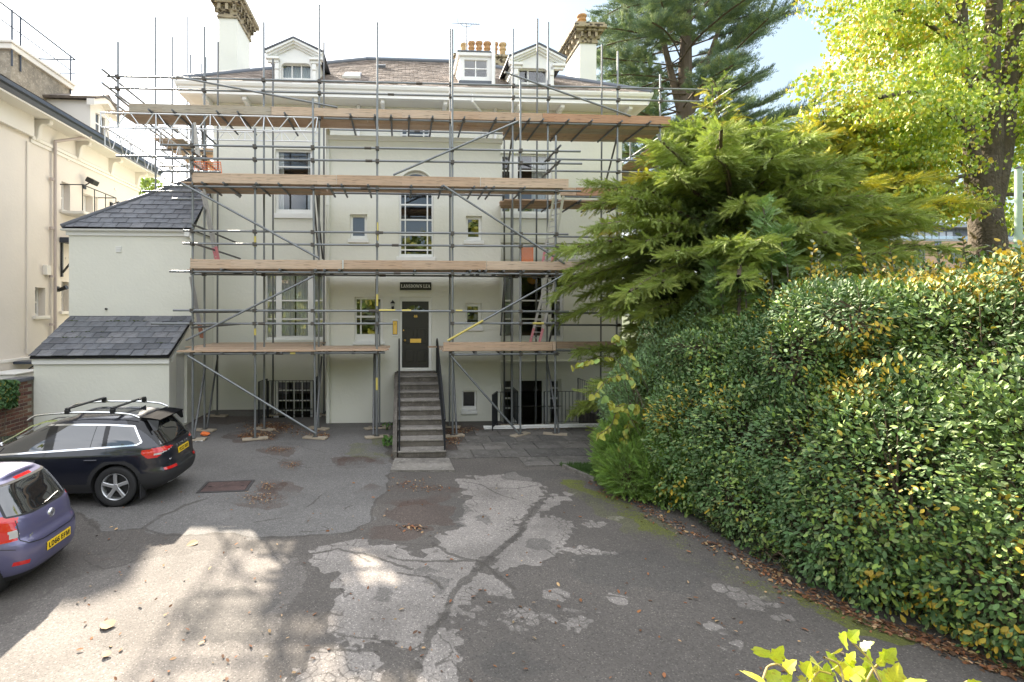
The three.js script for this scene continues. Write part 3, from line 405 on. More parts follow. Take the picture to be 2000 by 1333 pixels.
/* ================= annexe and lean-to on the left ================= */
function slateMeshes(list, roof, seed) { const r = rng(seed), mats = [M.slate, M.slate2, M.slate, M.slate3]; list.forEach(m => { const s = new THREE.Mesh(slateGeo, mats[Math.floor(r() * 4)]); s.name = 'slate'; s.castShadow = s.receiveShadow = true; m.decompose(s.position, s.quaternion, s.scale); roof.add(s); }); }
{
  const t = thing('side_annexe', 'two storey pale rendered annexe with slate roof left of the scaffolding', 'annexe');
  const x0 = XZ(134, ZA), x1 = XZ(374, ZA), ye = YZ(250, 447, ZA + 0.12), yf = YZ(250, 461, ZA);
  mesh('wall', box(x0, x1, 0, yf + 0.1, ZA - 5, ZA), M.sage, t);
  // raked side wall that meets the house
  const q0 = PX(379, 436, x1), q1 = PX(396, 401, x1), sl = (q1.y - q0.y) / (q0.z - q1.z), zt = ZA - 1.95, yt = YZ(366, 355, zt);
  const zf = ZA + 0.15, T2 = (yt - ye) / (zf - zt), xa = XZ(368, zt);
  const A = V(x0 - 0.12, ye, zf), B = V(x1 + 0.06, ye, zf), C = V(x1 + 0.06, yt, zt), D = V(xa, yt, zt), E2 = V(x0 - 0.12, ye, 2 * zt - zf), F2 = V(x1 + 0.06, ye, 2 * zt - zf);
  mesh('gable', quads([[V(x1 - 0.02, yf, ZA), V(x1 - 0.02, yt - 0.05, zt), V(x1 - 0.02, yf, 2 * zt - ZA)], [V(x1 - 0.22, yf, ZA), V(x1 - 0.22, yf, 2 * zt - ZA), V(x1 - 0.22, yt - 0.05, zt)]]), M.sage, t);
  const roof = mesh('roof', quads([[A, B, C, D], [E2, A, D], [F2, E2, D, C], [A, E2, F2, B]]), M.slateBed, t);
  const up = C.clone().sub(V(C.x, ye, zf)), len = up.length(); up.normalize(); const k = (xa - A.x) / len, m = [];
  slates(V(0, ye, zf + 0.02), V(1, 0, 0), up, len, 0.262, 0.41, s => A.x + s * k, () => B.x, m, 21, 0.014); slateMeshes(m, roof, 22);
  mesh('hip_tiles', [bar(A.clone().add(V(0, 0.04, 0)), D.clone().add(V(0, 0.04, 0)), 0.085, 6), bar(D.clone().add(V(0, 0.05, 0)), C.clone().add(V(0, 0.05, 0)), 0.085, 6)], M.slate2, roof);
  mesh('fascia', box(x0 - 0.06, x1 + 0.02, yf, ye - 0.06, ZA + 0.003, ZA + 0.05), M.white, t);
  const g = new THREE.CylinderGeometry(0.06, 0.06, x1 - x0 + 0.3, 12, 1, true, 0, Math.PI); g.rotateZ(Math.PI / 2); g.rotateX(Math.PI / 2 * 2); g.translate((x0 + x1) / 2, ye - 0.02, zf - 0.03); mesh('gutter', [g, box(x0 - 0.13, x1 + 0.1, ye - 0.05, ye - 0.03, zf - 0.08, zf + 0.02)], M.white, t);
  pipe([PZ(367, 449, ZA + 0.1), PZ(367, 457, ZA + 0.1), PZ(376, 470, ZA + 0.09), PZ(376, 600, ZA + 0.09)], 0.035, M.white, t); mesh('hopper', rbox(...(r => [r.x0, r.x1, r.y0, r.y1])(R(362, 372, 453, 463, ZA + 0.08)), ZA + 0.055, ZA + 0.18, 0.01), M.white, t);
  const v = R(226, 237, 481, 493, ZA); mesh('air_vent', [0, 1, 2, 3].map(i => box(v.x0, v.x1, mix(v.y0, v.y1, i / 4), mix(v.y0, v.y1, (i + 0.75) / 4), ZA + 0.003, ZA + 0.03)), M.white, t);
  const w = PZ(208, 604, ZA); const wp = new THREE.CylinderGeometry(0.03, 0.03, 0.06, 8); wp.rotateX(Math.PI / 2); wp.translate(w.x, w.y, ZA + 0.03); mesh('waste_pipe', wp, M.black, t);
}
{
  const t = thing('lean_to_store', 'low lean-to store with slate roof and white fascia behind the black car', 'outbuilding');
  const x0 = XZ(65, ZL), x1 = XZ(330, ZL), ye = YZ(200, 697, ZL + 0.1), yf = YZ(200, 711, ZL), yt = YZ(250, 620, ZA), zf = ZL + 0.12, zt = ZA + 0.003;
  mesh('wall', box(x0, x1, 0, yf + 0.02, ZL - 0.2, ZL), M.sage, t);
  const side = (x, hole) => { const p = [[ZL - 0.202, 0], [ZL - 0.202, ye - 0.1], [zt, yt - 0.1], [zt, 0]].map(a => [-a[0], a[1]]); const g = prism(p, 0, 0.2, hole); g.rotateY(Math.PI / 2); g.translate(x, 0, 0); return g; };
  const d0 = PX(344, 700, x1), d1 = PX(365, 700, x1), dy = YZ(354, 693, ZL - 0.4);
  mesh('wall', [side(x0), side(x1 - 0.2, [rect(-d0.z, -d1.z, 0.05, dy)])], M.sage, t);
  const dm = mesh('side_door', (() => { const l = [], n = 7; for (let i = 0; i < n; i++) l.push(box(x1 - 0.12, x1 - 0.08, 0.06, dy - 0.01, mix(d0.z, d1.z, i / n) - 0.006, mix(d0.z, d1.z, (i + 1) / n) + 0.006)); return l; })(), M.white, t);
  const hd = PX(347, 775, x1); mesh('handle', [bar(V(x1 - 0.08, hd.y, hd.z), V(x1 - 0.02, hd.y, hd.z), 0.012), bar(V(x1 - 0.02, hd.y, hd.z), V(x1 - 0.02, hd.y, hd.z - 0.12), 0.012)], M.white, dm);
  const A = V(x0 - 0.02, ye, zf), B = V(x1 + 0.04, ye, zf), C = V(x1 + 0.04, yt, zt), D = V(x0 - 0.02, yt, zt), dn = V(0, -0.05, 0), lo = [A, B, C, D].map(p => p.clone().add(dn));
  const roof = mesh('roof', quads([[A, B, C, D], lo.slice().reverse(), [A, lo[0], lo[1], B], [B, lo[1], lo[2], C], [D, lo[3], lo[0], A]]), M.slateBed, t), up = D.clone().sub(A), len = up.length(); up.normalize(); const m = [];
  slates(V(0, ye, zf + 0.03), V(1, 0, 0), up, len, len / 7, 0.41, () => A.x, () => B.x, m, 31, 0.014); slateMeshes(m, roof, 32);
  // moss along the slate tails
  const r = rng(33), mm = []; for (let i = 0; i < 420; i++) { const x = mix(A.x, B.x, r()), j = Math.floor(r() * 7), p = V(x, ye, zf + 0.03).addScaledVector(up, j * len / 7 + r() * 0.03).add(V(0, 0.035, 0)); if (fbm(x * 1.3 + j * 3, j * 1.7, 2) < 0.5) continue; const s = 0.012 + r() * 0.02; mm.push(new THREE.Matrix4().compose(p, new THREE.Quaternion(), V(s * 1.8, s * 0.6, s))); }
  inst('moss', new THREE.IcosahedronGeometry(1, 1), std([0.05, 0.065, 0.02], 1), mm, roof);
  mesh('fascia', box(x0 - 0.01, x1 + 0.02, yf, ye - 0.052, ZL + 0.003, ZL + 0.06), M.white, t);
}
/* front steps, rails */
{
  const t = thing('front_steps', 'worn grey concrete steps climbing to the front door', 'steps');
  const n = 9, rise = (DR.y0 - 0.1) / n, zb = 3.88, zt = 0.85, go = (zb - zt) / (n - 1), xl = z => mix(XZ(770, 0.7), XZ(768, 3.88), (z - 0.7) / 3.18), xr = z => mix(XZ(858, 0.7), XZ(873, 3.88), (z - 0.7) / 3.18);
  for (let i = 0; i < n; i++) {
    const z1 = zb - i * go, z0 = i === n - 1 ? 0.003 : z1 - go - 0.03, y0 = i * rise, x0 = xl(z1) + 0.1, x1 = xr(z1) - 0.02;
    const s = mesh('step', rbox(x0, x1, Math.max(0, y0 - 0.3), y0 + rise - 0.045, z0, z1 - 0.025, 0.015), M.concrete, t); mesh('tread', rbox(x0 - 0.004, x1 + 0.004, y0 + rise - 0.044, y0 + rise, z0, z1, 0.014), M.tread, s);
  }
  const pr = x => prism([[-zb - 0.06, 0], [-zb - 0.06, rise * 1.02], [-zt, n * rise + 0.02], [-0.003, n * rise + 0.02], [-0.003, 0]], x, x + 0.1); const side = pr(0); side.rotateY(Math.PI / 2); side.translate(xl(3.88) - 0.02, 0, 0); mesh('string_wall', side, M.concrete, t);
  const th = R(777, 846, 723, 731, 0.1); mesh('threshold', rbox(DR.x0 - 0.1, DR.x1 + 0.12, n * rise + 0.002, DR.y0 - 0.042, 0.004, 0.16, 0.012), M.concrete, t);
  const sl = thing('step_slab', 'pale concrete slab on the ground at the foot of the steps', 'slab'), p = [PY(771, 898, 0), PY(877, 898, 0), PY(888, 922, 0), PY(762, 922, 0)];
  const hi = p.map(q => q.clone().setY(0.035)), f = [hi]; for (let i = 0; i < 4; i++) { const a = p[i].clone().setY(-0.05), b = p[(i + 1) % 4].clone().setY(-0.05); f.push([hi[i], hi[(i + 1) % 4], b, a]); } mesh('slab', quads(f.map(a => a.slice().reverse())), M.tread, sl);
  // handrails
  for (const [lab, xo, top, bot] of [['black iron handrail on the left side of the front steps', -1, [777, 676], [772, 820]], ['black iron handrail with balusters on the right side of the front steps', 1, [854, 676], [870, 822]]]) {
    const g = thing('handrail', lab, 'handrail', 'handrails of the front steps'), x = z => xo < 0 ? xl(z) + 0.14 : xr(z) - 0.05, P = (z, h) => V(x(z), clamp((zb - z) / go, 0, n) * rise + h, z), z0 = 0.12, z1 = zb - 0.05;
    const flat = n * rise; mesh('top_rail', tubeOf([V(x(z0), flat + 0.98, z0 + 0.02), V(x(0.2), flat + 1.0, 0.2), V(x(0.72), flat + 0.97, 0.7), V(x(z1), 0.98, z1), V(x(z1 + 0.05), 0.92, z1 + 0.06)], 0.022, 8, 40), M.blackIron, g);
    mesh('bottom_rail', [bar(V(x(0.72), flat + 0.12, 0.72), V(x(z1), 0.22, z1), 0.013)], M.blackIron, g);
    for (const z of [z0, 0.75, 1.85, z1]) mesh('post', bar(V(x(z), z === z1 ? 0 : Math.floor(clamp((zb - z) / go, 0, n - 0.01)) * rise, z), V(x(z), (z < 0.76 ? flat : flat * (1 - (z - 0.72) / (z1 - 0.72))) + 0.97, z), 0.02), M.blackIron, g);
    if (xo > 0) for (let i = 0; i < 15; i++) { const z = mix(0.85, z1 - 0.1, i / 14), y = flat * (1 - (z - 0.72) / (z1 - 0.72)); mesh('baluster', bar(V(x(z), y + 0.16, z), V(x(z), y + 0.96, z), 0.008, 5), M.blackIron, g); }
  }
}
/* railings round the sunk areas */
function railing(label, a, b, h, n, group, y = 0) {
  const t = thing('iron_railing', label, 'railing', group), A = a.clone().setY(y), B = b.clone().setY(y), up = k => V(0, k, 0);
  mesh('top_rail', plank(A.clone().add(up(h)), B.clone().add(up(h)), 0.035, 0.012), M.blackIron, t); mesh('bottom_rail', plank(A.clone().add(up(0.1)), B.clone().add(up(0.1)), 0.03, 0.01), M.blackIron, t);
  for (let i = 0; i <= n; i++) { const p = A.clone().lerp(B, i / n), e = i === 0 || i === n; mesh(e ? 'post' : 'rail_bar', bar(p.clone().add(up(e ? 0 : 0.1)), p.clone().add(up(h)), e ? 0.02 : 0.0095, 6), M.blackIron, t); }
  return t;
}
const ZR = 0.72;
{
  const hR = YZ(1100, 765, ZR), X = u => XZ(u, ZR);
  railing('black iron railing in front of the right basement door, long stretch beside the shrub', V(X(1063), 0, ZR), V(X(1195), 0, ZR), hR, 19);
  railing('short black iron railing between the porch and the right basement steps', V(X(971), 0, ZR), V(X(1011), 0, ZR), hR, 6);
  railing('open black gate leaf beside the porch wall, left of the right basement door', V(X(971), 0, ZR), V(XZ(962, ZR + 0.6), 0, ZR + 0.6), hR * 1.02, 8);
  railing('black gate leaf folded back inside the right basement area', V(X(1012), 0, ZR - 0.05), V(XZ(1001, ZR - 1.0), 0, ZR - 1.0), hR, 8);
  railing('black iron railing on the far right end of the right basement area', V(X(1196), 0, ZR - 0.02), V(X(1196), 0, ZW + 0.1), hR, 14);
  const z2 = -0.9, h2 = YZ(560, 744, z2), X2 = u => XZ(u, z2);
  railing('black iron railing in front of the barred basement window on the left', V(X2(524), 0, z2), V(X2(612), 0, z2), h2, 13);
  railing('open black gate leaf to the left of the barred basement window', V(X2(522), 0, z2 + 0.03), V(XZ(505, z2 + 0.75), 0, z2 + 0.75), h2 * 1.06, 8);
  railing('open black gate leaf to the right of the barred basement window', V(X2(614), 0, z2 + 0.03), V(XZ(623, z2 - 0.9), 0, z2 - 0.9), h2 * 1.05, 8);
}
{ // a pendant shade seen through the right french window
  const z = ZW - 0.75, p = PZ(1041, 546, z), t = thing('pendant_lamp', 'orange globe lampshade hanging inside the right french window', 'lamp', null, [p.x, p.y, z]); const g = new THREE.LatheGeometry([[0.02, -0.19], [0.15, -0.14], [0.23, -0.02], [0.2, 0.1], [0.1, 0.17], [0.02, 0.18]].map(a => new THREE.Vector2(...a)), 20); mesh('lamp_shade', g, std([0.85, 0.38, 0.06], 0.7), t); mesh('cord', bar(V(0, 0.17, 0), V(0, 0.9, 0), 0.006, 5), M.black, t);
}
/* ================= scaffold ================= */
const ZS = { A: 1.9, B: 0.8, C: -1.2 }, TR = 0.0285;
const scaf = thing('scaffolding', 'steel tube and timber board scaffold standing across the whole front of the villa', 'scaffolding');
const verts = [], horis = [], couplers = [];
const pole = (name, p, q, mat = M.tube, r = TR) => mesh(name, bar(p, q, r, 9), mat, scaf);
// upright tubes: column, top, foot, row (and column at the foot)
for (const [u, v0, v1, k, u1] of [
  [376, 243, 850, 'A'], [498, 250, 852, 'A'], [611, 192, 850, 'A', 615.5], [737, 44, 850, 'A', 736], [883.5, 58, 850, 'A', 884], [1016.5, 157, 857, 'A'], [1086, 265, 854, 'A', 1084.5],
  [399, 53, 838, 'B'], [515, 44, 834, 'B', 516], [624, 10, 838, 'B', 622], [879.5, 57, 838, 'B', 878], [1002, 57, 838, 'B', 1000], [1071, 44, 836, 'B', 1068], [1207, 100, 834, 'B', 1204], [1290, 145, 834, 'B', 1288], [230, 82, 250, 'B'], [735, 545, 838, 'B', 733], [741, 590, 838, 'B'],
  [425.5, 82, 806, 'C', 424], [533, 115, 806, 'C'], [632.5, 83, 806, 'C'], [985, 225, 806, 'C'], [1050, 37, 840, 'C', 1046], [1176, 87, 806, 'C', 1173], [999, 400, 830, 'C']]) {
  const z = ZS[k], p = PZ(u, v0, z), q = PZ(u1 ?? u, v1, z); q.y = Math.max(q.y, 0.05); if (v1 > 800 && k !== 'C') q.y = 0.05; if (k === 'C' && v1 > 800) q.y = u > 980 ? -1.2 : 0.05;
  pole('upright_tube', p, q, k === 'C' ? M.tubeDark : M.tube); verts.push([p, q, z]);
  if (v1 > 700 && q.y > 0) { const w = rng(u | 0)(), g = rbox(-0.32, 0.32, 0, 0.045, -0.11, 0.11, 0.008); g.rotateY((w - 0.5) * 1.4); g.translate(q.x, 0.008, z); mesh('sole_board', g, M.woodGrey, scaf); mesh('base_plate', box(q.x - 0.07, q.x + 0.07, 0.054, 0.06, z - 0.07, z + 0.07), M.clamp, scaf); }
}
// left return, running back beside the villa
const XS = -8.05;
for (const [u, v, x] of [[303.5, 34, XS], [336, 72, XS], [365, 33, XS], [372, 107, -7.5], [394, 125, -7.5], [402, 112, -7.5]]) { const p = PX(u, v, x), q = p.clone().setY(v > 100 ? 6 : 7.2); pole('upright_tube', p, q); }
// level tubes
for (const [u0, v0, u1, v1, k, y] of [
  [209, 149, 1397, 176, 'B'], [213, 172, 1380, 199, 'B'], [632, 231, 1300, 246, 'B'], [640, 253, 1022, 262, 'C'],
  [312, 283, 1134, 296, 'A'], [322, 309, 1137, 320, 'A'], [226, 305, 398, 307, 'B'], [309, 334, 430, 336.5, 'A'], [1072, 311, 1271, 314, 'B'], [1072, 334, 1290, 337, 'B'],
  [318, 363.5, 1135, 373.5, 'A'], [632, 377, 985, 382, 'B'], [278, 374, 400, 375, 'B'], [336, 388.5, 400, 389.5, 'B'], [1096, 384, 1245, 387, 'B'],
  [358, 451, 1110, 458, 'A'], [357, 476, 1107, 482, 'A'], [1081, 462.5, 1214, 464, 'B'], [1079, 485, 1214, 487, 'B'],
  [331, 530.5, 1122, 536, 'A'], [372, 536, 1100, 541, 'B'],
  [338, 606.5, 1111, 609, 'A'], [295, 632.5, 767, 632.5, 'A'], [883, 632, 1085, 632, 'A'], [1066, 611.5, 1212, 612, 'B'], [1066, 635, 1214, 635.5, 'B'],
  [360, 692, 752, 689, 'A'], [878, 693, 1086, 691.5, 'A'], [1060, 685, 1214, 686, 'B'], [396, 690, 750, 688, 'B']]) {
  const z = ZS[k] + (k === 'A' ? 0.055 : 0.055), p = PZ(u0, v0, z), q = PZ(u1, v1, z);
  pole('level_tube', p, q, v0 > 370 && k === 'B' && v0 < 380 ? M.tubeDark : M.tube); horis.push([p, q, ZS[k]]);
  if (u1 - u0 > 300) { const t = p.clone().lerp(q, 0.45 + 0.1 * hash(u0, v0 | 0)); couplers.push(bar(t.clone().add(V(-0.09, 0, 0)), t.clone().add(V(0.09, 0, 0)), 0.037, 8)); }
  if (y) mesh('paint_band', bar(p.clone().lerp(q, 0.02), p.clone().lerp(q, 0.06), TR + 0.002), M.yellowPaint, scaf);
}
// braces: from and to, each with its own row
for (const [u0, v0, k0, u1, v1, k1, o = 0.11] of [
  [354, 358, 'A', 622, 504, 'A'], [363, 665, 'A', 612, 540, 'A'], [366, 695, 'A', 616, 847, 'A'], [768, 342, 'A', 1012, 237, 'A'], [865, 362, 'A', 1103, 515, 'A'], [874, 666, 'A', 1104, 536, 'A'], [881, 696, 'A', 1014, 848, 'A'],
  [345, 150, 'B', 659, 210, 'B'], [986, 141, 'B', 1232, 227, 'B'], [1207, 262, 'B', 1181, 366, 'C', 0], [1201, 425, 'B', 1177, 507, 'C', 0],
  [400, 720, 'B', 378, 857, 'A', 0], [425, 697, 'C', 404, 836, 'B', 0], [628, 697, 'B', 617, 847, 'A', 0], [1067, 697, 'B', 1092, 857, 'A', 0], [884, 693, 'B', 892, 857, 'A', 0], [731, 690, 'B', 729, 850, 'A', 0], [618, 375, 'B', 630, 505, 'C', 0], [612, 385, 'B', 622, 500, 'C', 0], [1000, 270, 'B', 990, 345, 'C', 0], [986, 540, 'C', 978, 655, 'B', 0], [1088, 600, 'A', 1073, 668, 'B', 0]]) {
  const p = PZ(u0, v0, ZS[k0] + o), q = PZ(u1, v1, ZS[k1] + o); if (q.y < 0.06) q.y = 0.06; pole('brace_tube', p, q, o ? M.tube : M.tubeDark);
  if (u0 === 874) mesh('paint_band', bar(p.clone().lerp(q, 0.0), p.clone().lerp(q, 0.3), TR + 0.002), M.yellowPaint, scaf);
}
for (const [u, v0, v1, k] of [[736.5, 575, 598, 'A'], [736, 738, 762, 'A'], [498, 642, 655, 'A'], [498, 462, 482, 'A'], [737, 435, 470, 'A']]) mesh('paint_band', bar(PZ(u, v1, ZS[k]), PZ(u, v0, ZS[k]), TR + 0.003), M.yellowPaint, scaf);
for (const [u0, u1, v, k] of [[738, 772, 606.8, 'A'], [785, 803, 607.2, 'A'], [890, 903, 607.6, 'A'], [1040, 1062, 632, 'A'], [567, 577, 690.5, 'A']]) mesh('paint_band', bar(PZ(u0, v, ZS[k] + 0.055), PZ(u1, v, ZS[k] + 0.055), TR + 0.003), M.yellowPaint, scaf);
// clamps where level tubes cross uprights
for (const [a, b, z] of verts) for (const [p, q, z2] of horis) { if (z !== z2) continue; const x = a.x, t = (x - p.x) / (q.x - p.x); if (t < -0.02 || t > 1.02) continue; const y = mix(p.y, q.y, t); if (y < b.y || y > a.y) continue; couplers.push(box(x - 0.045, x + 0.045, y - 0.045, y + 0.045, z - 0.035, z + 0.09), bar(V(x + 0.03, y, z + 0.02), V(x + 0.09, y + 0.01, z + 0.03), 0.014, 5)); }
// decks
const Y4 = YZ(737, 229, ZS.B + 0.06), Y3 = YZ(737, 363, ZS.A + 0.06), Y2 = YZ(737, 526.5, ZS.A + 0.06), Y1 = YZ(560, 684, ZS.A + 0.1), BT = 0.038;
const woods = [M.wood, M.wood2, M.wood, M.woodGrey, M.wood2];
function deck(x0, x1, y, zf, zb, seed) { const r = rng(seed), n = Math.round((zf - zb) / 0.232), w = (zf - zb) / n; for (let i = 0; i < n; i++) { let x = x0 - r() * 0.4 * (i % 3 ? 0.3 : 1); while (x < x1 - 0.3) { const e = Math.min(x + 3.0 + r() * 0.9, x1 + r() * 0.12), dy = (r() - 0.5) * 0.014; mesh('deck_board', box(x + 0.005, e - 0.006, y - BT + dy, y + dy, zf - (i + 1) * w + 0.004, zf - i * w - 0.004), woods[Math.floor(r() * 5)], scaf); x = e; } } }
function toe(list, y0, y1, z, mats) { list.forEach(([u0, u1], i) => mesh('toe_board', rbox(XZ(u0, z) + 0.002, XZ(u1, z) - 0.002, y0 + 0.003 * (i % 3), y1 + 0.004 * (i % 2), z - 0.038, z, 0.004), mats[i % mats.length], scaf)); }
deck(XZ(235, ZS.B), XZ(1000, ZS.B), Y4 + BT, ZS.B + 0.02, -0.13, 41); deck(XZ(1003, ZS.B), XZ(1310, ZS.B), Y4 + BT, ZS.B + 0.02, -0.82, 40);
deck(XZ(372, ZS.A), XZ(640, ZS.A), Y3 + BT, ZS.A + 0.02, 0.76, 42); deck(XZ(640, ZS.A), XZ(1100, ZS.A), Y3 + BT, ZS.A + 0.02, 1.22, 43);
deck(XZ(985, 0.7), XZ(1300, ZS.B), Y3 - 0.08 + BT, ZS.B + 0.02, -0.4, 45);
deck(XZ(372, ZS.A), XZ(1120, ZS.A), Y2 + BT, ZS.A + 0.02, 0.32, 46); deck(PX1 + 0.2, XR + 0.4, Y2 + BT, 0.3, -0.6, 48);
deck(XZ(360, ZS.A), XZ(752, ZS.A), Y1, ZS.A + 0.12, 0.4, 49); deck(XL + 0.4, PX0 - 0.3, Y1, 0.38, ZW + 0.75, 50);
deck(XZ(868, ZS.A), XZ(1085, ZS.A), Y1 - 0.02, ZS.A + 0.02, 0.4, 51); deck(PX1 + 0.2, XR + 0.2, Y1 - 0.02, 0.38, ZW + 0.75, 52);
const toe4 = [YZ(737, 229.5, ZS.B + 0.1), YZ(737, 213.5, ZS.B + 0.1)];
toe([[251, 529], [529.5, 878], [878.5, 1059], [1060, 1311]], toe4[0], toe4[1], ZS.B + 0.1, [M.woodGrey, M.wood2, M.wood, M.woodRed]);
toe([[376, 657], [657.5, 938], [939, 1111]], YZ(737, 362.5, 2.0), YZ(737, 343.5, 2.0), 2.0, [M.wood2, M.wood, M.wood2]);
toe([[1095, 1126], [1126.5, 1300]], YZ(1180, 383, ZS.B + 0.1), YZ(1180, 367.5, ZS.B + 0.1), ZS.B + 0.1, [M.wood, M.woodRed]);
toe([[372, 668], [671, 950], [950.5, 1160]], YZ(737, 526.5, 2.0), YZ(737, 509, 2.0), 2.0, [M.wood2, M.wood, M.wood2]);
toe([[866, 1079], [1079.5, 1086]], YZ(980, 685.5, 2.02), YZ(980, 668.5, 2.02), 2.02, [M.wood, M.wood2]); toe([[1087, 1200]], YZ(1140, 681, ZS.B + 0.1), YZ(1140, 667.5, ZS.B + 0.1), ZS.B + 0.1, [M.wood]);
toe([[668.2, 670.8]], YZ(737, 526, 2.01), YZ(737, 509.5, 2.01), 2.01, [M.alloy]);
// end toe boards
mesh('toe_board', box(XZ(372, 2.0) - 0.03, XZ(372, 2.0), Y2 + BT, Y2 + 0.27, 0.5, 1.95), M.wood2, scaf); mesh('toe_board', box(XZ(376, 2.0) - 0.035, XZ(376, 2.0), Y3 + BT, Y3 + 0.27, 0.6, 1.95), M.wood2, scaf);
// transoms under each deck
for (const [us, y, zf, zb, zp] of [
  [[300, 345, 430, 470, 560, 686, 733, 764, 799, 844, 905, 966, 1002, 1030, 1056, 1105, 1150, 1207, 1262], Y4 - TR, ZS.B + 0.3, -0.75, ZS.B],
  [[401, 442, 505, 548, 643, 669, 720, 803, 862, 924, 947, 962, 1021], Y3 - TR, ZS.A + 0.25, 0.7, ZS.A], [[1040, 1085, 1130, 1170, 1225], Y3 - 0.1, ZS.B + 0.2, -0.7, ZS.B],
  [[436, 549, 618, 635, 664, 810, 917, 935, 947, 982, 1020, 1070], Y2 - TR, ZS.A + 0.2, 0.2, ZS.A], [[1010, 1060, 1120], Y2 - TR, 0.3, -0.9, 0.2],
  [[437, 521, 540, 552, 640, 690, 735], Y1 - BT - TR, ZS.A + 0.2, 0.3, ZS.A], [[444, 500, 560, 600], Y1 - BT - TR, 0.3, ZW + 0.6, 0.3], [[884, 928, 976, 1052, 1081], Y1 - 0.06 - TR, ZS.A + 0.2, 0.3, ZS.A], [[1010, 1050, 1134, 1170], Y1 - 0.08 - TR, 0.4, ZW + 0.6, 0.4]])
  for (const u of us) { const x = XZ(u, zp); pole('cross_tube', V(x, y, zf), V(x, y, zb), M.tubeDark); couplers.push(box(x - 0.045, x + 0.045, y - 0.06, y + 0.02, zf - 0.28, zf - 0.18)); }
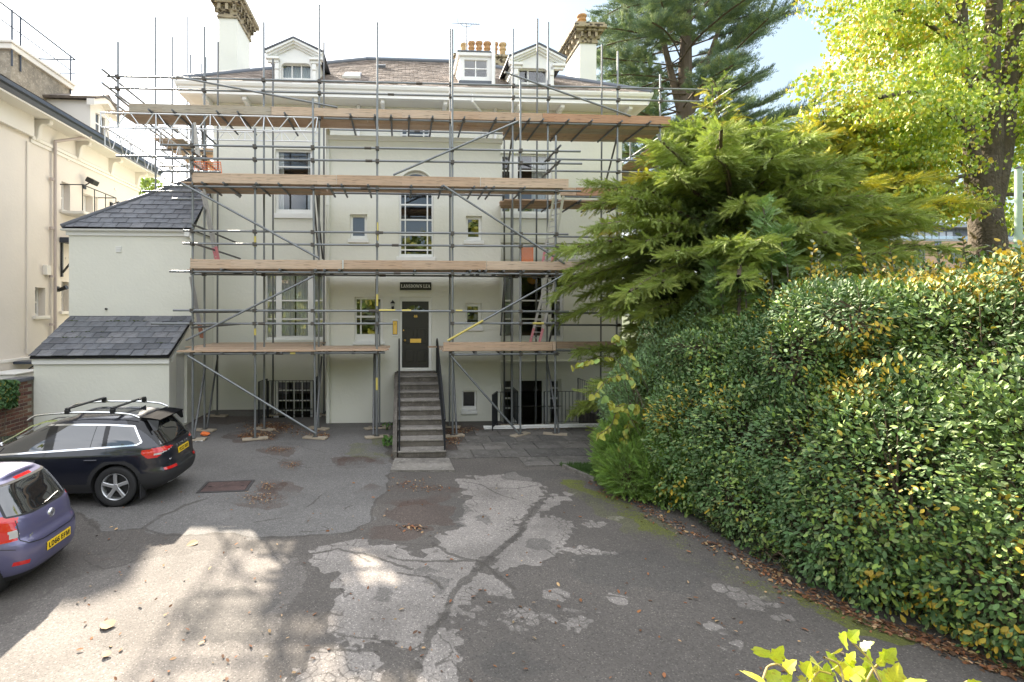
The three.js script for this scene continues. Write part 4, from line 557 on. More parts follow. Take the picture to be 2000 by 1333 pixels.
// lattice beams
function lattice(a0, a1, b0, b1, n, mat = M.alloy, r = 0.02) { // upper chord a0-a1, lower chord b0-b1
  const g = new THREE.Group(); g.name = 'lattice_beam'; scaf.add(g); mesh('chord', bar(a0, a1, r, 8), mat, g); mesh('chord', bar(b0, b1, r, 8), mat, g);
  const A = k => a0.clone().lerp(a1, k), B = k => b0.clone().lerp(b1, k);
  for (let i = 0; i < n; i++) { const k = i / n, s = 1 / n; mesh('lacing', bar(A(k + 0.08 * s), B(k + 0.45 * s), r * 0.7, 6), mat, g); mesh('lacing', bar(B(k + 0.55 * s), A(k + 0.92 * s), r * 0.7, 6), mat, g); if (i % 2 === 0) mesh('lacing', bar(A(k), B(k), r * 0.8, 6), mat, g); }
  mesh('lacing', bar(A(1), B(1), r * 0.8, 6), mat, g);
}
{
  const z = ZS.B + 0.16; lattice(PZ(196, 220, z), PZ(620, 230, z), PZ(198, 249, z), PZ(616, 257, z), 8, M.alloy, 0.022);
  lattice(PZ(405, 257, ZS.C), PZ(622, 259, ZS.C), PZ(405, 273, ZS.C), PZ(622, 277, ZS.C), 6);
  const y0 = YZ(216, 249, 0.9); lattice(V(-8.2, y0, 0.9), V(-8.2, y0, -4.4), V(-8.2, y0 - 0.5, 0.9), V(-8.2, y0 - 0.5, -4.4), 8); lattice(V(-7.0, y0 + 0.1, 0.3), V(-7.0, y0 + 0.1, -5.4), V(-7.0, y0 - 0.4, 0.3), V(-7.0, y0 - 0.4, -5.4), 9);
  lattice(PZ(265, 247, -1.6), PZ(405, 250, -1.6), PZ(240, 273, -1.6), PZ(405, 275, -1.6), 5);
  // guard rails and boards of the left return
  const yg = YZ(230, 146, 0.9), yh = YZ(230, 172, 0.9); for (const y of [yg, yh]) pole('level_tube', V(XS - 0.06, y, 1.2), V(XS - 0.06, y, -5.5)); pole('level_tube', V(XS - 0.05, Y4 + 0.3, 1.15), V(XS - 0.05, Y4 + 0.3, -5.2)); pole('level_tube', V(XS + 0.35, Y4 + 0.25, 1.3), V(XS + 0.4, Y4 - 0.06, -5.2), M.tubeDark);
  for (let i = 0; i < 4; i++) mesh('deck_board', box(-8.0 + i * 0.23, -7.78 + i * 0.23, Y4, Y4 + BT, -6.2, -1.46), woods[i], scaf);
  const yd = YZ(320, 276, -2.6); for (let i = 0; i < 5; i++) mesh('deck_board', box(-8.1 + (i % 2) * 0.1, -6.75, yd, yd + BT, -3.6 - i * 0.24, -3.38 - i * 0.24), woods[(i + 1) % 5], scaf); mesh('toe_board', box(-8.15, -8.11, yd, yd + 0.24, -4.8, -3.3), M.woodRed, scaf);
  for (const [z2, dy] of [[-3.3, 0], [-4.0, -0.3], [-4.7, -0.6]]) pole('level_tube', V(-8.6, yd - 0.1 + dy * 0.2, z2), V(-6.2, yd - 0.1 + dy * 0.2, z2));
  for (const [y, k] of [[yd - 0.4, -2.2], [yd - 0.9, -2.5]]) pole('level_tube', V(-8.3, y, k), V(-6.7, y, k), M.tubeDark);
  pole('brace_tube', PZ(355, 290, 0.8), PZ(405, 340, -1.2), M.tubeDark); pole('brace_tube', PZ(392, 255, 0.6), PZ(425, 285, -1.2), M.tubeDark); pole('brace_tube', PZ(392, 240, 0.6), PZ(412, 390, -0.6), M.tubeDark);
  for (const [a, b] of [[376, 400], [376, 424]]) for (const v of [300, 322, 440, 476, 610, 640]) { if (b === 424) continue; const p = PZ(a, v, ZS.A), y = p.y; pole('cross_tube', V(p.x + 0.05, y, 2.1), V(p.x + 0.05, y, ZW + 0.5), M.tubeDark); }
  for (const [u, v] of [[1086, 290], [1086, 318]]) { const p = PZ(u, v, ZS.A); pole('cross_tube', V(p.x + 0.05, p.y, 2.15), V(p.x + 0.05, p.y, 0.4), M.tubeDark); }
  // right return
  const xr = XZ(1300, ZS.B); for (let j = 0; j < 5; j++) { for (let i = 0; i < 5; i++) mesh('deck_board', box(XR + 0.55 + i * 0.235, XR + 0.775 + i * 0.235, Y4 - (j % 2) * 0.03, Y4 + BT - (j % 2) * 0.03, -1.5 - j * 2.0 - 1.98, -1.5 - j * 2.0), woods[(i + j) % 5], scaf); pole('cross_tube', V(XR + 0.2, Y4 - 0.07, -2.0 - j * 1.9), V(XR + 2.1, Y4 - 0.07, -2.0 - j * 1.9), M.tubeDark); }
  for (const z2 of [-3.2, -5.6]) pole('upright_tube', V(XR + 1.8, 0.05, z2), V(XR + 1.8, Y4 + 1.7, z2));
  for (const y of [Y4 + 0.55, Y4 + 1.05]) pole('level_tube', V(XR + 1.86, y, 1.0), V(XR + 1.86, y, -7)); for (const y of [Y3 - 0.1, Y3 + 0.6]) pole('level_tube', V(XR + 0.7, y, 0.7), V(XR + 0.7, y, -7), M.tubeDark);
  for (let i = 0; i < 3; i++) mesh('deck_board', box(XR + 0.5 + i * 0.24, XR + 0.72 + i * 0.24, Y3 + 1.1, Y3 + 1.1 + BT, -7.5, -2.4), woods[i + 1], scaf);
}
tag(mesh('couplers', couplers, M.clamp, scaf), null, null, null, 'stuff');
/* ladders, guards, loose things on the scaffold */
function ladder(label, p, q, w, n, mats) {
  const t = thing('ladder', label, 'ladder'), s = V(0, 0, 1).lerp(V(1, 0, 0), 0.35).normalize().multiplyScalar(w / 2);
  [1, -1].forEach((k, i) => { const o = s.clone().multiplyScalar(k); mesh('rail', plank(p.clone().add(o), q.clone().add(o), 0.03, 0.07, V(1, 0.2, 0.4)), M.alloy, t); if (mats) mesh('paint_band', plank(p.clone().add(o), p.clone().lerp(q, 0.22).add(o), 0.034, 0.074, V(1, 0.2, 0.4)), mats, t); });
  for (let i = 1; i < n; i++) { const c = p.clone().lerp(q, i / n); mesh('rung', bar(c.clone().add(s), c.clone().sub(s), 0.014, 6), M.alloy, t); }
}
const pink = std([0.75, 0.30, 0.35], 0.6);
ladder('aluminium ladder with pink foot on the second lift, leaning at the left of the wall', PZ(425, 512, 0.2), PZ(396, 372, 1.2), 0.4, 12, pink);
ladder('aluminium ladder on the second lift right of the porch, pink at its foot', PZ(1068, 520, 0.8), PZ(1091, 385, 1.3), 0.38, 12, pink);
ladder('pink-footed aluminium ladder on the lowest lift in front of the right french window', PZ(1044, 672, 0.7), PZ(1080, 530, 1.3), 0.38, 12, pink);
ladder('pale ladder between the top lifts above the annexe roof', PZ(392, 345, 0.6), PZ(378, 243, 1.0), 0.36, 9);
ladder('rusty ladder on the lowest lift behind the corner upright', PZ(394, 660, 0.4), PZ(373, 540, 1.2), 0.3, 10, std([0.35, 0.16, 0.10], 0.8));
function guard(label, u0, u1, v0, v1, z, nx, ny, turn) {
  const a = PZ(u0, v1, z), b = PZ(u1, v0, z), t = thing('brick_guard', label, 'mesh panel', null, [a.x, a.y, z]), w = b.x - a.x, h = b.y - a.y, l = [];
  for (let i = 0; i <= nx; i++) mesh('wire', bar(V(w * i / nx, 0, 0), V(w * i / nx, h, turn * 0.1), i % nx ? 0.006 : 0.011, 5), M.orange, t); for (let i = 0; i <= ny; i++) mesh('wire', bar(V(0, h * i / ny, turn * 0.1 * i / ny), V(w, h * i / ny, turn * 0.1 * i / ny), i % ny ? 0.006 : 0.011, 5), M.orange, t);
}
guard('orange wire guard on the top lift boards at the left corner of the villa', 381, 433, 319, 341, 1.2, 14, 5, 1);
guard('orange plastic mesh guard on the second lift boards right of the porch', 1018, 1041, 481, 511, 1.75, 14, 14, 0);
{ const p = PZ(1185, 503, -0.6), t = thing('yellow_tub', 'yellow plastic tub on the scaffold boards by the conifer', 'tub', null, [p.x, Y2 + 0.04, -0.6]); const g = new THREE.LatheGeometry([[0, 0], [0.13, 0], [0.17, 0.3], [0.185, 0.3], [0.185, 0.32], [0.16, 0.32], [0.125, 0.02], [0, 0.02]].map(a => new THREE.Vector2(...a)), 18); mesh('tub', g, std([0.8, 0.5, 0.05], 0.5), t); mesh('handle', tubeOf([V(-0.18, 0.3, 0), V(-0.13, 0.42, 0.05), V(0.13, 0.42, 0.05), V(0.18, 0.3, 0)], 0.006, 5, 16), M.black, t); }
/* white boards on the ground by the basement railing */
[[945, 1026, 835], [1024, 1110, 834.5], [1108, 1176, 833]].forEach(([u0, u1, v], i) => { const z = 1.06 - i * 0.015, t = thing('plastic_board', ['white plastic board lying by the railing, nearest the porch', 'white plastic board lying by the railing, middle of the three', 'white plastic board lying by the railing, nearest the shrub'][i], 'board'); const a = XZ(u0, z), b = XZ(u1, z); mesh('face', rbox(a, b, 0.012 + i * 0.004, 0.05 + i * 0.008, z - 0.1, z + 0.1, 0.006), M.white, t); mesh('lip', box(a, b, 0.051 + i * 0.008, 0.075 + i * 0.008, z - 0.1, z - 0.085), M.white, t); });
/* ================= ground ================= */
const wellR = [PX1 + 0.02, XZ(1200, ZR) + 0.0, ZW + 0.003, ZR - 0.03], wellL = [XZ(507, -0.9), XZ(626, -0.9), ZW + 0.003, -0.93];
const holeOf = w => [[w[0], -w[3]], [w[1], -w[3]], [w[1], -w[2]], [w[0], -w[2]]];
function sheet(outline, holes, y) { const s = new THREE.Shape(outline.map(p => new THREE.Vector2(p[0], -p[1]))); for (const h of holes) s.holes.push(new THREE.Path(h.map(p => new THREE.Vector2(...p)))); const g = new THREE.ShapeGeometry(s); g.rotateX(-Math.PI / 2); g.translate(0, y, 0); return uvm(g); }
const grassTex = dataTex(512, (x, y) => { const n = fbm(x * 20, y * 20, 4, 20), m = fbm(x * 4, y * 4, 3, 4); return [0.5 + 0.5 * n + 0.2 * m, 0.55 + 0.5 * n + 0.1 * m, 0.5 + 0.4 * n]; }, { repeat: 0.35 });
structure('ground', sheet([[-500, -500], [500, -500], [500, 500], [-500, 500]], [holeOf(wellR), holeOf(wellL)], -0.02), std([0.06, 0.075, 0.03], 1, { map: grassTex }));
for (const [w, n] of [[wellR, 'sunk_area'], [wellL, 'sunk_area']]) structure(n, [box(w[0], w[1], -1.3, -1.2, w[2], w[3]), box(w[0], w[1], -1.198, -0.03, w[3] - 0.002, w[3] + 0.1), box(w[1], w[1] + 0.1, -1.198, -0.03, w[2], w[3] - 0.004), box(w[0] - 0.1, w[0], -1.198, -0.03, w[2], w[3] - 0.004)], M.concrete);
{ // the drive: dark tarmac with paler worn patches, one area of painted sunlight, cracks, soil stains and moss, laid out on the ground in metres
  const S = 18, X0 = -9, Z0 = -3, N = 2048, K = N / S, C1 = document.createElement('canvas'), C2 = document.createElement('canvas'); C1.width = C1.height = C2.width = C2.height = N;
  const a = C1.getContext('2d'), b = C2.getContext('2d'), pt = (u, v) => { const p = PY(u, v, 0); return [(p.x - X0) * K, (p.z - Z0) * K]; };
  for (const c of [a, b]) { c.fillStyle = '#000'; c.fillRect(0, 0, N, N); c.lineJoin = c.lineCap = 'round'; c.globalCompositeOperation = 'lighter'; }
  const poly = (c, col, pts) => { c.fillStyle = col; c.beginPath(); pts.forEach((p, i) => c[i ? 'lineTo' : 'moveTo'](...pt(...p))); c.fill(); };
  const line = (c, col, w, pts) => { c.strokeStyle = col; c.lineWidth = w * K; c.beginPath(); pts.forEach((p, i) => c[i ? 'lineTo' : 'moveTo'](...pt(...p))); c.stroke(); };
  const blob = (c, col, u, v, ru, rv) => { const n = 18, p = []; for (let i = 0; i < n; i++) { const t = i / n * 2 * Math.PI, k = 0.8 + 0.4 * hash(u + i * 7 | 0, v | 0); p.push([u + Math.cos(t) * ru * k, v + Math.sin(t) * rv * k]); } poly(c, col, p); };
  // red: pale worn wearing course, and a sunlit patch painted in; green of the first: bluish older sheet by the house
  poly(a, '#0f0', [[-300, 1010], [60, 985], [150, 1000], [190, 1040], [285, 1032], [330, 1048], [450, 1043], [510, 1050], [600, 1048], [690, 1040], [722, 1018], [728, 985], [755, 960], [762, 925], [757, 880], [770, 822], [370, 796], [-300, 800]]);
  poly(a, '#400', [[-200, 1360], [60, 1180], [160, 1120], [330, 1085], [440, 1075], [560, 1085], [600, 1120], [560, 1180], [520, 1260], [540, 1360]]);  // pale grit brightened where the sun falls: sunlight painted into the tarmac
  poly(a, '#f00', [[600, 1078], [640, 1058], [700, 1055], [790, 1065], [815, 1090], [850, 1072], [880, 1035], [897, 1000], [908, 965], [888, 935], [1000, 926], [1060, 945], [1072, 965], [1042, 985], [1010, 1030], [985, 1070], [935, 1098], [922, 1130], [870, 1180], [848, 1212], [838, 1240], [818, 1262], [760, 1252], [700, 1262], [655, 1245], [640, 1195], [668, 1150], [650, 1120], [618, 1108]]);
  poly(a, '#f00', [[1078, 972], [1112, 960], [1098, 985], [1052, 1003], [1085, 1012], [1118, 1022], [1125, 1045], [1092, 1073], [1140, 1068], [1190, 1080], [1150, 1084], [1085, 1078], [1062, 1075], [1068, 1102], [1022, 1096], [985, 1112], [958, 1116], [985, 1070], [1022, 1035], [1048, 990]]);
  poly(a, '#f00', [[600, 1272], [690, 1258], [745, 1285], [738, 1340], [560, 1345], [585, 1300]]); poly(a, '#f00', [[842, 1228], [875, 1222], [900, 1250], [895, 1300], [880, 1345], [790, 1345], [810, 1290]]);
  poly(a, '#f00', [[895, 1145], [930, 1120], [985, 1130], [1012, 1165], [975, 1172], [940, 1150], [920, 1185], [878, 1210], [880, 1180]]); poly(a, '#f00', [[1040, 1060], [1085, 1085], [1062, 1102]]);
  for (const q of [[1090, 1165, 24, 12], [1030, 1206, 20, 11], [1008, 1220, 10, 6], [1112, 1222, 20, 11], [1145, 1216, 19, 10], [963, 1190, 9, 5], [1212, 1168, 11, 6], [1390, 1227, 22, 9], [1160, 1024, 22, 7], [1120, 985, 10, 4], [1430, 1150, 30, 9], [1470, 1170, 35, 10], [1205, 1012, 16, 5], [1400, 1115, 14, 4], [1130, 1097, 14, 4], [1500, 1185, 40, 9], [1540, 1210, 30, 8], [1180, 1078, 20, 5], [1430, 1258, 20, 8], [1055, 1124, 12, 5]]) blob(a, '#c00', ...q);
  const rr = rng(77); for (let i = 0; i < 80; i++) { const t = rr(), u = 900 + t * 260 + (rr() - 0.5) * 60, v = 1185 + rr() * 45; blob(a, '#b00', u, v, 2 + rr() * 5, 1.5 + rr() * 3); }
  // blue: cracks and joints
  for (const q of [[0.05, [150, 1000], [190, 1040], [285, 1032], [330, 1048], [450, 1043], [510, 1050], [600, 1048], [690, 1040], [722, 1018], [728, 985], [755, 960], [762, 925]], [0.07, [285, 1030], [310, 1010], [345, 995], [400, 975]], [0.05, [600, 1082], [655, 1076], [705, 1082], [740, 1096], [800, 1110]], [0.035, [690, 1082], [720, 1100]], [0.05, [755, 1090], [830, 1099], [905, 1096], [935, 1098]], [0.06, [850, 1062], [885, 1085], [935, 1098], [960, 1112], [1010, 1150]], [0.05, [775, 1118], [830, 1128], [860, 1150]], [0.10, [870, 1185], [925, 1120], [985, 1070], [1022, 1030], [1060, 980]], [0.09, [790, 1345], [830, 1262], [860, 1210], [880, 1180]], [0.03, [660, 1240], [740, 1255], [800, 1264], [840, 1255]], [0.03, [600, 1265], [690, 1270], [740, 1278]], [0.04, [640, 1195], [605, 1225], [590, 1250]], [0.03, [668, 1150], [675, 1170], [690, 1160]], [0.035, [500, 1020], [540, 1013], [595, 1007]], [0.04, [590, 993], [615, 980], [626, 967]], [0.03, [600, 1020], [608, 1007]], [0.02, [590, 1042], [640, 1035], [630, 1028]], [0.03, [675, 995], [692, 987]], [0.03, [900, 940], [935, 945], [975, 965], [1010, 975]], [0.03, [960, 955], [1010, 955], [1050, 948]], [0.025, [150, 1090], [230, 1075], [250, 1050]], [0.03, [160, 1090], [210, 1110], [240, 1105], [280, 1090]], [0.02, [230, 1080], [265, 1078]], [0.03, [1040, 1060], [1090, 1090]], [0.025, [850, 1300], [880, 1290], [900, 1310]], [0.02, [860, 1240], [885, 1275], [850, 1300]], [0.02, [760, 1060], [860, 1068]], [0.02, [420, 905], [520, 893], [600, 915], [700, 905]], [0.02, [480, 870], [560, 866], [640, 885]]]) line(a, '#00f', q[0], q.slice(1));
  // second canvas: red soil and rotted leaf stains, green moss, blue dark wet patches
  for (const q of [[505, 975, 55, 20], [550, 960, 35, 15], [520, 950, 30, 14], [545, 882, 38, 10], [567, 910, 24, 14], [800, 965, 90, 22], [820, 1005, 70, 25], [780, 1040, 60, 14], [150, 1090, 70, 12], [410, 820, 120, 8], [700, 900, 60, 8], [690, 905, 40, 10]]) blob(b, '#900', ...q);
  for (const q of [[540, 830, 70, 12], [500, 852, 60, 12], [900, 850, 60, 18], [885, 870, 14, 25]]) blob(b, '#b00', ...q);
  line(b, '#0f0', 0.34, [[1120, 945], [1165, 966], [1223, 995], [1291, 1038], [1359, 1070], [1427, 1100], [1478, 1128], [1560, 1168], [1640, 1200], [1760, 1248]]); line(b, '#050', 0.8, [[1150, 965], [1215, 1000], [1300, 1050], [1400, 1098], [1480, 1135]]); blob(b, '#0a0', 745, 870, 18, 20); blob(b, '#060', 720, 880, 50, 16);
  for (const q of [[870, 1000, 45, 30], [750, 1165, 22, 10], [845, 1140, 42, 14], [945, 1012, 14, 9], [1045, 1062, 32, 12], [1165, 975, 30, 14], [830, 1115, 30, 9], [1050, 930, 70, 12], [1250, 1120, 150, 40], [1000, 1290, 60, 30], [440, 1200, 90, 60]]) blob(b, '#00a', ...q);
  const A = a.getImageData(0, 0, N, N).data, B = b.getImageData(0, 0, N, N).data, d = new Uint8Array(N * N * 4), sg = x => Math.pow(clamp(x), 1 / 2.2) * 255;
  for (let j = 0; j < N; j++) for (let i = 0; i < N; i++) {
    const X = i / K, Z = j / K;
    const w1 = (vnoise(X * 3.1, Z * 3.1) - 0.5) * 0.3 + (vnoise(X * 11, Z * 11) - 0.5) * 0.12, w2 = (vnoise(X * 3.1 + 50, Z * 3.1) - 0.5) * 0.3 + (vnoise(X * 11 + 50, Z * 11) - 0.5) * 0.12;
    const cs = 0.10 + 0.09 * (vnoise(Math.floor(X / 1.3) * 3.1, Math.floor(Z / 1.3) * 2.7) > 0.5 ? 1 : 0), gx = X / cs + w1 * 1.2, gz = Z / cs + w2 * 1.2, ix = Math.floor(gx), iz = Math.floor(gz); let f1 = 9, f2 = 9, px = 0, pz = 0; // broken into angular lumps
    for (let e = -1; e < 2; e++) for (let f = -1; f < 2; f++) { const qx = ix + e + hash(ix + e, iz + f) * 0.9, qz = iz + f + hash(ix + e + 71, iz + f + 13) * 0.9, dd = (gx - qx) ** 2 + (gz - qz) ** 2; if (dd < f1) { f2 = f1; f1 = dd; px = qx; pz = qz; } else if (dd < f2) f2 = dd; }
    const gap = Math.sqrt(f2) - Math.sqrt(f1), lx = clamp(Math.round((px - w1 * 1.2 + w1 * 0.5 / cs) * cs * K), 0, N - 1), lz = clamp(Math.round((pz - w2 * 1.2 + w2 * 0.5 / cs) * cs * K), 0, N - 1), ql = (lz * N + lx) * 4, S8 = Math.round(0.2 * K), at8 = (u, v) => A[(clamp(lz + v, 0, N - 1) * N + clamp(lx + u, 0, N - 1)) * 4] / 255, near = (at8(S8, 0) + at8(-S8, 0) + at8(0, S8) + at8(0, -S8)) / 4;
    const si = clamp(Math.round(i + w1 * K * 0.8), 0, N - 1), sj = clamp(Math.round(j + w2 * K * 0.8), 0, N - 1), q = (sj * N + si) * 4, ci = clamp(Math.round(i + w1 * K * 0.35), 0, N - 1), cj = clamp(Math.round(j + w2 * K * 0.35), 0, N - 1), qc = (cj * N + ci) * 4;
    const n = fbm(X * 1.3 + 3, Z * 1.3, 4), g = hash(i, j), g2 = vnoise(X * 60, Z * 60), big = vnoise(X * 0.5 + 9, Z * 0.5);
    let r0 = 0.070, gg = 0.064, bb = 0.060; const m = A[q + 1] / 255, lm = A[ql] / 255, edge = clamp(Math.abs(near - lm) * 2.2), fleck = vnoise(X * 42, Z * 42), l = lm * (edge > 0.25 ? 1 - sstep(0.14, 0.05, gap + 0.12 * (fleck - 0.5)) * sstep(0.42, 0.6, vnoise(X * 1.7 + 40, Z * 1.7)) : 1);
    r0 = mix(r0, 0.100, m); gg = mix(gg, 0.098, m); bb = mix(bb, 0.098, m);
    const l2 = l * (0.72 + 0.28 * sstep(0.3, 0.6, n)); r0 = mix(r0, 0.172, l2); gg = mix(gg, 0.161, l2); bb = mix(bb, 0.155, l2);
    const wet = B[q + 2] / 255 * 0.8; r0 = mix(r0, 0.052, wet); gg = mix(gg, 0.050, wet); bb = mix(bb, 0.048, wet);
    const so = B[q] / 255 * sstep(0.3, 0.55, n + 0.25 * (g2 - 0.5)); r0 = mix(r0, 0.050, so); gg = mix(gg, 0.034, so); bb = mix(bb, 0.028, so);
    const mo = B[q + 1] / 255 * sstep(0.35, 0.6, n + 0.4 * (g2 - 0.5)); r0 = mix(r0, 0.072, mo); gg = mix(gg, 0.082, mo); bb = mix(bb, 0.016, mo);
    const ck = A[qc + 2] / 255 * sstep(0.18, 0.4, vnoise(X * 2.2 + 7, Z * 2.2 + 3) + 0.15); r0 = mix(r0, 0.042, ck * 0.7); gg = mix(gg, 0.038, ck * 0.7); bb = mix(bb, 0.034, ck * 0.7);
    const zone = sstep(0.52, 0.62, fbm(X * 0.55 + 21, Z * 0.55 + 4, 3)) * Math.max(l, m * 0.5), cz = zone * sstep(0.055, 0.02, gap + 0.05 * (fleck - 0.5)); r0 = mix(r0, 0.045, cz * 0.6); gg = mix(gg, 0.041, cz * 0.6); bb = mix(bb, 0.037, cz * 0.6);
    let v = (0.78 + 0.44 * n) * (0.62 + 0.36 * g2 + 0.42 * g) * (0.9 + 0.2 * big); if (g > 0.978) v *= 2.1; if (g < 0.03) v *= 0.5;
    v *= 1.28; const o = (j * N + i) * 4; d[o] = sg(r0 * 1.03 * v); d[o + 1] = sg(gg * v); d[o + 2] = sg(bb * 0.95 * v); d[o + 3] = 255;
  }
  const t = new THREE.DataTexture(d, N, N); t.colorSpace = THREE.SRGBColorSpace; t.wrapS = t.wrapT = THREE.RepeatWrapping; t.magFilter = THREE.LinearFilter; t.minFilter = THREE.LinearMipmapLinearFilter; t.generateMipmaps = true; t.needsUpdate = true;
  t.repeat.set(1 / S, 1 / S); t.offset.set(-X0 / S, -Z0 / S);
  const grit = dataTex(512, (x, y) => grey(0.5 * hash(x * 512 | 0, y * 512 | 0) + 0.5 * vnoise(x * 128, y * 128, 128)), { repeat: 0.7 });
  structure('driveway', sheet([[-13.2, ZW - 0.3], [wellR[1] + 6, ZW - 0.3], [wellR[1] + 6, 40], [-13.2, 40]], [holeOf(wellR), holeOf(wellL)], 0), new THREE.MeshStandardMaterial({ color: 0xffffff, roughness: 0.88, map: t, bumpMap: grit, bumpScale: 0.006 }));
}
{ // paving slabs in front of the right basement railing
  const g = new THREE.Group(); g.name = numbered('paving'); scene.add(g); tag(g, null, null, null, 'structure');
  const P = [[884, 872], [897, 850], [940, 843], [1190, 843], [1190, 905], [1148, 907], [1098, 912], [1040, 906], [960, 897], [895, 889]].map(p => PY(...p, 0)), inside = (x, z) => { let c = false; for (let i = 0, j = P.length - 1; i < P.length; j = i++) if ((P[i].z > z) !== (P[j].z > z) && x < (P[j].x - P[i].x) * (z - P[i].z) / (P[j].z - P[i].z) + P[i].x) c = !c; return c; };
  const r = rng(61), mats = [0, 1, 2, 3].map(i => std([0.125 + 0.02 * i, 0.12 + 0.018 * i, 0.115 + 0.016 * i], 0.92, { map: concTex, bumpMap: concTex, bumpScale: 0.003 })), w = 0.66, h = 0.68;
  for (let j = 0; j < 7; j++) for (let i = -1; i < 9; i++) {
    const x = 1.35 + i * w + (j % 2) * 0.3 + (r() - 0.5) * 0.02, z = 1.25 + j * h, cx0 = x + 0.008, cx1 = x + w - 0.008; if (!inside(x + w / 2, z + h / 2) && !(inside(x + w * 0.25, z + h * 0.4) && inside(x + w * 0.75, z + h * 0.4))) { r(); continue; }
    const b = rbox(cx0, cx1, -0.04, 0.016 + r() * 0.008, z + 0.008, z + h - 0.008, 0.008); mesh('slab', b, mats[Math.floor(r() * 4)], g);
  }
}
structure('lawn_patch', (() => { const p = [[1098, 912], [1148, 906], [1190, 904], [1230, 935], [1160, 940], [1120, 922]].map(q => PY(...q, 0)); return sheet(p.map(q => [q.x, q.z]), [], 0.02); })(), std([0.05, 0.09, 0.02], 1, { map: grassTex }));
{ const r = rng(63), m = [], p0 = PY(1105, 913, 0), p1 = PY(1165, 928, 0); for (let i = 0; i < 2600; i++) { const x = mix(p0.x - 0.1, p1.x + 0.5, r()), z = mix(p0.z - 0.15, p1.z + 0.1, r()); if (x < p0.x + (z - p0.z) * 0.9 - 0.1) continue; m.push(new THREE.Matrix4().compose(V(x, 0.02, z), new THREE.Quaternion().setFromEuler(new THREE.Euler((r() - 0.5) * 0.7, r() * 6.3, (r() - 0.5) * 0.7)), V(1, 0.6 + r(), 1))); } const g = quads([[V(-0.006, 0, 0), V(0.006, 0, 0), V(0.001, 0.06, 0.012)]]); const o = inst('grass', g, new THREE.MeshStandardMaterial({ color: LIN(0.06, 0.12, 0.025), roughness: 0.8, side: THREE.DoubleSide }), m, scene); tag(o, 'short green grass at the edge of the paving by the shrub', 'grass', null, 'stuff'); }
{ // kerb edge of the lawn patch
  const a = PY(1100, 914, 0), b = PY(1162, 941, 0); const t = thing('edging_kerb', 'low grey kerb edging between the drive and the small lawn', 'kerb'); for (let i = 0; i < 3; i++) mesh('kerb_stone', plank(a.clone().lerp(b, i / 3 + 0.005).setY(0.03), b.clone().lerp(a, 1 - (i + 1) / 3 + 0.005).setY(0.03), 0.06, 0.09), M.tread, t); }
{ // inspection cover
  const c = PY(442, 951, 0), t = thing('inspection_cover', 'rusty rectangular inspection cover set in the drive by the black car', 'manhole cover', null, [c.x, 0, c.z], 0.06); const mt = std([0.10, 0.062, 0.058], 0.7, { map: concTex });
  mesh('frame', [box(-0.46, 0.46, 0.003, 0.012, -0.32, -0.27), box(-0.46, 0.46, 0.003, 0.012, 0.27, 0.32), box(-0.46, -0.41, 0.003, 0.012, -0.268, 0.268), box(0.41, 0.46, 0.003, 0.012, -0.268, 0.268)], std([0.05, 0.045, 0.045], 0.7), t);
  mesh('cover', rbox(-0.4, 0.4, -0.01, 0.013, -0.26, 0.26, 0.004), mt, t); for (const x of [-0.3, 0.3]) mesh('lifting_eye', box(x - 0.03, x + 0.03, 0.0131, 0.016, -0.012, 0.012), M.black, t);
}
{ const p = PY(400, 852, 0), t = thing('orange_scrap', 'crumpled orange plastic scrap on the drive behind the black car', 'litter', null, [p.x, 0, p.z]); const g = new THREE.IcosahedronGeometry(0.1, 2), q = g.attributes.position; for (let i = 0; i < q.count; i++) { const k = 0.7 + 0.6 * vnoise(q.getX(i) * 25 + 9, q.getY(i) * 25 + q.getZ(i) * 13); q.setXYZ(i, q.getX(i) * k * 1.2, Math.max(0.005, 0.06 + q.getY(i) * k * 0.6), q.getZ(i) * k * 0.8); } g.computeVertexNormals(); mesh('wrapper', g, M.orange, t); }
{ const p = PY(388, 863, 0), t = thing('paper_scrap', 'white scrap of paper on the drive near the orange litter', 'litter', null, [p.x, 0.006, p.z]); mesh('sheet', quads([[V(-0.1, 0, 0.03), V(0, 0.03, 0.06), V(0.1, 0.005, 0.02), V(0.08, 0.012, -0.04), V(-0.06, 0.02, -0.05)]]), new THREE.MeshStandardMaterial({ color: LIN(0.8, 0.8, 0.8), side: THREE.DoubleSide }), t); }
/* ================= cars ================= */
const sansFont = await new FontLoader().loadAsync('fonts/droid/droid_sans_bold.typeface.json');
const textGeo = (s, size, depth, w) => { const g = new TextGeometry(s, { font: sansFont, size, depth, curveSegments: 3, bevelEnabled: false }); g.computeBoundingBox(); const b = g.boundingBox; g.translate(-(b.min.x + b.max.x) / 2, -(b.min.y + b.max.y) / 2, 0); if (w) g.scale(w / (b.max.x - b.min.x), 1, 1); return g; };
const curve = pts => h => { if (h <= pts[0][0]) return pts[0][1]; for (let i = 1; i < pts.length; i++) if (h <= pts[i][0]) { const a = pts[Math.max(0, i - 2)], b = pts[i - 1], c = pts[i], d = pts[Math.min(pts.length - 1, i + 1)], t = (h - b[0]) / (c[0] - b[0]), L = c[0] - b[0]; const m0 = i > 1 ? (c[1] - a[1]) / (c[0] - a[0]) * L : c[1] - b[1], m1 = i < pts.length - 1 ? (d[1] - b[1]) / (d[0] - b[0]) * L : c[1] - b[1]; const t2 = t * t, t3 = t2 * t; return (2 * t3 - 3 * t2 + 1) * b[1] + (t3 - 2 * t2 + t) * m0 + (-2 * t3 + 3 * t2) * c[1] + (t3 - t2) * m1; } return pts[pts.length - 1][1]; };
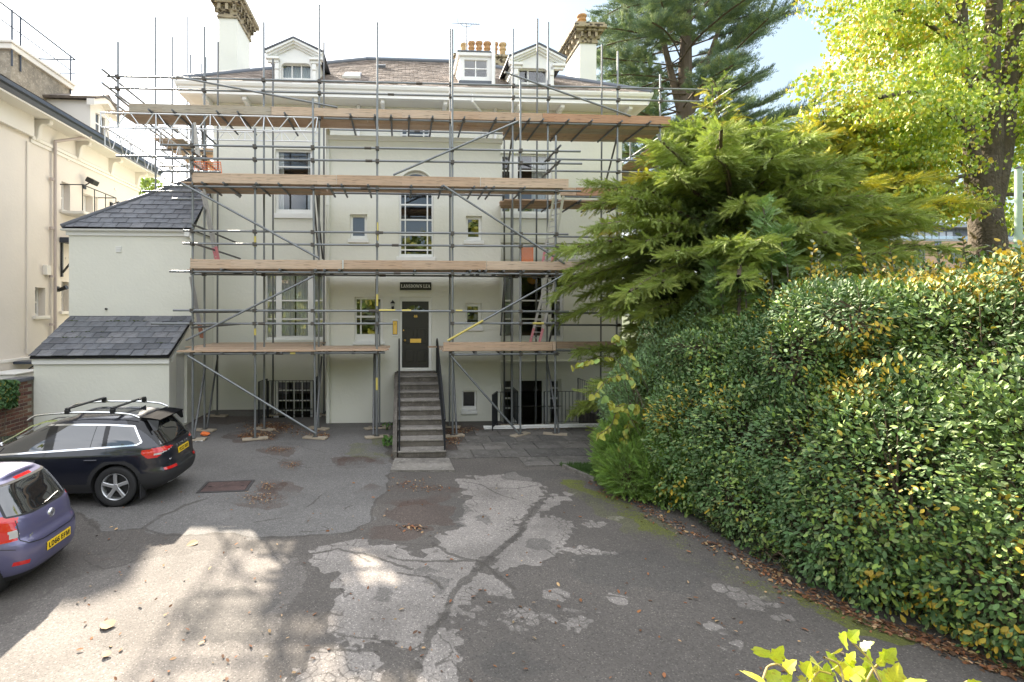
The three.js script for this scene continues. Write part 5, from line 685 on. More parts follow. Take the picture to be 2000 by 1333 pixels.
const inPoly = (P, x, y) => { let c = false; for (let i = 0, j = P.length - 1; i < P.length; j = i++) if ((P[i][1] > y) !== (P[j][1] > y) && x < (P[j][0] - P[i][0]) * (y - P[i][1]) / (P[j][1] - P[i][1]) + P[i][0]) c = !c; return c; };
const carGlass = new THREE.MeshPhysicalMaterial({ color: LIN(0.012, 0.014, 0.016), roughness: 0.02, ior: 2.3 });
const plastic = std([0.022, 0.022, 0.024], 0.6), rubber = std([0.02, 0.02, 0.021], 0.85), chrome = std([0.85, 0.86, 0.88], 0.12, { metalness: 1 });
const redLens = new THREE.MeshPhysicalMaterial({ color: LIN(0.52, 0.012, 0.012), roughness: 0.12, clearcoat: 1 }), clearLens = new THREE.MeshPhysicalMaterial({ color: LIN(0.45, 0.44, 0.43), roughness: 0.12, clearcoat: 1 });
const plateYellow = std([0.83, 0.56, 0.02], 0.4);
function car(spec, root) {
  const { wf, rf, ff, belt, he, top, n, droop, h0 } = spec, NA = spec.na, hs = []; for (let h = h0; h < he; h += 0.0165) hs.push(h); hs.push(he);
  const D = (x, h) => h <= belt ? 0 : Math.min(1, (h - belt) / (he - belt)) * droop(x);
  const pt = (h, c, s) => { const xr = rf(h), xf = ff(h), a = (xf - xr) / 2, w = wf(h); const m = Math.pow(Math.abs(c), 2 / n), k = Math.pow(Math.abs(s), 2 / n); return [xr + a + a * Math.sign(c) * m, w * Math.sign(s) * k]; };
  // even spacing round the outline, worked out once
  const ref = [], M2 = 6000; for (let i = 0; i <= M2; i++) { const t = i / M2 * 2 * Math.PI; ref.push([t, ...pt(belt * 0.8, -Math.cos(t), Math.sin(t))]); }
  const acc = [0]; for (let i = 1; i <= M2; i++) acc.push(acc[i - 1] + Math.hypot(ref[i][1] - ref[i - 1][1], ref[i][2] - ref[i - 1][2])); const ang = []; for (let i = 0, k = 0; i < NA; i++) { const d = acc[M2] * i / NA; while (acc[k + 1] < d) k++; ang.push(ref[k][0] + (ref[k + 1][0] - ref[k][0]) * (d - acc[k]) / (acc[k + 1] - acc[k])); }
  const rows = hs.map(h => ang.map(t => { const [x, z] = pt(h, -Math.cos(t), Math.sin(t)); return [x, h, z]; }));
  const P = [], id = (j, i) => j * NA + (i % NA); rows.forEach(r => r.forEach(([x, h, z]) => P.push(x, h + D(x, h), z)));
  const last = rows[rows.length - 1], capN = 14; for (let q = 1; q <= capN; q++) { const s = 1 - q / capN, xc = (rf(he) + ff(he)) / 2; last.forEach(([x, h, z]) => { const X = xc + (x - xc) * Math.min(1, 0.35 + 0.65 * Math.sqrt(s) + 0.0), Z = z * s; P.push(mix(X, x, s), he + D(mix(X, x, s), he) + (top - he) * (1 - Math.pow(s, 2.4)), Z); }); }
  const idx = {}, put = (k, a, b, c, d) => { (idx[k] ??= []).push(a, b, c, a, c, d); };
  const R2 = rows.length + capN;
  for (let j = 0; j + 1 < R2; j++) for (let i = 0; i < NA; i++) {
    const a = id(j, i), b = id(j, i + 1), c = id(j + 1, i + 1), d = id(j + 1, i); let k = 'body';
    if (j + 1 < rows.length) { const x = (rows[j][i][0] + rows[j + 1][(i + 1) % NA][0]) / 2, h = (hs[j] + hs[j + 1]) / 2, z = (rows[j][i][2] + rows[j + 1][(i + 1) % NA][2]) / 2; k = spec.region(x, h, z, z / wf(h), x - rf(h)); if (!k) continue; } else k = 'roof';
    put(k, a, b, c, d);
  }
  const all = []; for (const k in idx) for (const v of idx[k]) all.push(v); const g = new THREE.BufferGeometry(); g.setAttribute('position', new THREE.Float32BufferAttribute(P, 3)); g.setIndex(all); g.computeVertexNormals(); const N = g.attributes.normal;
  for (const k in idx) { // one mesh per region, sharing the smooth normals
    const map = new Map(), p = [], m = [], ix = idx[k].map(v => { if (!map.has(v)) { map.set(v, map.size); p.push(P[v * 3], P[v * 3 + 1], P[v * 3 + 2]); m.push(N.getX(v), N.getY(v), N.getZ(v)); } return map.get(v); });
    const q = new THREE.BufferGeometry(); q.setAttribute('position', new THREE.Float32BufferAttribute(p, 3)); q.setAttribute('normal', new THREE.Float32BufferAttribute(m, 3)); q.setIndex(ix); mesh(k.replace(/__\d+$/, ''), q, spec.mats[k.replace(/__\d+$/, '')] ?? spec.paint, root);
  }
  const side = (x, h, s, o = 0) => { const xr = rf(h), xf = ff(h), a = (xf - xr) / 2, w = wf(h), e = clamp(Math.abs(x - xr - a) / a, 0, 0.9999); return V(x, h + D(x, h), s * (w * Math.pow(1 - Math.pow(e, n), 1 / n) + o)); };
  const rear = (z, h, o = 0) => { const xr = rf(h), xf = ff(h), a = (xf - xr) / 2, w = wf(h), e = clamp(Math.abs(z) / w, 0, 0.9999); const x = xr + a - a * Math.pow(1 - Math.pow(e, n), 1 / n); return V(x - o, h + D(x, h), z); };
  const ribbon = (pts, f, w) => { // a strip of width w following points laid on the body
    const L = []; for (let i = 0; i + 1 < pts.length; i++) { const m = Math.max(1, Math.ceil(Math.hypot(pts[i + 1][0] - pts[i][0], pts[i + 1][1] - pts[i][1]) / 0.04)); for (let k = 0; k < m; k++) L.push([mix(pts[i][0], pts[i + 1][0], k / m), mix(pts[i][1], pts[i + 1][1], k / m)]); } L.push(pts[pts.length - 1]);
    const e = L.map((p, i) => { const a = L[Math.max(0, i - 1)], b = L[Math.min(L.length - 1, i + 1)], d = [b[0] - a[0], b[1] - a[1]], l = Math.hypot(...d) || 1; return [[p[0] - d[1] / l * w / 2, p[1] + d[0] / l * w / 2], [p[0] + d[1] / l * w / 2, p[1] - d[0] / l * w / 2]]; });
    const q = []; for (let i = 0; i + 1 < e.length; i++) q.push([f(...e[i][0]), f(...e[i][1]), f(...e[i + 1][1]), f(...e[i + 1][0])]); return quads(q);
  };
  const bottom = []; for (let i = 0; i < NA; i += 8) { const a = rows[0][i], b = rows[0][(i + 8) % NA]; bottom.push([V(0.9, h0, 0), V(...a), V(...b)]); } mesh('underside', quads(bottom), plastic, root);
  return { side, rear, ribbon };
}
function wheel(root, x, z, r, w, s, mat, spokes) { // tyre and rim; s is the outer side
  const g = new THREE.Group(); g.name = 'wheel'; g.position.set(x, r, z); root.add(g);
  const ty = new THREE.LatheGeometry([[r * 0.66, -w / 2], [r * 0.9, -w / 2], [r * 0.97, -w * 0.42], [r, -w * 0.3], [r, w * 0.3], [r * 0.97, w * 0.42], [r * 0.9, w / 2], [r * 0.72, w / 2 - 0.005], [r * 0.66, w / 2 - 0.03]].map(a => new THREE.Vector2(...a)), 48); ty.rotateX(Math.PI / 2 * s); mesh('tyre', ty, rubber, g);
  const rim = new THREE.LatheGeometry([[r * 0.58, -w * 0.3], [r * 0.6, w / 2 - 0.05], [r * 0.655, w / 2 - 0.03], [r * 0.67, w / 2 - 0.02], [r * 0.655, w / 2 - 0.015]].map(a => new THREE.Vector2(...a)), 48); rim.rotateX(Math.PI / 2 * s); mesh('rim', rim, mat, g);
  const disc = new THREE.CylinderGeometry(r * 0.56, r * 0.56, 0.01, 32); disc.rotateX(Math.PI / 2); disc.translate(0, 0, s * (w / 2 - 0.11)); mesh('brake_disc', disc, std([0.05, 0.05, 0.05], 0.5, { metalness: 0.6 }), g);
  const sp = []; for (let i = 0; i < spokes; i++) { const t = i / spokes * 2 * Math.PI + 0.3, d = 0.16; const q = new THREE.Shape(); const p = (rr, a) => [Math.cos(t + a) * rr, Math.sin(t + a) * rr]; const pts = [p(r * 0.1, -0.9), p(r * 0.62, -d * 0.9), p(r * 0.62, d * 0.5), p(r * 0.34, d * 0.75), p(r * 0.1, 0.7)]; pts.forEach((a, k) => q[k ? 'lineTo' : 'moveTo'](...a)); const e = new THREE.ExtrudeGeometry(q, { depth: 0.03, bevelEnabled: true, bevelSize: 0.006, bevelThickness: 0.006, bevelSegments: 1 }); e.translate(0, 0, -0.015); sp.push(e); }
  for (const e of sp) { e.translate(0, 0, s * (w / 2 - 0.045)); mesh('spoke', e, mat, g); } const hub = new THREE.CylinderGeometry(r * 0.13, r * 0.15, 0.05, 20); hub.rotateX(Math.PI / 2 * s); hub.translate(0, 0, s * (w / 2 - 0.04)); mesh('hub_cap', hub, mat, g);
}
function liner(root, x, y, r, z0, z1) { const g = new THREE.CylinderGeometry(r, r, Math.abs(z1 - z0), 32, 1, true, 0, Math.PI * 2); g.rotateX(Math.PI / 2); g.translate(x, y, (z0 + z1) / 2); const e = new THREE.CircleGeometry(r, 32); e.translate(x, y, Math.abs(z0) < Math.abs(z1) ? z0 : z1); mesh('wheel_arch_liner', [g, e], std([0.012, 0.012, 0.012], 0.95), root); }
function plate(root, s, w, h, pos, tilt, yaw) { const g = new THREE.Group(); g.name = 'number_plate'; g.position.copy(pos); g.rotation.set(0, -Math.PI / 2 + yaw, 0); root.add(g); const k = new THREE.Group(); k.rotation.x = -tilt; mesh('plate', rbox(-w / 2, w / 2, -h / 2, h / 2, 0, 0.008, 0.003), plateYellow, g).rotation.x = -tilt; const t = mesh('lettering', textGeo(s, h * 0.62, 0.002, w * 0.88), M.black, g); t.rotation.x = -tilt; t.position.set(0, Math.sin(tilt) * 0.0085, Math.cos(tilt) * 0.0085); return g; }
{ // black estate-like SUV seen from its rear left corner
  const S = 0.9, t = thing('parked_suv', 'black SUV with roof bars parked beside the lean-to', 'car', null, [-4.93, 0, 5.68], -179 * Math.PI / 180); t.scale.setScalar(S);
  const paint = new THREE.MeshPhysicalMaterial({ color: LIN(0.008, 0.010, 0.019), roughness: 0.35, clearcoat: 1, clearcoatRoughness: 0.03, metalness: 0.2 });
  const r = 0.385, ra = 0.43, XF = 2.79, glassS = [[-0.44, 1.215], [-0.36, 1.17], [0.6, 1.115], [2.2, 1.04], [2.6, 1.06], [2.0, 1.45], [1.7, 1.535], [1.0, 1.55], [0.2, 1.545], [-0.2, 1.53], [-0.26, 1.52]];
  const glassR = [[-0.66, 1.13], [0.66, 1.13], [0.60, 1.26], [0.53, 1.56], [-0.53, 1.56], [-0.60, 1.26]];
  const tlS = [[-0.46, 1.06], [-0.46, 0.99], [-0.56, 0.90], [-0.72, 0.90], [-0.8, 0.97], [-1.1, 1.0], [-1.1, 1.075], [-0.75, 1.08]];
  const o = car({
    h0: 0.27, belt: 1.1, he: 1.66, top: 1.735, n: 5.2, na: 820, droop: x => x > 0.9 ? -0.05 * (x - 0.9) ** 2 : -0.028 * (x - 0.9) ** 2,
    wf: curve([[0.27, 0.86], [0.42, 0.915], [0.6, 0.938], [0.82, 0.945], [0.97, 0.938], [1.04, 0.915], [1.12, 0.885], [1.3, 0.825], [1.5, 0.735], [1.6, 0.675], [1.66, 0.60]]),
    rf: curve([[0.27, -0.74], [0.36, -0.90], [0.5, -0.965], [0.62, -0.965], [0.7, -0.925], [0.9, -0.90], [1.0, -0.885], [1.08, -0.83], [1.13, -0.80], [1.35, -0.64], [1.56, -0.47], [1.62, -0.42], [1.66, -0.32]]),
    ff: curve([[0.27, 3.5], [0.5, 3.68], [0.8, 3.66], [1.0, 3.45], [1.08, 2.6], [1.12, 2.35], [1.3, 1.95], [1.5, 1.55], [1.6, 1.3], [1.66, 1.0]]),
    paint, mats: { side_window: carGlass, rear_window: carGlass, tail_light: redLens, reflector: redLens, bumper: plastic, arch_trim: plastic, sill_trim: plastic, reversing_light: clearLens, pillar: new THREE.MeshPhysicalMaterial({ color: LIN(0.01, 0.01, 0.011), roughness: 0.15 }), roof: paint },
    region(x, h, z, zn, dx) {
      const sd = Math.abs(zn) > 0.6 && dx > 0.05, s = z > 0 ? '__1' : '__0';
      for (const xw of [0, XF]) { const d = Math.hypot(x - xw, h - r - 0.02); if (Math.abs(zn) > 0.75 && dx > 0.12) { if (d < ra) return null; if (d < ra + 0.075 && h < r + 0.5) return 'arch_trim' + s; } }
      const rz = Math.abs(z);
      if (inPoly(tlS, x, h) && (dx > 0.12 || rz > 0.7)) return h < 0.985 && h > 0.94 && x < -0.66 ? 'reversing_light' + s : 'tail_light' + s;
      if (dx < 0.3 && rz < 0.72) { if (inPoly([[0.40, 1.035], [0.75, 0.98], [0.75, 1.085], [0.45, 1.06]], rz, h)) return 'tail_light' + s; if (inPoly([[0.42, 1.034], [0.75, 0.955], [0.75, 0.978]], rz, h)) return 'reversing_light' + s; if (inPoly(glassR, z, h)) return 'rear_window'; if (h > 0.63 && h < 0.69 && rz > 0.42 && rz < 0.78) return 'reflector' + s; }
      if (h < 0.62 && dx < 0.55 && x < 0) return 'bumper'; if (h < 0.45 && sd) return 'sill_trim' + s;
      if (dx < 0.34 && h > 1.1 && rz < 0.7) return 'pillar';
      if (sd && inPoly(glassS, x, h)) { if ((x > 1.13 && x < 1.31) || (x > 0.17 && x < 0.26)) return 'pillar' + s; const k = x > 1.2 ? 0 : x > 0.2 ? 2 : 4; return 'side_window__' + (k + (z > 0 ? 1 : 0)); }
      return 'body';
    }
  }, t);
  for (const s of [-1, 1]) {
    const f = (x, h) => o.side(x, h, s, 0.004), loop = glassS.concat([glassS[0]]); mesh('window_trim', o.ribbon(loop, f, 0.028), chrome, t);
    const seam = l => mesh('door_seam', o.ribbon(l, (x, h) => o.side(x, h, s, 0.0015), 0.009), M.black, t); seam([[0.17, 1.12], [0.16, 1.02], [0.2, 0.9], [0.34, 0.76], [0.5, 0.68]]); seam([[1.24, 1.08], [1.3, 0.9], [1.3, 0.45]]); seam([[0.42, 1.53], [0.47, 1.12]]); seam([[-0.47, 1.06], [0.2, 1.035]]); seam([[-0.42, 1.64], [-0.56, 1.45]]);
    const hd = o.side(0.42, 0.91, s, 0.02); mesh('door_handle', rbox(0.3, 0.54, hd.y - 0.018, hd.y + 0.018, hd.z - 0.015, hd.z + 0.015, 0.012), paint, t); const h2 = o.side(1.5, 0.92, s, 0.02); mesh('door_handle', rbox(1.4, 1.64, h2.y - 0.018, h2.y + 0.018, h2.z - 0.015, h2.z + 0.015, 0.012), paint, t);
    mesh('crease', o.ribbon([[-0.4, 0.985], [0.4, 0.96], [2.3, 0.93]], (x, h) => o.side(x, h, s, 0.003 + (h > 0.96 ? 0.006 : 0)), 0.02), paint, t);
    const rz = s * 0.63, pts = [-0.32, -0.15, 0.3, 0.9, 1.4, 1.62, 1.75].map((x, i) => V(x, [1.63, 1.70, 1.745, 1.755, 1.73, 1.70, 1.62][i] + 0.012, rz)); mesh('roof_rail', tubeOf(pts, 0.021, 8, 40), chrome, t);
    liner(t, 0, r + 0.02, ra, s * 0.55, s * 0.9); liner(t, XF, r + 0.02, ra, s * 0.55, s * 0.9);
    wheel(t, 0, s * 0.8, r, 0.235, s, M.alloy, 5); wheel(t, XF, s * 0.8, r, 0.235, s, M.alloy, 5);
    mesh('spoiler_fin', quads([[V(-0.44, 1.59, s * 0.575), V(-0.66, 1.57, s * 0.565), V(-0.66, 1.40, s * 0.62), V(-0.60, 1.38, s * 0.65)], [V(-0.44, 1.59, s * 0.565), V(-0.60, 1.38, s * 0.64), V(-0.66, 1.40, s * 0.61), V(-0.66, 1.57, s * 0.555)]]), M.black, t);
    mesh('mud_flap', box(-0.47, -0.45, 0.14, 0.42, s * 0.7, s * 0.9), plastic, t);
  }
  for (const x of [0.18, 1.02]) { const b = rbox(x - 0.04, x + 0.04, 1.83, 1.86, -0.66, 0.66, 0.012); mesh('roof_bar', [b, rbox(x - 0.045, x + 0.045, 1.74, 1.832, -0.67, -0.6, 0.015), rbox(x - 0.045, x + 0.045, 1.74, 1.832, 0.6, 0.67, 0.015)], M.black, t); }
  mesh('spoiler', prism([[-0.30, 1.64], [-0.50, 1.622], [-0.68, 1.588], [-0.675, 1.565], [-0.36, 1.575]], -0.56, 0.56), new THREE.MeshPhysicalMaterial({ color: LIN(0.008, 0.008, 0.009), roughness: 0.85, specularIntensity: 0.06 }), t);
  mesh('shark_fin', prism([[0.02, 1.69], [-0.16, 1.69], [-0.14, 1.78]], -0.015, 0.015), paint, t); mesh('wiper', bar(o.rear(-0.02, 1.17, 0.02), o.rear(0.42, 1.2, 0.02), 0.009), M.black, t);
  mesh('tailgate_seam', o.ribbon([[-0.86, 0.78], [-0.5, 0.70], [0.5, 0.70], [0.86, 0.78]], (z, h) => o.rear(z, h, 0.003), 0.01), M.black, t); mesh('bumper_strip', o.ribbon([[-0.6, 0.36], [0.6, 0.36]], (z, h) => o.rear(z, h, 0.004), 0.03), M.alloy, t);
  const p = o.rear(0, 0.9, 0.004); plate(t, 'VO22 RKX', 0.52, 0.115, p, 0.12, 0);
  'SKODA'.split('').forEach((c, i) => { const z = -0.26 + 0.13 * i, q = o.rear(z, 1.015, 0.003), m = mesh('tailgate_letter', textGeo(c, 0.042, 0.006, 0.05), chrome, t); m.position.copy(q); m.rotation.y = -Math.PI / 2; });
  { const q = o.rear(-0.55, 0.82, 0.003), m = mesh('model_lettering', textGeo('KODIAQ', 0.03, 0.004, 0.2), chrome, t); m.position.copy(q); m.rotation.y = -Math.PI / 2 + 0.1; }
}
{ // small blue hatchback
  const t = thing('parked_hatchback', 'small blue-violet hatchback at the left edge of the photo, nearest the camera', 'car', null, [-4.40, 0, 8.74], -178 * Math.PI / 180); t.scale.setScalar(0.9);
  const paint = new THREE.MeshPhysicalMaterial({ color: LIN(0.118, 0.114, 0.215), roughness: 0.36, clearcoat: 1, clearcoatRoughness: 0.04, metalness: 0.4 }), r = 0.29, xa = 0.62, ra = 0.335;
  const glassS = [[0.46, 1.14], [0.75, 1.05], [2.3, 0.98], [2.5, 1.0], [1.9, 1.34], [1.5, 1.4], [0.75, 1.42], [0.6, 1.38]], glassR = [[-0.60, 1.04], [-0.3, 1.0], [0.3, 1.0], [0.60, 1.04], [0.57, 1.2], [0.51, 1.42], [-0.51, 1.42], [-0.57, 1.2]];
  const o = car({
    h0: 0.2, belt: 0.98, he: 1.465, top: 1.535, n: 4.4, na: 640, droop: x => -0.035 * (x - 1.3) ** 2,
    wf: curve([[0.2, 0.74], [0.35, 0.79], [0.6, 0.81], [0.8, 0.805], [0.98, 0.78], [1.05, 0.755], [1.25, 0.68], [1.4, 0.60], [1.465, 0.53]]),
    rf: curve([[0.2, 0.12], [0.3, 0.03], [0.5, 0.0], [0.66, 0.02], [0.74, 0.07], [0.85, 0.09], [0.96, 0.13], [1.02, 0.17], [1.2, 0.28], [1.4, 0.42], [1.465, 0.52]]),
    ff: curve([[0.2, 3.5], [0.5, 3.66], [0.75, 3.6], [0.92, 3.2], [1.0, 2.75], [1.2, 2.35], [1.4, 1.95], [1.465, 1.65]]),
    paint, mats: { side_window: carGlass, rear_window: carGlass, tail_light: redLens, reversing_light: clearLens, roof: paint, bumper_grille: plastic, tailgate: paint },
    region(x, h, z, zn, dx) {
      const rz = Math.abs(z), s = z > 0 ? '__1' : '__0';
      for (const xw of [xa, 3.0]) if (Math.abs(zn) > 0.75 && Math.hypot(x - xw, h - r) < ra) return null;
      if (dx < 0.32 && inPoly(glassR, z, h)) return 'rear_window';
      if (dx < 0.42 && rz > 0.5 && inPoly([[0.50, 1.0], [0.62, 1.06], [0.86, 1.05], [0.86, 0.74], [0.66, 0.72], [0.58, 0.72], [0.545, 0.8], [0.57, 0.9]], rz, h)) return rz < 0.63 && h < 0.86 && h > 0.755 ? 'reversing_light' + s : 'tail_light' + s;
      if (h < 0.29 && dx < 0.3) return 'bumper_grille';
      if (dx > 0.2 && Math.abs(zn) > 0.6 && inPoly(glassS, x, h)) return 'side_window' + s;
      return 'body';
    }
  }, t);
  const q = (l, w, n, m, off = 0.003) => mesh(n, o.ribbon(l, (z, h) => o.rear(z, h, off), w), m, t);
  q([[-0.56, 0.72], [-0.5, 0.66], [-0.3, 0.63], [0.3, 0.63], [0.5, 0.66], [0.56, 0.72]], 0.012, 'tailgate_seam', M.black); q(glassR.concat([glassR[0]]), 0.022, 'window_rubber', M.black); q([[-0.4, 0.61], [0.4, 0.61]], 0.01, 'bumper_edge', paint, 0.006);
  for (const s of [-1, 1]) { q([[s * 0.56, 0.72], [s * 0.55, 0.98]], 0.008, 'tailgate_seam', M.black); q([[s * 0.62, 0.62], [s * 0.78, 0.70]], 0.008, 'bumper_seam', M.black); liner(t, xa, r, ra, s * 0.45, s * 0.77); liner(t, 3.0, r, ra, s * 0.45, s * 0.77); wheel(t, xa, s * 0.68, r, 0.18, s, M.alloy, 7); wheel(t, 3.0, s * 0.68, r, 0.18, s, M.alloy, 7); mesh('bumper_reflector', o.ribbon([[s * 0.5, 0.42], [s * 0.64, 0.44]], (z, h) => o.rear(z, h, 0.003), 0.05), redLens, t); }
  mesh('brake_light', o.ribbon([[-0.16, 1.445], [0.16, 1.445]], (z, h) => o.rear(z, h, 0.004), 0.025), redLens, t);
  mesh('wiper', [bar(o.rear(-0.05, 1.03, 0.02), o.rear(0.3, 1.08, 0.02), 0.009), bar(o.rear(-0.02, 1.0, 0.0), o.rear(-0.02, 1.05, 0.03), 0.014)], M.black, t);
  const rs = []; for (let i = 0; i <= 24; i++) { const z = mix(-0.52, 0.52, i / 24); rs.push([z]); } mesh('roof_seam', tubeOf(rs.map(([z]) => V(0.72 + 0.12 * (z / 0.55) ** 2, 1.538 - 0.075 * Math.pow(Math.abs(z) / 0.53, 2.4) + 0 - 0.035 * 0.33, z)), 0.006, 5, 40), M.black, t);
  mesh('roof_aerial', [bar(V(1.02, 1.52, 0), V(0.72, 1.80, 0), 0.007), rbox(0.97, 1.1, 1.51, 1.55, -0.035, 0.035, 0.015)], M.black, t);
  plate(t, 'LD66 EFM', 0.52, 0.115, o.rear(0, 0.5, 0.004), 0.0, 0);
  { const p = o.rear(0, 0.87, 0.002), c = new THREE.CylinderGeometry(0.062, 0.066, 0.02, 28); c.rotateZ(Math.PI / 2); const b = mesh('round_badge', c, chrome, t); b.position.copy(p); const e = mesh('emblem', [textGeo('V', 0.05, 0.004), (() => { const k = new THREE.TorusGeometry(0.045, 0.006, 8, 28); return k; })()], std([0.25, 0.25, 0.28], 0.4, { metalness: 0.6 }), b); e.rotation.y = -Math.PI / 2; e.position.x = -0.012; }
  { const p = o.rear(-0.42, 0.74, 0.003), m = mesh('model_lettering', textGeo('VIVA', 0.03, 0.004, 0.12), chrome, t); m.position.copy(p); m.rotation.y = -Math.PI / 2 + 0.12; }
}
/* ================= the neighbour, the boundary wall, far building ================= */
{
  const X = -12.7, t = thing('neighbouring_villa', 'large cream rendered villa with deep eaves at the left edge of the photo', 'house');
  const zf = PX(270.5, 450, X).z, zn = 14, P = (u, v, o = 0) => PX(u, v, X + o);
  const yG = P(0, 150, 0.75).y, yS = P(0, 186, 0.4).y, yB = P(120, 292).y, yPl = P(30, 706).y;
  const holes = [], W = [[119.5, 136.5, 357, 412], [68, 88, 562, 617], [119.5, 136, 551, 608]].map(([a, b, c, d]) => { const p = P(a, d), q = P(b, c); return [p.z, q.z, P((a + b) / 2, d).y, P((a + b) / 2, c).y]; });
  const dr = (() => { const p = P(160, 425), q = P(181, 377); return [p.z, q.z, P(170, 426).y, P(170, 380).y]; })();
  for (const w of [...W, dr]) holes.push(rect(-w[0], -w[1], w[2], w[3]));
  const wall = prism(rect(-zn, -zf, 0, yS), -0.4, 0, holes); wall.rotateY(Math.PI / 2); wall.translate(X, 0, 0); // local x is -z
  mesh('wall', wall, M.cream, t); mesh('wall', box(X - 9, X - 0.402, 0, yS, zf, zf + 0.4), M.cream, t); mesh('wall', box(X - 9, X - 0.402, 0, yS, zn - 0.4, zn), M.cream, t); mesh('floor', box(X - 6, X - 0.41, yPl, yPl + 0.2, zf + 0.41, zn - 0.41), M.room, t); mesh('partition', box(X - 3, X - 2.9, 0.2, yS - 0.2, zf + 0.42, zn - 0.42), M.room, t);
  // frieze, string moulding, plinth
  mesh('frieze', box(X + 0.003, X + 0.03, yB, yS, zf - 0.02, P(57, 300).z), M.creamPale, t); mesh('frieze', box(X + 0.003, X + 0.16, yB - 0.1, yS, P(57, 300).z + 0.002, zn), M.creamPale, t);
  mesh('moulding', [rbox(X + 0.004, X + 0.09, yB - 0.16, yB - 0.03, zf - 0.06, P(57.5, 300).z, 0.02), rbox(X + 0.004, X + 0.05, yB - 0.28, yB - 0.161, zf - 0.03, P(57.5, 300).z, 0.01)], M.creamPale, t); mesh('pilaster', box(X + 0.004, X + 0.05, yPl + 0.2, yB - 0.3, P(57, 300).z, P(50, 300).z), M.cream, t);
  mesh('plinth', box(X + 0.003, X + 0.07, 0, yPl, zf - 0.05, zn), M.cream, t); mesh('plinth_moulding', rbox(X + 0.004, X + 0.12, yPl, yPl + 0.1, zf - 0.06, zn, 0.02), M.creamPale, t);
  for (const w of W) { // sashes set back in their reveals
    const z0 = w[1], z1 = w[0], f = prism(rect(-z1 + 0.003, -z0 - 0.003, w[2] + 0.003, w[3] - 0.003), -0.30, -0.24, [[w[2] + 0.08, mix(w[2], w[3], 0.48) - 0.03], [mix(w[2], w[3], 0.48) + 0.03, w[3] - 0.07]].map(([a, b]) => rect(-z1 + 0.08, -z0 - 0.08, a, b))); f.rotateY(Math.PI / 2); f.translate(X, 0, 0); const s = mesh('sash_window', f, M.white, t);
    for (const [a, b] of [[w[2] + 0.07, mix(w[2], w[3], 0.48) - 0.025], [mix(w[2], w[3], 0.48) + 0.025, w[3] - 0.06]]) mesh('pane', box(X - 0.273, X - 0.268, a, b, z0 + 0.07, z1 - 0.07), M.glass, s); mesh('sill', rbox(X - 0.23, X + 0.1, w[2] - 0.12, w[2] - 0.002, z0 - 0.12, z1 + 0.12, 0.015), M.creamPale, s);
  }
  mesh('balcony_door', [box(X - 0.32, X - 0.28, dr[2] + 0.01, dr[3] - 0.01, dr[1] + 0.01, dr[0] - 0.01), box(X - 0.279, X - 0.26, dr[2] + 0.3, dr[2] + 0.34, dr[1] + 0.05, dr[0] - 0.05)], M.white, t);
  { const y = dr[2], z0 = P(187, 420).z, z1 = P(117, 430).z; const b = mesh('balcony', rbox(X + 0.003, X + 0.85, y - 0.14, y - 0.02, z0, z1, 0.02), M.creamPale, t); mesh('rail', [bar(V(X + 0.8, y + 0.95, z0), V(X + 0.8, y + 0.95, z1), 0.02), bar(V(X + 0.8, y + 0.95, z0), V(X, y + 0.95, z0), 0.02), bar(V(X + 0.8, y + 0.95, z1), V(X, y + 0.95, z1), 0.02)], M.black, b); for (let i = 0; i <= 3; i++) mesh('post', bar(V(X + 0.8, y - 0.02, mix(z0, z1, i / 3)), V(X + 0.8, y + 0.95, mix(z0, z1, i / 3)), 0.018), M.black, b); }
  // eaves, gutter, brackets
  mesh('soffit', box(X - 0.3, X + 0.72, yS, yS + 0.06, zf - 0.6, zn), M.creamPale, t);
  const gut = prism([[0.62, yS + 0.062], [0.74, yS + 0.062], [0.78, yS + 0.2], [0.86, yS + 0.24], [0.86, yG], [0.80, yG], [0.78, yS + 0.27], [0.62, yS + 0.27]], -zn, -zf + 0.62); gut.applyMatrix4(new THREE.Matrix4().makeScale(1, 1, -1)); gut.translate(X, 0, 0); mesh('gutter', quadsFlip(gut), M.gutterDark, t);
  for (const u of [68, 149, 213, 270, 312]) { const z = u > 260 ? zf + (u > 300 ? 99 : 0.3) : P(u, 270).z; if (z > 50) continue; const sc = new THREE.Shape(); sc.moveTo(0, 0); sc.lineTo(0.5, 0); sc.lineTo(0.5, -0.08); sc.bezierCurveTo(0.42, -0.2, 0.34, -0.06, 0.24, -0.14); sc.bezierCurveTo(0.1, -0.22, 0.16, -0.48, 0.09, -0.62); sc.bezierCurveTo(0.06, -0.72, 0.02, -0.7, 0, -0.62); sc.lineTo(0, 0); const g = new THREE.ExtrudeGeometry(sc, { depth: 0.16, bevelEnabled: true, bevelSize: 0.015, bevelThickness: 0.015, bevelSegments: 1 }); g.translate(X + 0.032, yS - 0.016, z - 0.08); mesh('eaves_bracket', uvm(g), M.creamPale, t); }
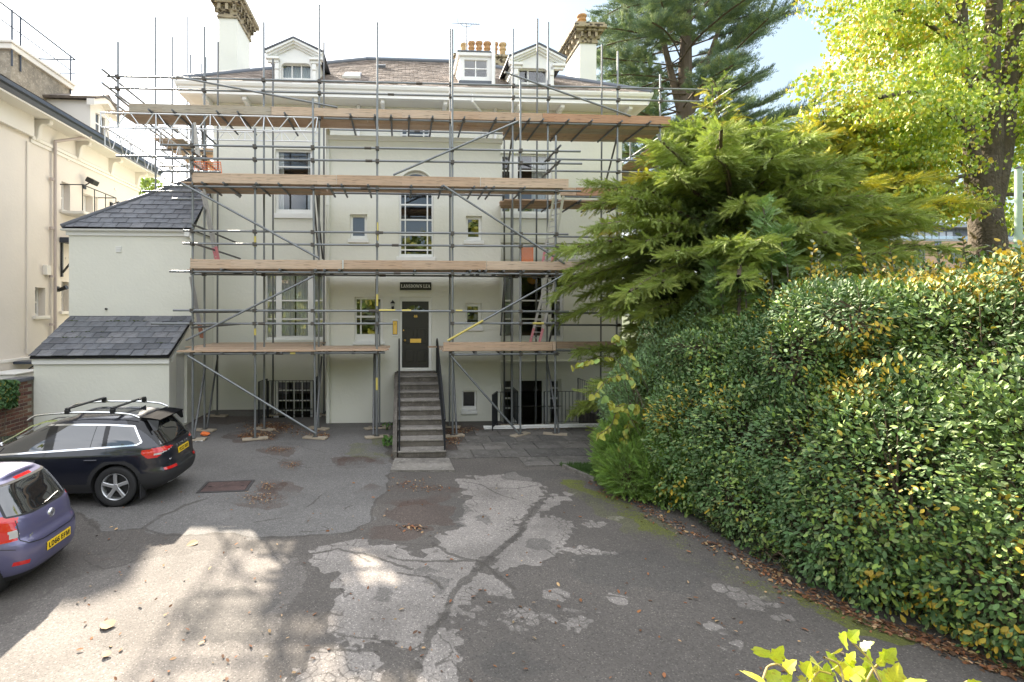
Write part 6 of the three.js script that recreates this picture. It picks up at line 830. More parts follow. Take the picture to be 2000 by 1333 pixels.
  // drain pipe with its swan neck
  const brown = std([0.45, 0.38, 0.35], 0.5), zp = P(100.5, 500).z; pipe([V(X + 0.72, yS + 0.1, zp + 0.0 - 1.1), V(X + 0.12, yS - 0.45, zp), V(X + 0.12, yPl + 0.1, zp)], 0.055, brown, t); for (const v of [350, 446, 540, 634]) { const p = P(100.5, v, 0.12), g = new THREE.CylinderGeometry(0.075, 0.075, 0.09, 12); g.translate(p.x, p.y, p.z); mesh('pipe_collar', g, brown, t); } { const p = P(93, 528, 0.1); mesh('junction_box', rbox(X + 0.004, X + 0.14, p.y - 0.17, p.y + 0.17, p.z - 0.12, p.z + 0.12, 0.01), M.creamPale, t); } { const z = P(180, 420).z - 0.25; pipe([V(X + 0.05, dr[3] + 0.0, z), V(X + 0.05, dr[2], z)], 0.03, M.creamPale, t); }
  for (const [u, v, w, h] of [[132, 311, 5, 4.5], [224, 370, 3, 3], [128.5, 505, 3, 3.5]]) { const a = P(u - w / 2, v + h / 2), b = P(u + w / 2, v - h / 2); mesh('air_vent', box(X + 0.003, X + 0.03, a.y, b.y, b.z, a.z), M.creamPale, t); }
  // roof with a low parapet block, railings and one dormer
  const e = [V(X + 0.8, yG, zn), V(X + 0.8, yG, zf - 0.7)], T2 = 0.42, tp = e.map((p, i) => V(p.x - 5, p.y + 5 * T2, p.z + (i ? 5 : 0))); const roof = mesh('roof', quads([[e[0], e[1], tp[1], tp[0]], [e[1], V(X - 10, yG, zf - 0.7), tp[1]], [tp[0], tp[1], V(X - 10, yG + 5 * T2, zf + 4), V(X - 10, yG + 5 * T2, zn)]]), M.slateOld, t);
  { const m = [], up = V(-1, T2, 0).normalize(); slates(V(X + 0.82, yG, 0), V(0, 0, 1), up, Math.hypot(5, 5 * T2), 0.22, 0.34, s => e[1].z + s * 0.92, () => 6, m, 51); inst('roof_slates', slateGeo, M.slateOld, m, roof); }
  { const xb = X - 1.6, p = (u, v) => PX(u, v, xb), a = p(138, 150), z0 = a.z, z1 = p(20, 150).z, y1 = YofPX(138, 176, xb), y2 = yG + 0.4; const bl = mesh('parapet', box(xb - 3, xb, y2, y1, z0, z1), std([0.42, 0.37, 0.30], 0.9, { map: concTex }), t); mesh('coping', [rbox(xb - 3.1, xb + 0.1, y1, y1 + 0.2, z0 - 0.1, z1 + 0.1, 0.02), rbox(xb - 3.15, xb + 0.15, y1 + 0.2, y1 + 0.3, z0 - 0.15, z1 + 0.15, 0.02)], M.creamPale, bl);
    const r = mesh('roof_railing', [bar(V(xb, y1 + 1.45, z0 - 0.3), V(xb, y1 + 1.45, z1 + 3), 0.03), bar(V(xb, y1 + 0.85, z0), V(xb, y1 + 0.85, z1 + 3), 0.02), bar(V(xb, y1 + 1.45, z0 - 0.3), V(xb - 3, y1 + 1.45, z0 - 0.3), 0.03), bar(V(xb - 3, y1 + 1.45, z0 - 0.3), V(xb - 3, y1 + 1.45, z1 + 3), 0.02), bar(V(xb, y1 + 0.85, z0 - 0.3), V(xb - 3, y1 + 0.85, z0 - 0.3), 0.02)], M.gutterDark, t); for (const [x, z] of [[xb, z0 + 0.1], [xb, z0 + 3], [xb, z1], [xb, z1 + 2.8], [xb - 3, z0 + 0.1], [xb - 3, z0 + 3.2], [xb - 1.5, z0 - 0.2]]) mesh('post', bar(V(x + 0.05, y1 - 0.6, z), V(x + 0.05, y1 + 1.45, z), 0.03), M.gutterDark, r); }
  { // dormer in the side slope
    const xf = X + 0.1, z0 = PX(214, 230, xf).z, z1 = PX(176, 240, xf).z, zc = (z0 + z1) / 2, y0 = yG - 0.1, y1 = YofPX(200, 212, xf), ya = YofPX(198, 192, xf); const d = new THREE.Group(); d.name = 'dormer'; t.add(d);
    const f = prism([[-z1, y0], [-z0, y0], [-z0, y1], [-zc, ya], [-z1, y1]], -0.1, 0, [rect(-z1 + 0.35, -z0 - 0.35, y0 + 0.5, y1 - 0.35)]); f.rotateY(Math.PI / 2); f.translate(xf, 0, 0); mesh('front', f, M.creamPale, d); mesh('cheek', quads([[V(xf - 0.1, y0, z1), V(xf - 0.1, y1, z1), V(xf - 3, y1, z1)], [V(xf - 0.1, y0, z0), V(xf - 3, y1, z0), V(xf - 0.1, y1, z0)]]), M.creamPale, d); mesh('pane', box(xf - 0.09, xf - 0.08, y0 + 0.5, y1 - 0.35, z0 + 0.35, z1 - 0.35), M.glass, d); mesh('glazing_bar', [box(xf - 0.078, xf - 0.04, y0 + 0.5, y1 - 0.35, zc - 0.04, zc + 0.04), box(xf - 0.078, xf - 0.045, mix(y0, y1, 0.55) - 0.03, mix(y0, y1, 0.55) + 0.03, z0 + 0.36, z1 - 0.36)], M.white, d);
    for (const s of [0, 1]) { const z = s ? z1 + 0.25 : z0 - 0.25, k = ya + 0.12 - (ya - y1) * 1.12; mesh('dormer_roof', plankQuad(V(xf + 0.35, ya + 0.12, zc), V(xf + 0.35, k, z), V(xf - 3.6, k, z), V(xf - 3.6, ya + 0.12, zc), 0.1), M.slateOld, d); const pr = prism([[-zc, ya + 0.02], [-z, k - 0.1], [-z, k - 0.35], [-zc, ya - 0.25]], 0.002, 0.3); pr.rotateY(Math.PI / 2); pr.translate(xf, 0, 0); mesh('raking_cornice', pr, M.creamPale, d); } }
  // fixtures and oddments on the wall
  const fl = P(162, 357), g = thing('floodlight', 'black floodlight on the cream wall above the balcony door', 'lamp', null, [X, fl.y, fl.z]); mesh('arm', [bar(V(0, -0.15, 0), V(0.25, 0, 0), 0.025), rbox(0.002, 0.08, -0.25, -0.08, -0.08, 0.08, 0.01)], M.black, g); const hd = mesh('lamp_head', rbox(-0.16, 0.16, -0.1, 0.1, -0.2, 0.2, 0.03), M.black, g); hd.position.set(0.35, 0.05, 0); hd.rotation.z = -0.5;
  for (const [u, v, l] of [[216, 400, 'small black spot lamp on the cream wall right of the balcony'], [110, 565, 'small black spot lamp on the cream wall between the lower windows']]) { const p = P(u, v), k = thing('wall_spot_lamp', l, 'lamp', null, [X, p.y, p.z]); const c = new THREE.CylinderGeometry(0.09, 0.06, 0.3, 12); c.rotateZ(-1.2); c.translate(0.22, 0.02, 0); mesh('lamp_body', c, M.black, k); mesh('wall_plate', rbox(0.002, 0.06, -0.1, 0.1, -0.09, 0.09, 0.01), M.black, k); }
  { const a = P(117, 470), y = a.y, z = P(127, 480).z, k = thing('iron_canopy', 'black iron porch canopy bracket on the cream wall beside the annexe', 'canopy', null, [X, y, z]); mesh('canopy_roof', rbox(0.003, 1.0, -0.08, 0.12, -2.2, 0.35, 0.02), M.gutterDark, k); mesh('bracket', [box(0.003, 0.06, -1.35, -0.082, 0.2, 0.28), plank(V(0.05, -1.2, 0.24), V(0.9, -0.12, 0.24), 0.05, 0.06), bar(V(0.9, -0.1, 0.24), V(0.9, -0.5, 0.24), 0.02)], M.black, k); }
  { const p = P(30, 736, 0.5), k = thing('outdoor_unit', 'white box unit behind the brick wall beside the cream villa', 'equipment box', null, [X + 0.6, 0, PX(30, 736, X + 0.6).z]); const y = YofPX(30, 729, X + 0.6); mesh('casing', rbox(-0.4, 0.4, 0, y, -0.55, 0.55, 0.04), M.white, k); mesh('lid', rbox(-0.44, 0.44, y + 0.001, y + 0.06, -0.6, 0.6, 0.02), M.white, k); }
  { const z = P(50, 700).z, y = P(50, 708).y, k = thing('small_canopy', 'small dark door canopy low on the cream villa near the brick wall', 'canopy', null, [X, y, z]); mesh('canopy_roof', rbox(0.08, 0.8, 0, 0.09, -0.7, 0.7, 0.02), M.gutterDark, k); mesh('bracket', [bar(V(0.1, -0.4, 0.5), V(0.7, 0, 0.5), 0.02), bar(V(0.1, -0.4, -0.5), V(0.7, 0, -0.5), 0.02)], M.black, k); }
}
function YofPX(u, v, x) { return PX(u, v, x).y; }
function quadsFlip(g) { const p = g.attributes.position, n = p.count, a = []; for (let i = 0; i < n; i += 3) for (const k of [0, 2, 1]) a.push(p.getX(i + k), p.getY(i + k), p.getZ(i + k)); const q = new THREE.BufferGeometry(); q.setAttribute('position', new THREE.Float32BufferAttribute(a, 3)); q.computeVertexNormals(); return uvm(q); }
function plankQuad(a, b, c, d, t) { const n = b.clone().sub(a).cross(d.clone().sub(a)).normalize(); if (n.y > 0) n.negate(); n.multiplyScalar(t); const hi = [a, b, c, d], lo = hi.map(p => p.clone().add(n)), f = [hi, lo.slice().reverse()]; for (let i = 0; i < 4; i++) f.push([hi[i], lo[i], lo[(i + 1) % 4], hi[(i + 1) % 4]]); return quads(f); }
{ // brick garden wall running forward from the lean-to
  const X = XZ(65, ZL) - 0.02, y1 = PX(65, 735, X).y, t = thing('brick_wall', 'old red brick garden wall with dark coping left of the lean-to store', 'wall'), n = 16, h = (y1 - 0.1) / n, L = 0.3, r = rng(71);
  mesh('mortar', box(X - 0.3, X - 0.012, 0, y1 - 0.1, ZL - 0.2, ZL + 6), std([0.30, 0.27, 0.21], 0.95, { map: concTex }), t); const bm = [[0.20, 0.09, 0.065], [0.16, 0.075, 0.06], [0.24, 0.12, 0.08], [0.13, 0.07, 0.06], [0.22, 0.13, 0.09]].map(c => std(c, 0.95, { map: concTex, bumpMap: concTex, bumpScale: 0.004 })), bg = uvm(new RoundedBoxGeometry(1, 1, 1, 1, 0.04));
  for (let j = 0; j < n; j++) for (let i = 0; i < 12; i++) { const z = ZL + 0.02 + i * L + (j % 2 ? L / 2 : 0), b = new THREE.Mesh(bg, bm[Math.floor(r() * 5)]); b.name = 'brick'; b.castShadow = b.receiveShadow = true; b.position.set(X - 0.06 + (r() - 0.5) * 0.012, (j + 0.5) * h, z + L / 2 - 0.0); b.scale.set(0.11, h - 0.016, L - 0.016); t.add(b); }
  for (let i = 0; i < 9; i++) mesh('coping_stone', rbox(X - 0.36, X + 0.05, y1 - 0.098, y1, ZL + 0.01 + i * 0.6, ZL + 0.6 + i * 0.6, 0.015), M.slate2, t);
}
{ // flats far off on the right
  const z = -62, t = thing('apartment_block', 'far brick apartment block with a grey glazed top storey on the right', 'building'); const r = (u0, u1, v0, v1, d = 0) => { const a = PZ(u0, v1, z + d), b = PZ(u1, v0, z + d); return [a.x, b.x, a.y, b.y]; };
  const br = std([0.50, 0.33, 0.22], 0.9), gz = std([0.16, 0.19, 0.24], 0.6), q = r(1690, 2060, 469, 620), hs = [[1742, 1770, 487, 530], [1786, 1806, 487, 530], [1826, 1838, 470.5, 485], [1858, 1876, 487, 513], [1898, 1913, 487, 513], [1960, 1985, 487, 513]].map(a => r(...a));
  mesh('wall', prism(rect(q[0], q[1], 0, q[3]), z - 12, z, []), br, t); const s = r(1730, 2040, 440, 469, -2); mesh('top_storey', box(s[0], s[1], s[2], s[3], z - 12, z - 2.5), gz, t); const k = r(1715, 2052, 435, 440, 0); mesh('roof', box(k[0], k[1], k[2], k[3], z - 13, z - 1), std([0.30, 0.33, 0.37], 0.5), t);
  for (const h of hs) { const w = mesh('window', prism(rect(...h), z + 0.002, z + 0.12, [rect(h[0] + 0.12, (h[0] + h[1]) / 2 - 0.06, h[2] + 0.12, h[3] - 0.12), rect((h[0] + h[1]) / 2 + 0.06, h[1] - 0.12, h[2] + 0.12, h[3] - 0.12)]), gz, t); mesh('pane', box(h[0] + 0.05, h[1] - 0.05, h[2] + 0.05, h[3] - 0.05, z + 0.003, z + 0.05), carGlass, w); }
  for (let i = 0; i < 9; i++) { const h = r(1738 + i * 14, 1749 + i * 14, 453, 467, -2.4); const w = mesh('window', box(h[0] - 0.1, h[1] + 0.1, h[2] - 0.1, h[3] + 0.1, z - 2.45, z - 2.4), gz, t); mesh('pane', box(h[0], h[1], h[2], h[3], z - 2.399, z - 2.37), std([0.55, 0.62, 0.7], 0.15), w); }
  for (let i = 0; i < 24; i++) { const h = r(1732 + i * 8, 1733 + i * 8, 441, 453, -2.4); mesh('standing_seam', box(h[0], h[1], h[2], h[3], z - 2.499, z - 2.44), gz, t); }
  const b = r(1722, 2045, 463, 470, 0.05); mesh('balustrade', box(b[0], b[1], b[2], b[3], z + 0.0, z + 0.05), new THREE.MeshPhysicalMaterial({ color: LIN(0.8, 0.9, 0.95), transmission: 0.8, roughness: 0.05, thickness: 0 }), t);
}
{ const p = PZ(1990, 600, 6.6), t = thing('green_post', 'pale green metal lamp column rising from the hedge at the right edge', 'lamp post', null, [p.x, 0, 6.6]), y = YZ(1990, 330, 6.6); mesh('column', bar(V(0, 0, 0), V(0, y, 0), 0.055, 14), std([0.33, 0.44, 0.33], 0.5), t); mesh('collar', bar(V(0, y - 1.4, 0), V(0, y - 1.25, 0), 0.066, 14), std([0.33, 0.44, 0.33], 0.5), t); mesh('cap', bar(V(0, y, 0), V(0, y + 0.05, 0), 0.062, 14, 0.02), M.black, t); }
{ const z = -30, p = PZ(1901, 520, z), y = YZ(1901, 476, z), t = thing('street_lamp', 'small distant white street lamp in front of the brick flats', 'street lamp', null, [p.x, 0, z]); mesh('column', bar(V(0, 0, 0), V(0, y, 0), 0.09, 8), M.white, t); mesh('lamp_head', rbox(-0.3, 0.9, y, y + 0.12, -0.15, 0.15, 0.05), M.white, t); }
/* ================= planting ================= */
const Qd = (up, roll, r) => { const q = new THREE.Quaternion().setFromUnitVectors(V(0, 1, 0), up); return q.multiply(new THREE.Quaternion().setFromAxisAngle(V(0, 1, 0), roll)); };
function leafGeo(pts, fold = 0.15, curl = 0.12) { // outline of one half, from the stalk to the tip, mirrored and folded along the midrib
  const L = pts.length, f = []; const mid = i => { const y = pts[i][1]; return V(0, y, -curl * y * y); };
  for (let i = 0; i + 1 < L; i++) for (const s of [-1, 1]) { const e = k => V(s * pts[k][0], pts[k][1], Math.abs(pts[k][0]) * fold - curl * pts[k][1] ** 2); const q = pts[i][0] < 1e-4 ? [mid(i), e(i + 1), mid(i + 1)] : pts[i + 1][0] < 1e-4 ? [mid(i), e(i), mid(i + 1)] : [mid(i), e(i), e(i + 1), mid(i + 1)]; f.push(s > 0 ? q : q.slice().reverse()); }
  return quads(f);
}
const G = {
  oval: leafGeo([[0, 0], [0.16, 0.18], [0.25, 0.45], [0.19, 0.78], [0, 1]]),
  round: leafGeo([[0, 0], [0.34, 0.12], [0.42, 0.42], [0.24, 0.78], [0, 1]], 0.12, 0.15),
  pinnate: (() => { const l = [quads([[V(-0.006, 0, 0), V(0.006, 0, 0), V(0, 1, -0.12)]])]; for (let i = 0; i < 6; i++) for (const s of [-1, 1]) { const y = 0.2 + i * 0.13, g = leafGeo([[0, 0], [0.055, 0.12], [0.06, 0.22], [0, 0.36]], 0.2, 0.2); g.applyMatrix4(new THREE.Matrix4().makeRotationZ(-s * 1.05)); g.translate(0, y, -0.12 * y * y); l.push(g); } const g = leafGeo([[0, 0], [0.055, 0.12], [0, 0.34]]); g.translate(0, 0.92, -0.1); l.push(g); return join(l); })(),
  // flat feathery spray of a cypress
  spray: (() => { const f = [], r = rng(12), tri = (a, b, w) => { const d = b.clone().sub(a), n = d.clone().cross(V(r() - 0.5, r() - 0.5, r() * 2)).normalize().multiplyScalar(w); f.push([a.clone().add(n), a.clone().sub(n), b]); }; const st = y => V(0.05 * Math.sin(y * 3), y, -0.16 * y * y); for (let i = 0; i < 5; i++) tri(st(i * 0.2), st(i * 0.2 + 0.24), 0.016); for (let i = 0; i < 17; i++) { const y = 0.05 + i * 0.056, L = (0.34 - 0.24 * y) * (0.7 + 0.6 * r()); for (const s of [-1, 1]) { const a = st(y), b = a.clone().add(V(s * L * 0.62, L * 0.8, (r() - 0.5) * L * 0.9)); tri(a, b, 0.015); const c = a.clone().lerp(b, 0.45); tri(c, c.clone().add(V(s * L * 0.1, L * 0.5, (r() - 0.5) * L * 0.4)), 0.012); } } return quads(f); })(),
  // twig of a cedar with tufts of short needles standing up from it
  tuft: (() => { const f = [], r = rng(4); f.push([V(-0.014, 0, 0), V(0.014, 0, 0), V(0, 1, 0.05)]); for (let i = 0; i < 46; i++) { const y = r(), a = r() * 6.283, up = 0.16 + r() * 0.16, b = V((r() - 0.5) * 0.32, y, 0.0), d = V(Math.cos(a) * 0.6, 0.45 + r() * 0.5, Math.abs(Math.sin(a)) * 0.75 + 0.1).normalize().multiplyScalar(up), n = d.clone().cross(V(r() - 0.5, r() - 0.5, r())).normalize().multiplyScalar(0.017); f.push([b.clone().add(n), b.clone().sub(n), b.clone().add(d)]); } return quads(f); })(),
};
const L_ = { gloss: new THREE.MeshPhysicalMaterial({ color: 0xffffff, roughness: 0.6, transmission: 0.28, thickness: 0, side: THREE.DoubleSide }), soft: leafMat(0.7, 0.4), thin: leafMat(0.6, 0.5), conifer: leafMat(0.8, 0.35) };
const mat4 = (p, q, s) => new THREE.Matrix4().compose(p, q, typeof s === 'number' ? V(s, s, s) : s);
const jit = (c, r, k = 0.35) => { const v = 1 - k / 2 + k * r(); return LIN(c[0] * v * (0.92 + 0.16 * r()), c[1] * v, c[2] * v * (0.85 + 0.3 * r())); };
// leaves spread through the outer part of a mass built of several rounded lobes
function mass(lobes, n, seed, place, inner = 0.34) {
  const r = rng(seed), tot = lobes.map(b => b[3] * b[4] + b[4] * b[5] + b[3] * b[5]), sum = tot.reduce((a, b) => a + b, 0);
  for (let k = 0; k < n; k++) {
    let t = r() * sum, i = 0; while (t > tot[i]) t -= tot[i++]; const b = lobes[i];
    const z = r() * 2 - 1, a = r() * 6.28318, q = Math.sqrt(1 - z * z), d = V(q * Math.cos(a), z, q * Math.sin(a)), dep = Math.pow(r(), 2.2), bump = 1 + 0.2 * (fbm(d.x * 2.6 + b[0], d.y * 2.6 + d.z * 2.1 + b[2], 3) - 0.5) * 2, rag = 0.36 * (fbm((d.x + d.z * 0.6) * b[3] * 2.6 + b[2], (d.y - d.z * 0.5) * b[4] * 2.6 + b[0], 4) - 0.5), f = bump * (1 - inner * dep) + rag * Math.min(1, 1.2 / b[3]);
    const p = V(b[0] + d.x * b[3] * f, b[1] + d.y * b[4] * f, b[2] + d.z * b[5] * f); if (p.y < 0.03) continue;
    let deep = false; for (const c of lobes) if (c !== b && ((p.x - c[0]) / c[3]) ** 2 + ((p.y - c[1]) / c[4]) ** 2 + ((p.z - c[2]) / c[5]) ** 2 < 0.45) { deep = true; break; } if (deep) continue;
    const nrm = V(d.x / b[3], d.y / b[4], d.z / b[5]).normalize(); place(p, nrm, dep, r);
  }
}
const core = (lobes, k, parent, mt) => { const l = [], r = rng(lobes.length * 7 + 3); for (const b of lobes) for (let i = 0; i < 26; i++) { const z = r() * 1.6 - 0.6, a = r() * 6.283, q = Math.sqrt(Math.max(0, 1 - z * z)), e = V(b[0] + q * Math.cos(a) * b[3] * 0.9, Math.max(0.05, b[1] + z * b[4] * 0.9), b[2] + q * Math.sin(a) * b[5] * 0.9), s = V(b[0] + (r() - 0.5) * 0.3, Math.max(0.02, b[1] - b[4] * 0.6), b[2] + (r() - 0.5) * 0.3), m = s.clone().lerp(e, 0.5).add(V((r() - 0.5) * 0.25, 0.1, (r() - 0.5) * 0.25)); l.push(bar(s, m, 0.02, 5, 0.013), bar(m, e, 0.013, 5, 0.004)); } mesh('branches', l, mt, parent).userData.kind = 'stuff'; };
const twigDark = std([0.12, 0.09, 0.06], 1);
{ // the big glossy-leaved hedge
  const t = thing('hedge_shrub', 'huge overgrown glossy-leaved shrub with yellow sprigs filling the right side of the drive', 'shrub');
  const lobes = [[5.2, 0.95, 7.0, 1.1, 1.45, 1.1], [5.6, 1.1, 8.0, 1.1, 1.5, 1.2], [5.9, 1.1, 9.0, 1.15, 1.55, 1.3], [6.1, 1.1, 9.9, 1.3, 1.6, 1.3], [6.9, 1.2, 10.8, 1.5, 1.7, 1.3], [6.0, 1.5, 7.2, 1.3, 1.75, 1.1], [6.5, 1.75, 8.0, 1.35, 1.85, 1.2], [6.9, 2.0, 8.8, 1.3, 1.85, 1.3], [7.3, 2.1, 9.7, 1.5, 1.9, 1.3], [8.2, 2.2, 10.4, 1.6, 1.95, 1.4], [7.6, 2.35, 8.3, 1.4, 1.6, 1.3], [8.3, 2.4, 9.2, 1.6, 1.6, 1.6], [9.6, 2.3, 10, 1.8, 1.8, 2], [7.0, 2.2, 7.0, 1.3, 1.7, 1.2], [5.1, 0.6, 8.2, 0.6, 0.75, 1.2], [5.4, 0.6, 9.5, 0.65, 0.8, 1.0], [6.1, 0.65, 10.8, 0.8, 0.9, 1.1], [8.4, 3.5, 8.9, 0.9, 0.6, 0.9], [7.5, 3.35, 8.2, 0.7, 0.7, 0.7], [6.7, 3.0, 8.5, 0.8, 0.8, 0.8], [6.1, 2.45, 7.6, 0.75, 0.75, 0.7], [6.9, 3.3, 7.6, 0.8, 0.7, 0.7], [9.2, 3.5, 9.6, 0.9, 0.75, 0.8]];
  { const q = rng(80); for (let i = 0; i < 22; i++) { const b = lobes[5 + Math.floor(q() * 8)], a = q() * 6.283, e = 0.5 + q() * 0.45; lobes.push([b[0] + Math.cos(a) * b[3] * Math.cos(e) * 0.95, b[1] + Math.sin(e) * b[4] * 0.98, b[2] + Math.sin(a) * b[5] * Math.cos(e) * 0.95, 0.38 + q() * 0.3, 0.3 + q() * 0.35, 0.38 + q() * 0.3]); } }
  core(lobes, 0.66, t, twigDark);
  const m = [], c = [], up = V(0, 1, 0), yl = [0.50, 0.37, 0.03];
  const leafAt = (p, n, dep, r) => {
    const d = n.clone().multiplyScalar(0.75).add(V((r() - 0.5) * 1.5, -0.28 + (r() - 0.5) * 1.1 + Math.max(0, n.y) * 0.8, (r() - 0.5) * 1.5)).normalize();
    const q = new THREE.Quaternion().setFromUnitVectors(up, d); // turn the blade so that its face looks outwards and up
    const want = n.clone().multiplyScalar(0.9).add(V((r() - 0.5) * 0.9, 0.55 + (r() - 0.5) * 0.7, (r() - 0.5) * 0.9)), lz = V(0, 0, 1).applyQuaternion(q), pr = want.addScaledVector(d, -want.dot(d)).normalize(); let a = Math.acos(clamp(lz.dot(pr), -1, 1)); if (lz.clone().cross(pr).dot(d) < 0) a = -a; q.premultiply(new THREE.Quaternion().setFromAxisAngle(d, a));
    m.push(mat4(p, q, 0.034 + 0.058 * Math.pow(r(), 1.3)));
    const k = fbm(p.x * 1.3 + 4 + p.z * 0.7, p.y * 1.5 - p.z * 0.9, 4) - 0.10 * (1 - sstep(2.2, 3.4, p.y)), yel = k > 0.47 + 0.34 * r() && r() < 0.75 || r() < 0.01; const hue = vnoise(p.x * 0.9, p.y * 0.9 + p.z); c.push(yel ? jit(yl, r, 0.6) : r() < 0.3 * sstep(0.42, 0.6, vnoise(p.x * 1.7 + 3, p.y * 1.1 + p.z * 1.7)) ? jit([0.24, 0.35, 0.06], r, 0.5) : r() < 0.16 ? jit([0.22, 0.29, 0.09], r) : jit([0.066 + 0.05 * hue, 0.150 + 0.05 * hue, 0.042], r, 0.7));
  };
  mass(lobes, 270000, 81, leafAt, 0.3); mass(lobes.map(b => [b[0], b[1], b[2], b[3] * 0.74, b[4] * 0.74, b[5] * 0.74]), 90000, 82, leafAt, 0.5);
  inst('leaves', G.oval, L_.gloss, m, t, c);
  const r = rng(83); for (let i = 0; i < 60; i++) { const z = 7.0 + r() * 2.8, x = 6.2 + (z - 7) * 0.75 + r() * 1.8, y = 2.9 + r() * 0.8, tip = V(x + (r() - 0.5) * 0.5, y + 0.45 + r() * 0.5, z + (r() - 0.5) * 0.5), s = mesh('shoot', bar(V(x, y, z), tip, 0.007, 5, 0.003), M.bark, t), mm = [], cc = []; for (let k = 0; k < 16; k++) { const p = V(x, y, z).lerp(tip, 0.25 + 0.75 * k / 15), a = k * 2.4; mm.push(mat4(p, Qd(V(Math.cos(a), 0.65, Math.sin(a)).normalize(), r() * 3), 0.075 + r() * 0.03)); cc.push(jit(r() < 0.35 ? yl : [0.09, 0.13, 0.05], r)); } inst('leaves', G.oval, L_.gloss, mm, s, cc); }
}
function bush(name, label, lobes, geo, mt, n, seed, size, colour, droop = 0, k = 0.62) {
  const t = thing(name, label, 'shrub'); core(lobes, k, t, twigDark); const m = [], c = [];
  mass(lobes, n, seed, (p, nn, dep, r) => { const d = nn.clone().add(V((r() - 0.5) * 1.3, 0.3 - droop + (r() - 0.5) * 0.9, (r() - 0.5) * 1.3)).normalize(); m.push(mat4(p, Qd(d, r() * 6.28), size * (0.7 + 0.6 * r()))); c.push(colour(p, r, dep)); }, 0.55);
  inst('leaves', geo, mt, m, t, c); return t;
}
bush('pinnate_shrub', 'blue-green shrub with fine compound leaves below the conifer, beside the basement railing', [[5.0, 1.35, 5.2, 1.0, 1.15, 0.9], [5.9, 1.7, 5.0, 1.2, 1.5, 1.0], [4.6, 0.75, 5.6, 0.7, 0.8, 0.7], [5.4, 0.8, 6.2, 0.9, 0.95, 0.7], [6.8, 2.2, 5.4, 1.0, 1.7, 1.0]], G.oval, L_.soft, 42000, 91, 0.062, (p, r) => jit(p.x > 6.3 ? [0.27, 0.39, 0.11] : [0.24, 0.37, 0.16], r, 0.7));
bush('feathery_shrub', 'bright green feathery low shrub at the foot of the hedge beside the paving', [[4.35, 0.55, 6.0, 0.62, 0.72, 0.55], [4.75, 0.5, 6.75, 0.6, 0.6, 0.6], [4.15, 0.4, 6.5, 0.4, 0.5, 0.4], [5.1, 0.5, 7.3, 0.5, 0.55, 0.5]], G.spray, L_.conifer, 9000, 93, 0.2, (p, r) => jit([0.22, 0.36, 0.06], r, 0.7), -0.2);
bush('undergrowth', 'low mixed undergrowth with small leaves along the base of the hedge', [[5.55, 0.25, 9.9, 0.45, 0.4, 0.5], [5.1, 0.22, 9.0, 0.4, 0.35, 0.6], [6.1, 0.25, 10.7, 0.5, 0.45, 0.5], [4.95, 0.2, 8.0, 0.35, 0.3, 0.6]], G.oval, L_.soft, 5200, 95, 0.05, (p, r) => jit(r() < 0.25 ? [0.15, 0.18, 0.03] : [0.05, 0.085, 0.03], r, 0.6));
{ // upright compound-leaved stems between the hedge and the conifer
  const t = thing('rowan_sapling', 'slender pale stems with long compound leaves rising above the hedge against the conifer', 'sapling'), r = rng(97), m = [], c = [];
  for (const [u, v0, v1, z] of [[1490, 600, 398, 6.4], [1440, 640, 470, 6.2], [1520, 560, 450, 6.6], [1395, 640, 520, 6.0]]) { const a = PZ(u + 20, v0, z), b = PZ(u, v1, z); mesh('stem', tubeOf([a.clone().setY(0.5), a, a.clone().lerp(b, 0.5).add(V(0.05, 0, 0)), b], 0.014, 6), M.barkGrey, t); for (let i = 0; i < 90; i++) { const k = Math.sqrt(r()), p = a.clone().lerp(b, k), an = r() * 6.28; m.push(mat4(p.add(V((r() - 0.5) * 0.3 * (1.4 - k), 0, (r() - 0.5) * 0.3)), Qd(V(Math.cos(an), 0.35 + 0.5 * k - 0.3 * r(), Math.sin(an)).normalize(), r() * 6), 0.15 + 0.10 * r())); c.push(jit([0.22, 0.36, 0.10], r, 0.5)); } }
  inst('leaves', G.pinnate, L_.thin, m, t, c);
}
{ // yellowing branches over the railing
  const t = thing('yellowing_branch', 'arching branches with yellow oval leaves hanging over the basement railing', 'branch'), r = rng(99), m = [], c = [];
  for (const l of [[[1260, 790], [1200, 700], [1150, 705], [1117, 714]], [[1260, 800], [1225, 735], [1190, 740], [1160, 772]], [[1265, 830], [1235, 790], [1205, 795], [1178, 775]], [[1250, 850], [1210, 790], [1195, 830], [1170, 850]], [[1265, 760], [1235, 700], [1215, 670], [1200, 655]], [[1260, 850], [1235, 820], [1220, 850], [1215, 880]]]) { const z = 6.3 + r() * 0.5, pts = l.map(p => PZ(p[0], p[1], z + (r() - 0.5) * 0.3)); const cu = new THREE.CatmullRomCurve3(pts); mesh('twig', new THREE.TubeGeometry(cu, 16, 0.006, 5), M.bark, t); for (let i = 0; i < 26; i++) { const p = cu.getPoint(0.2 + 0.8 * i / 25), a = r() * 6.28; m.push(mat4(p, Qd(V(Math.cos(a) * 0.7, -0.5 - r() * 0.5, Math.sin(a) * 0.7).normalize(), r() * 6), 0.10 + r() * 0.05)); c.push(jit(r() < 0.7 ? [0.40, 0.40, 0.05] : [0.22, 0.32, 0.06], r)); } }
  inst('leaves', G.round, L_.soft, m, t, c);
}
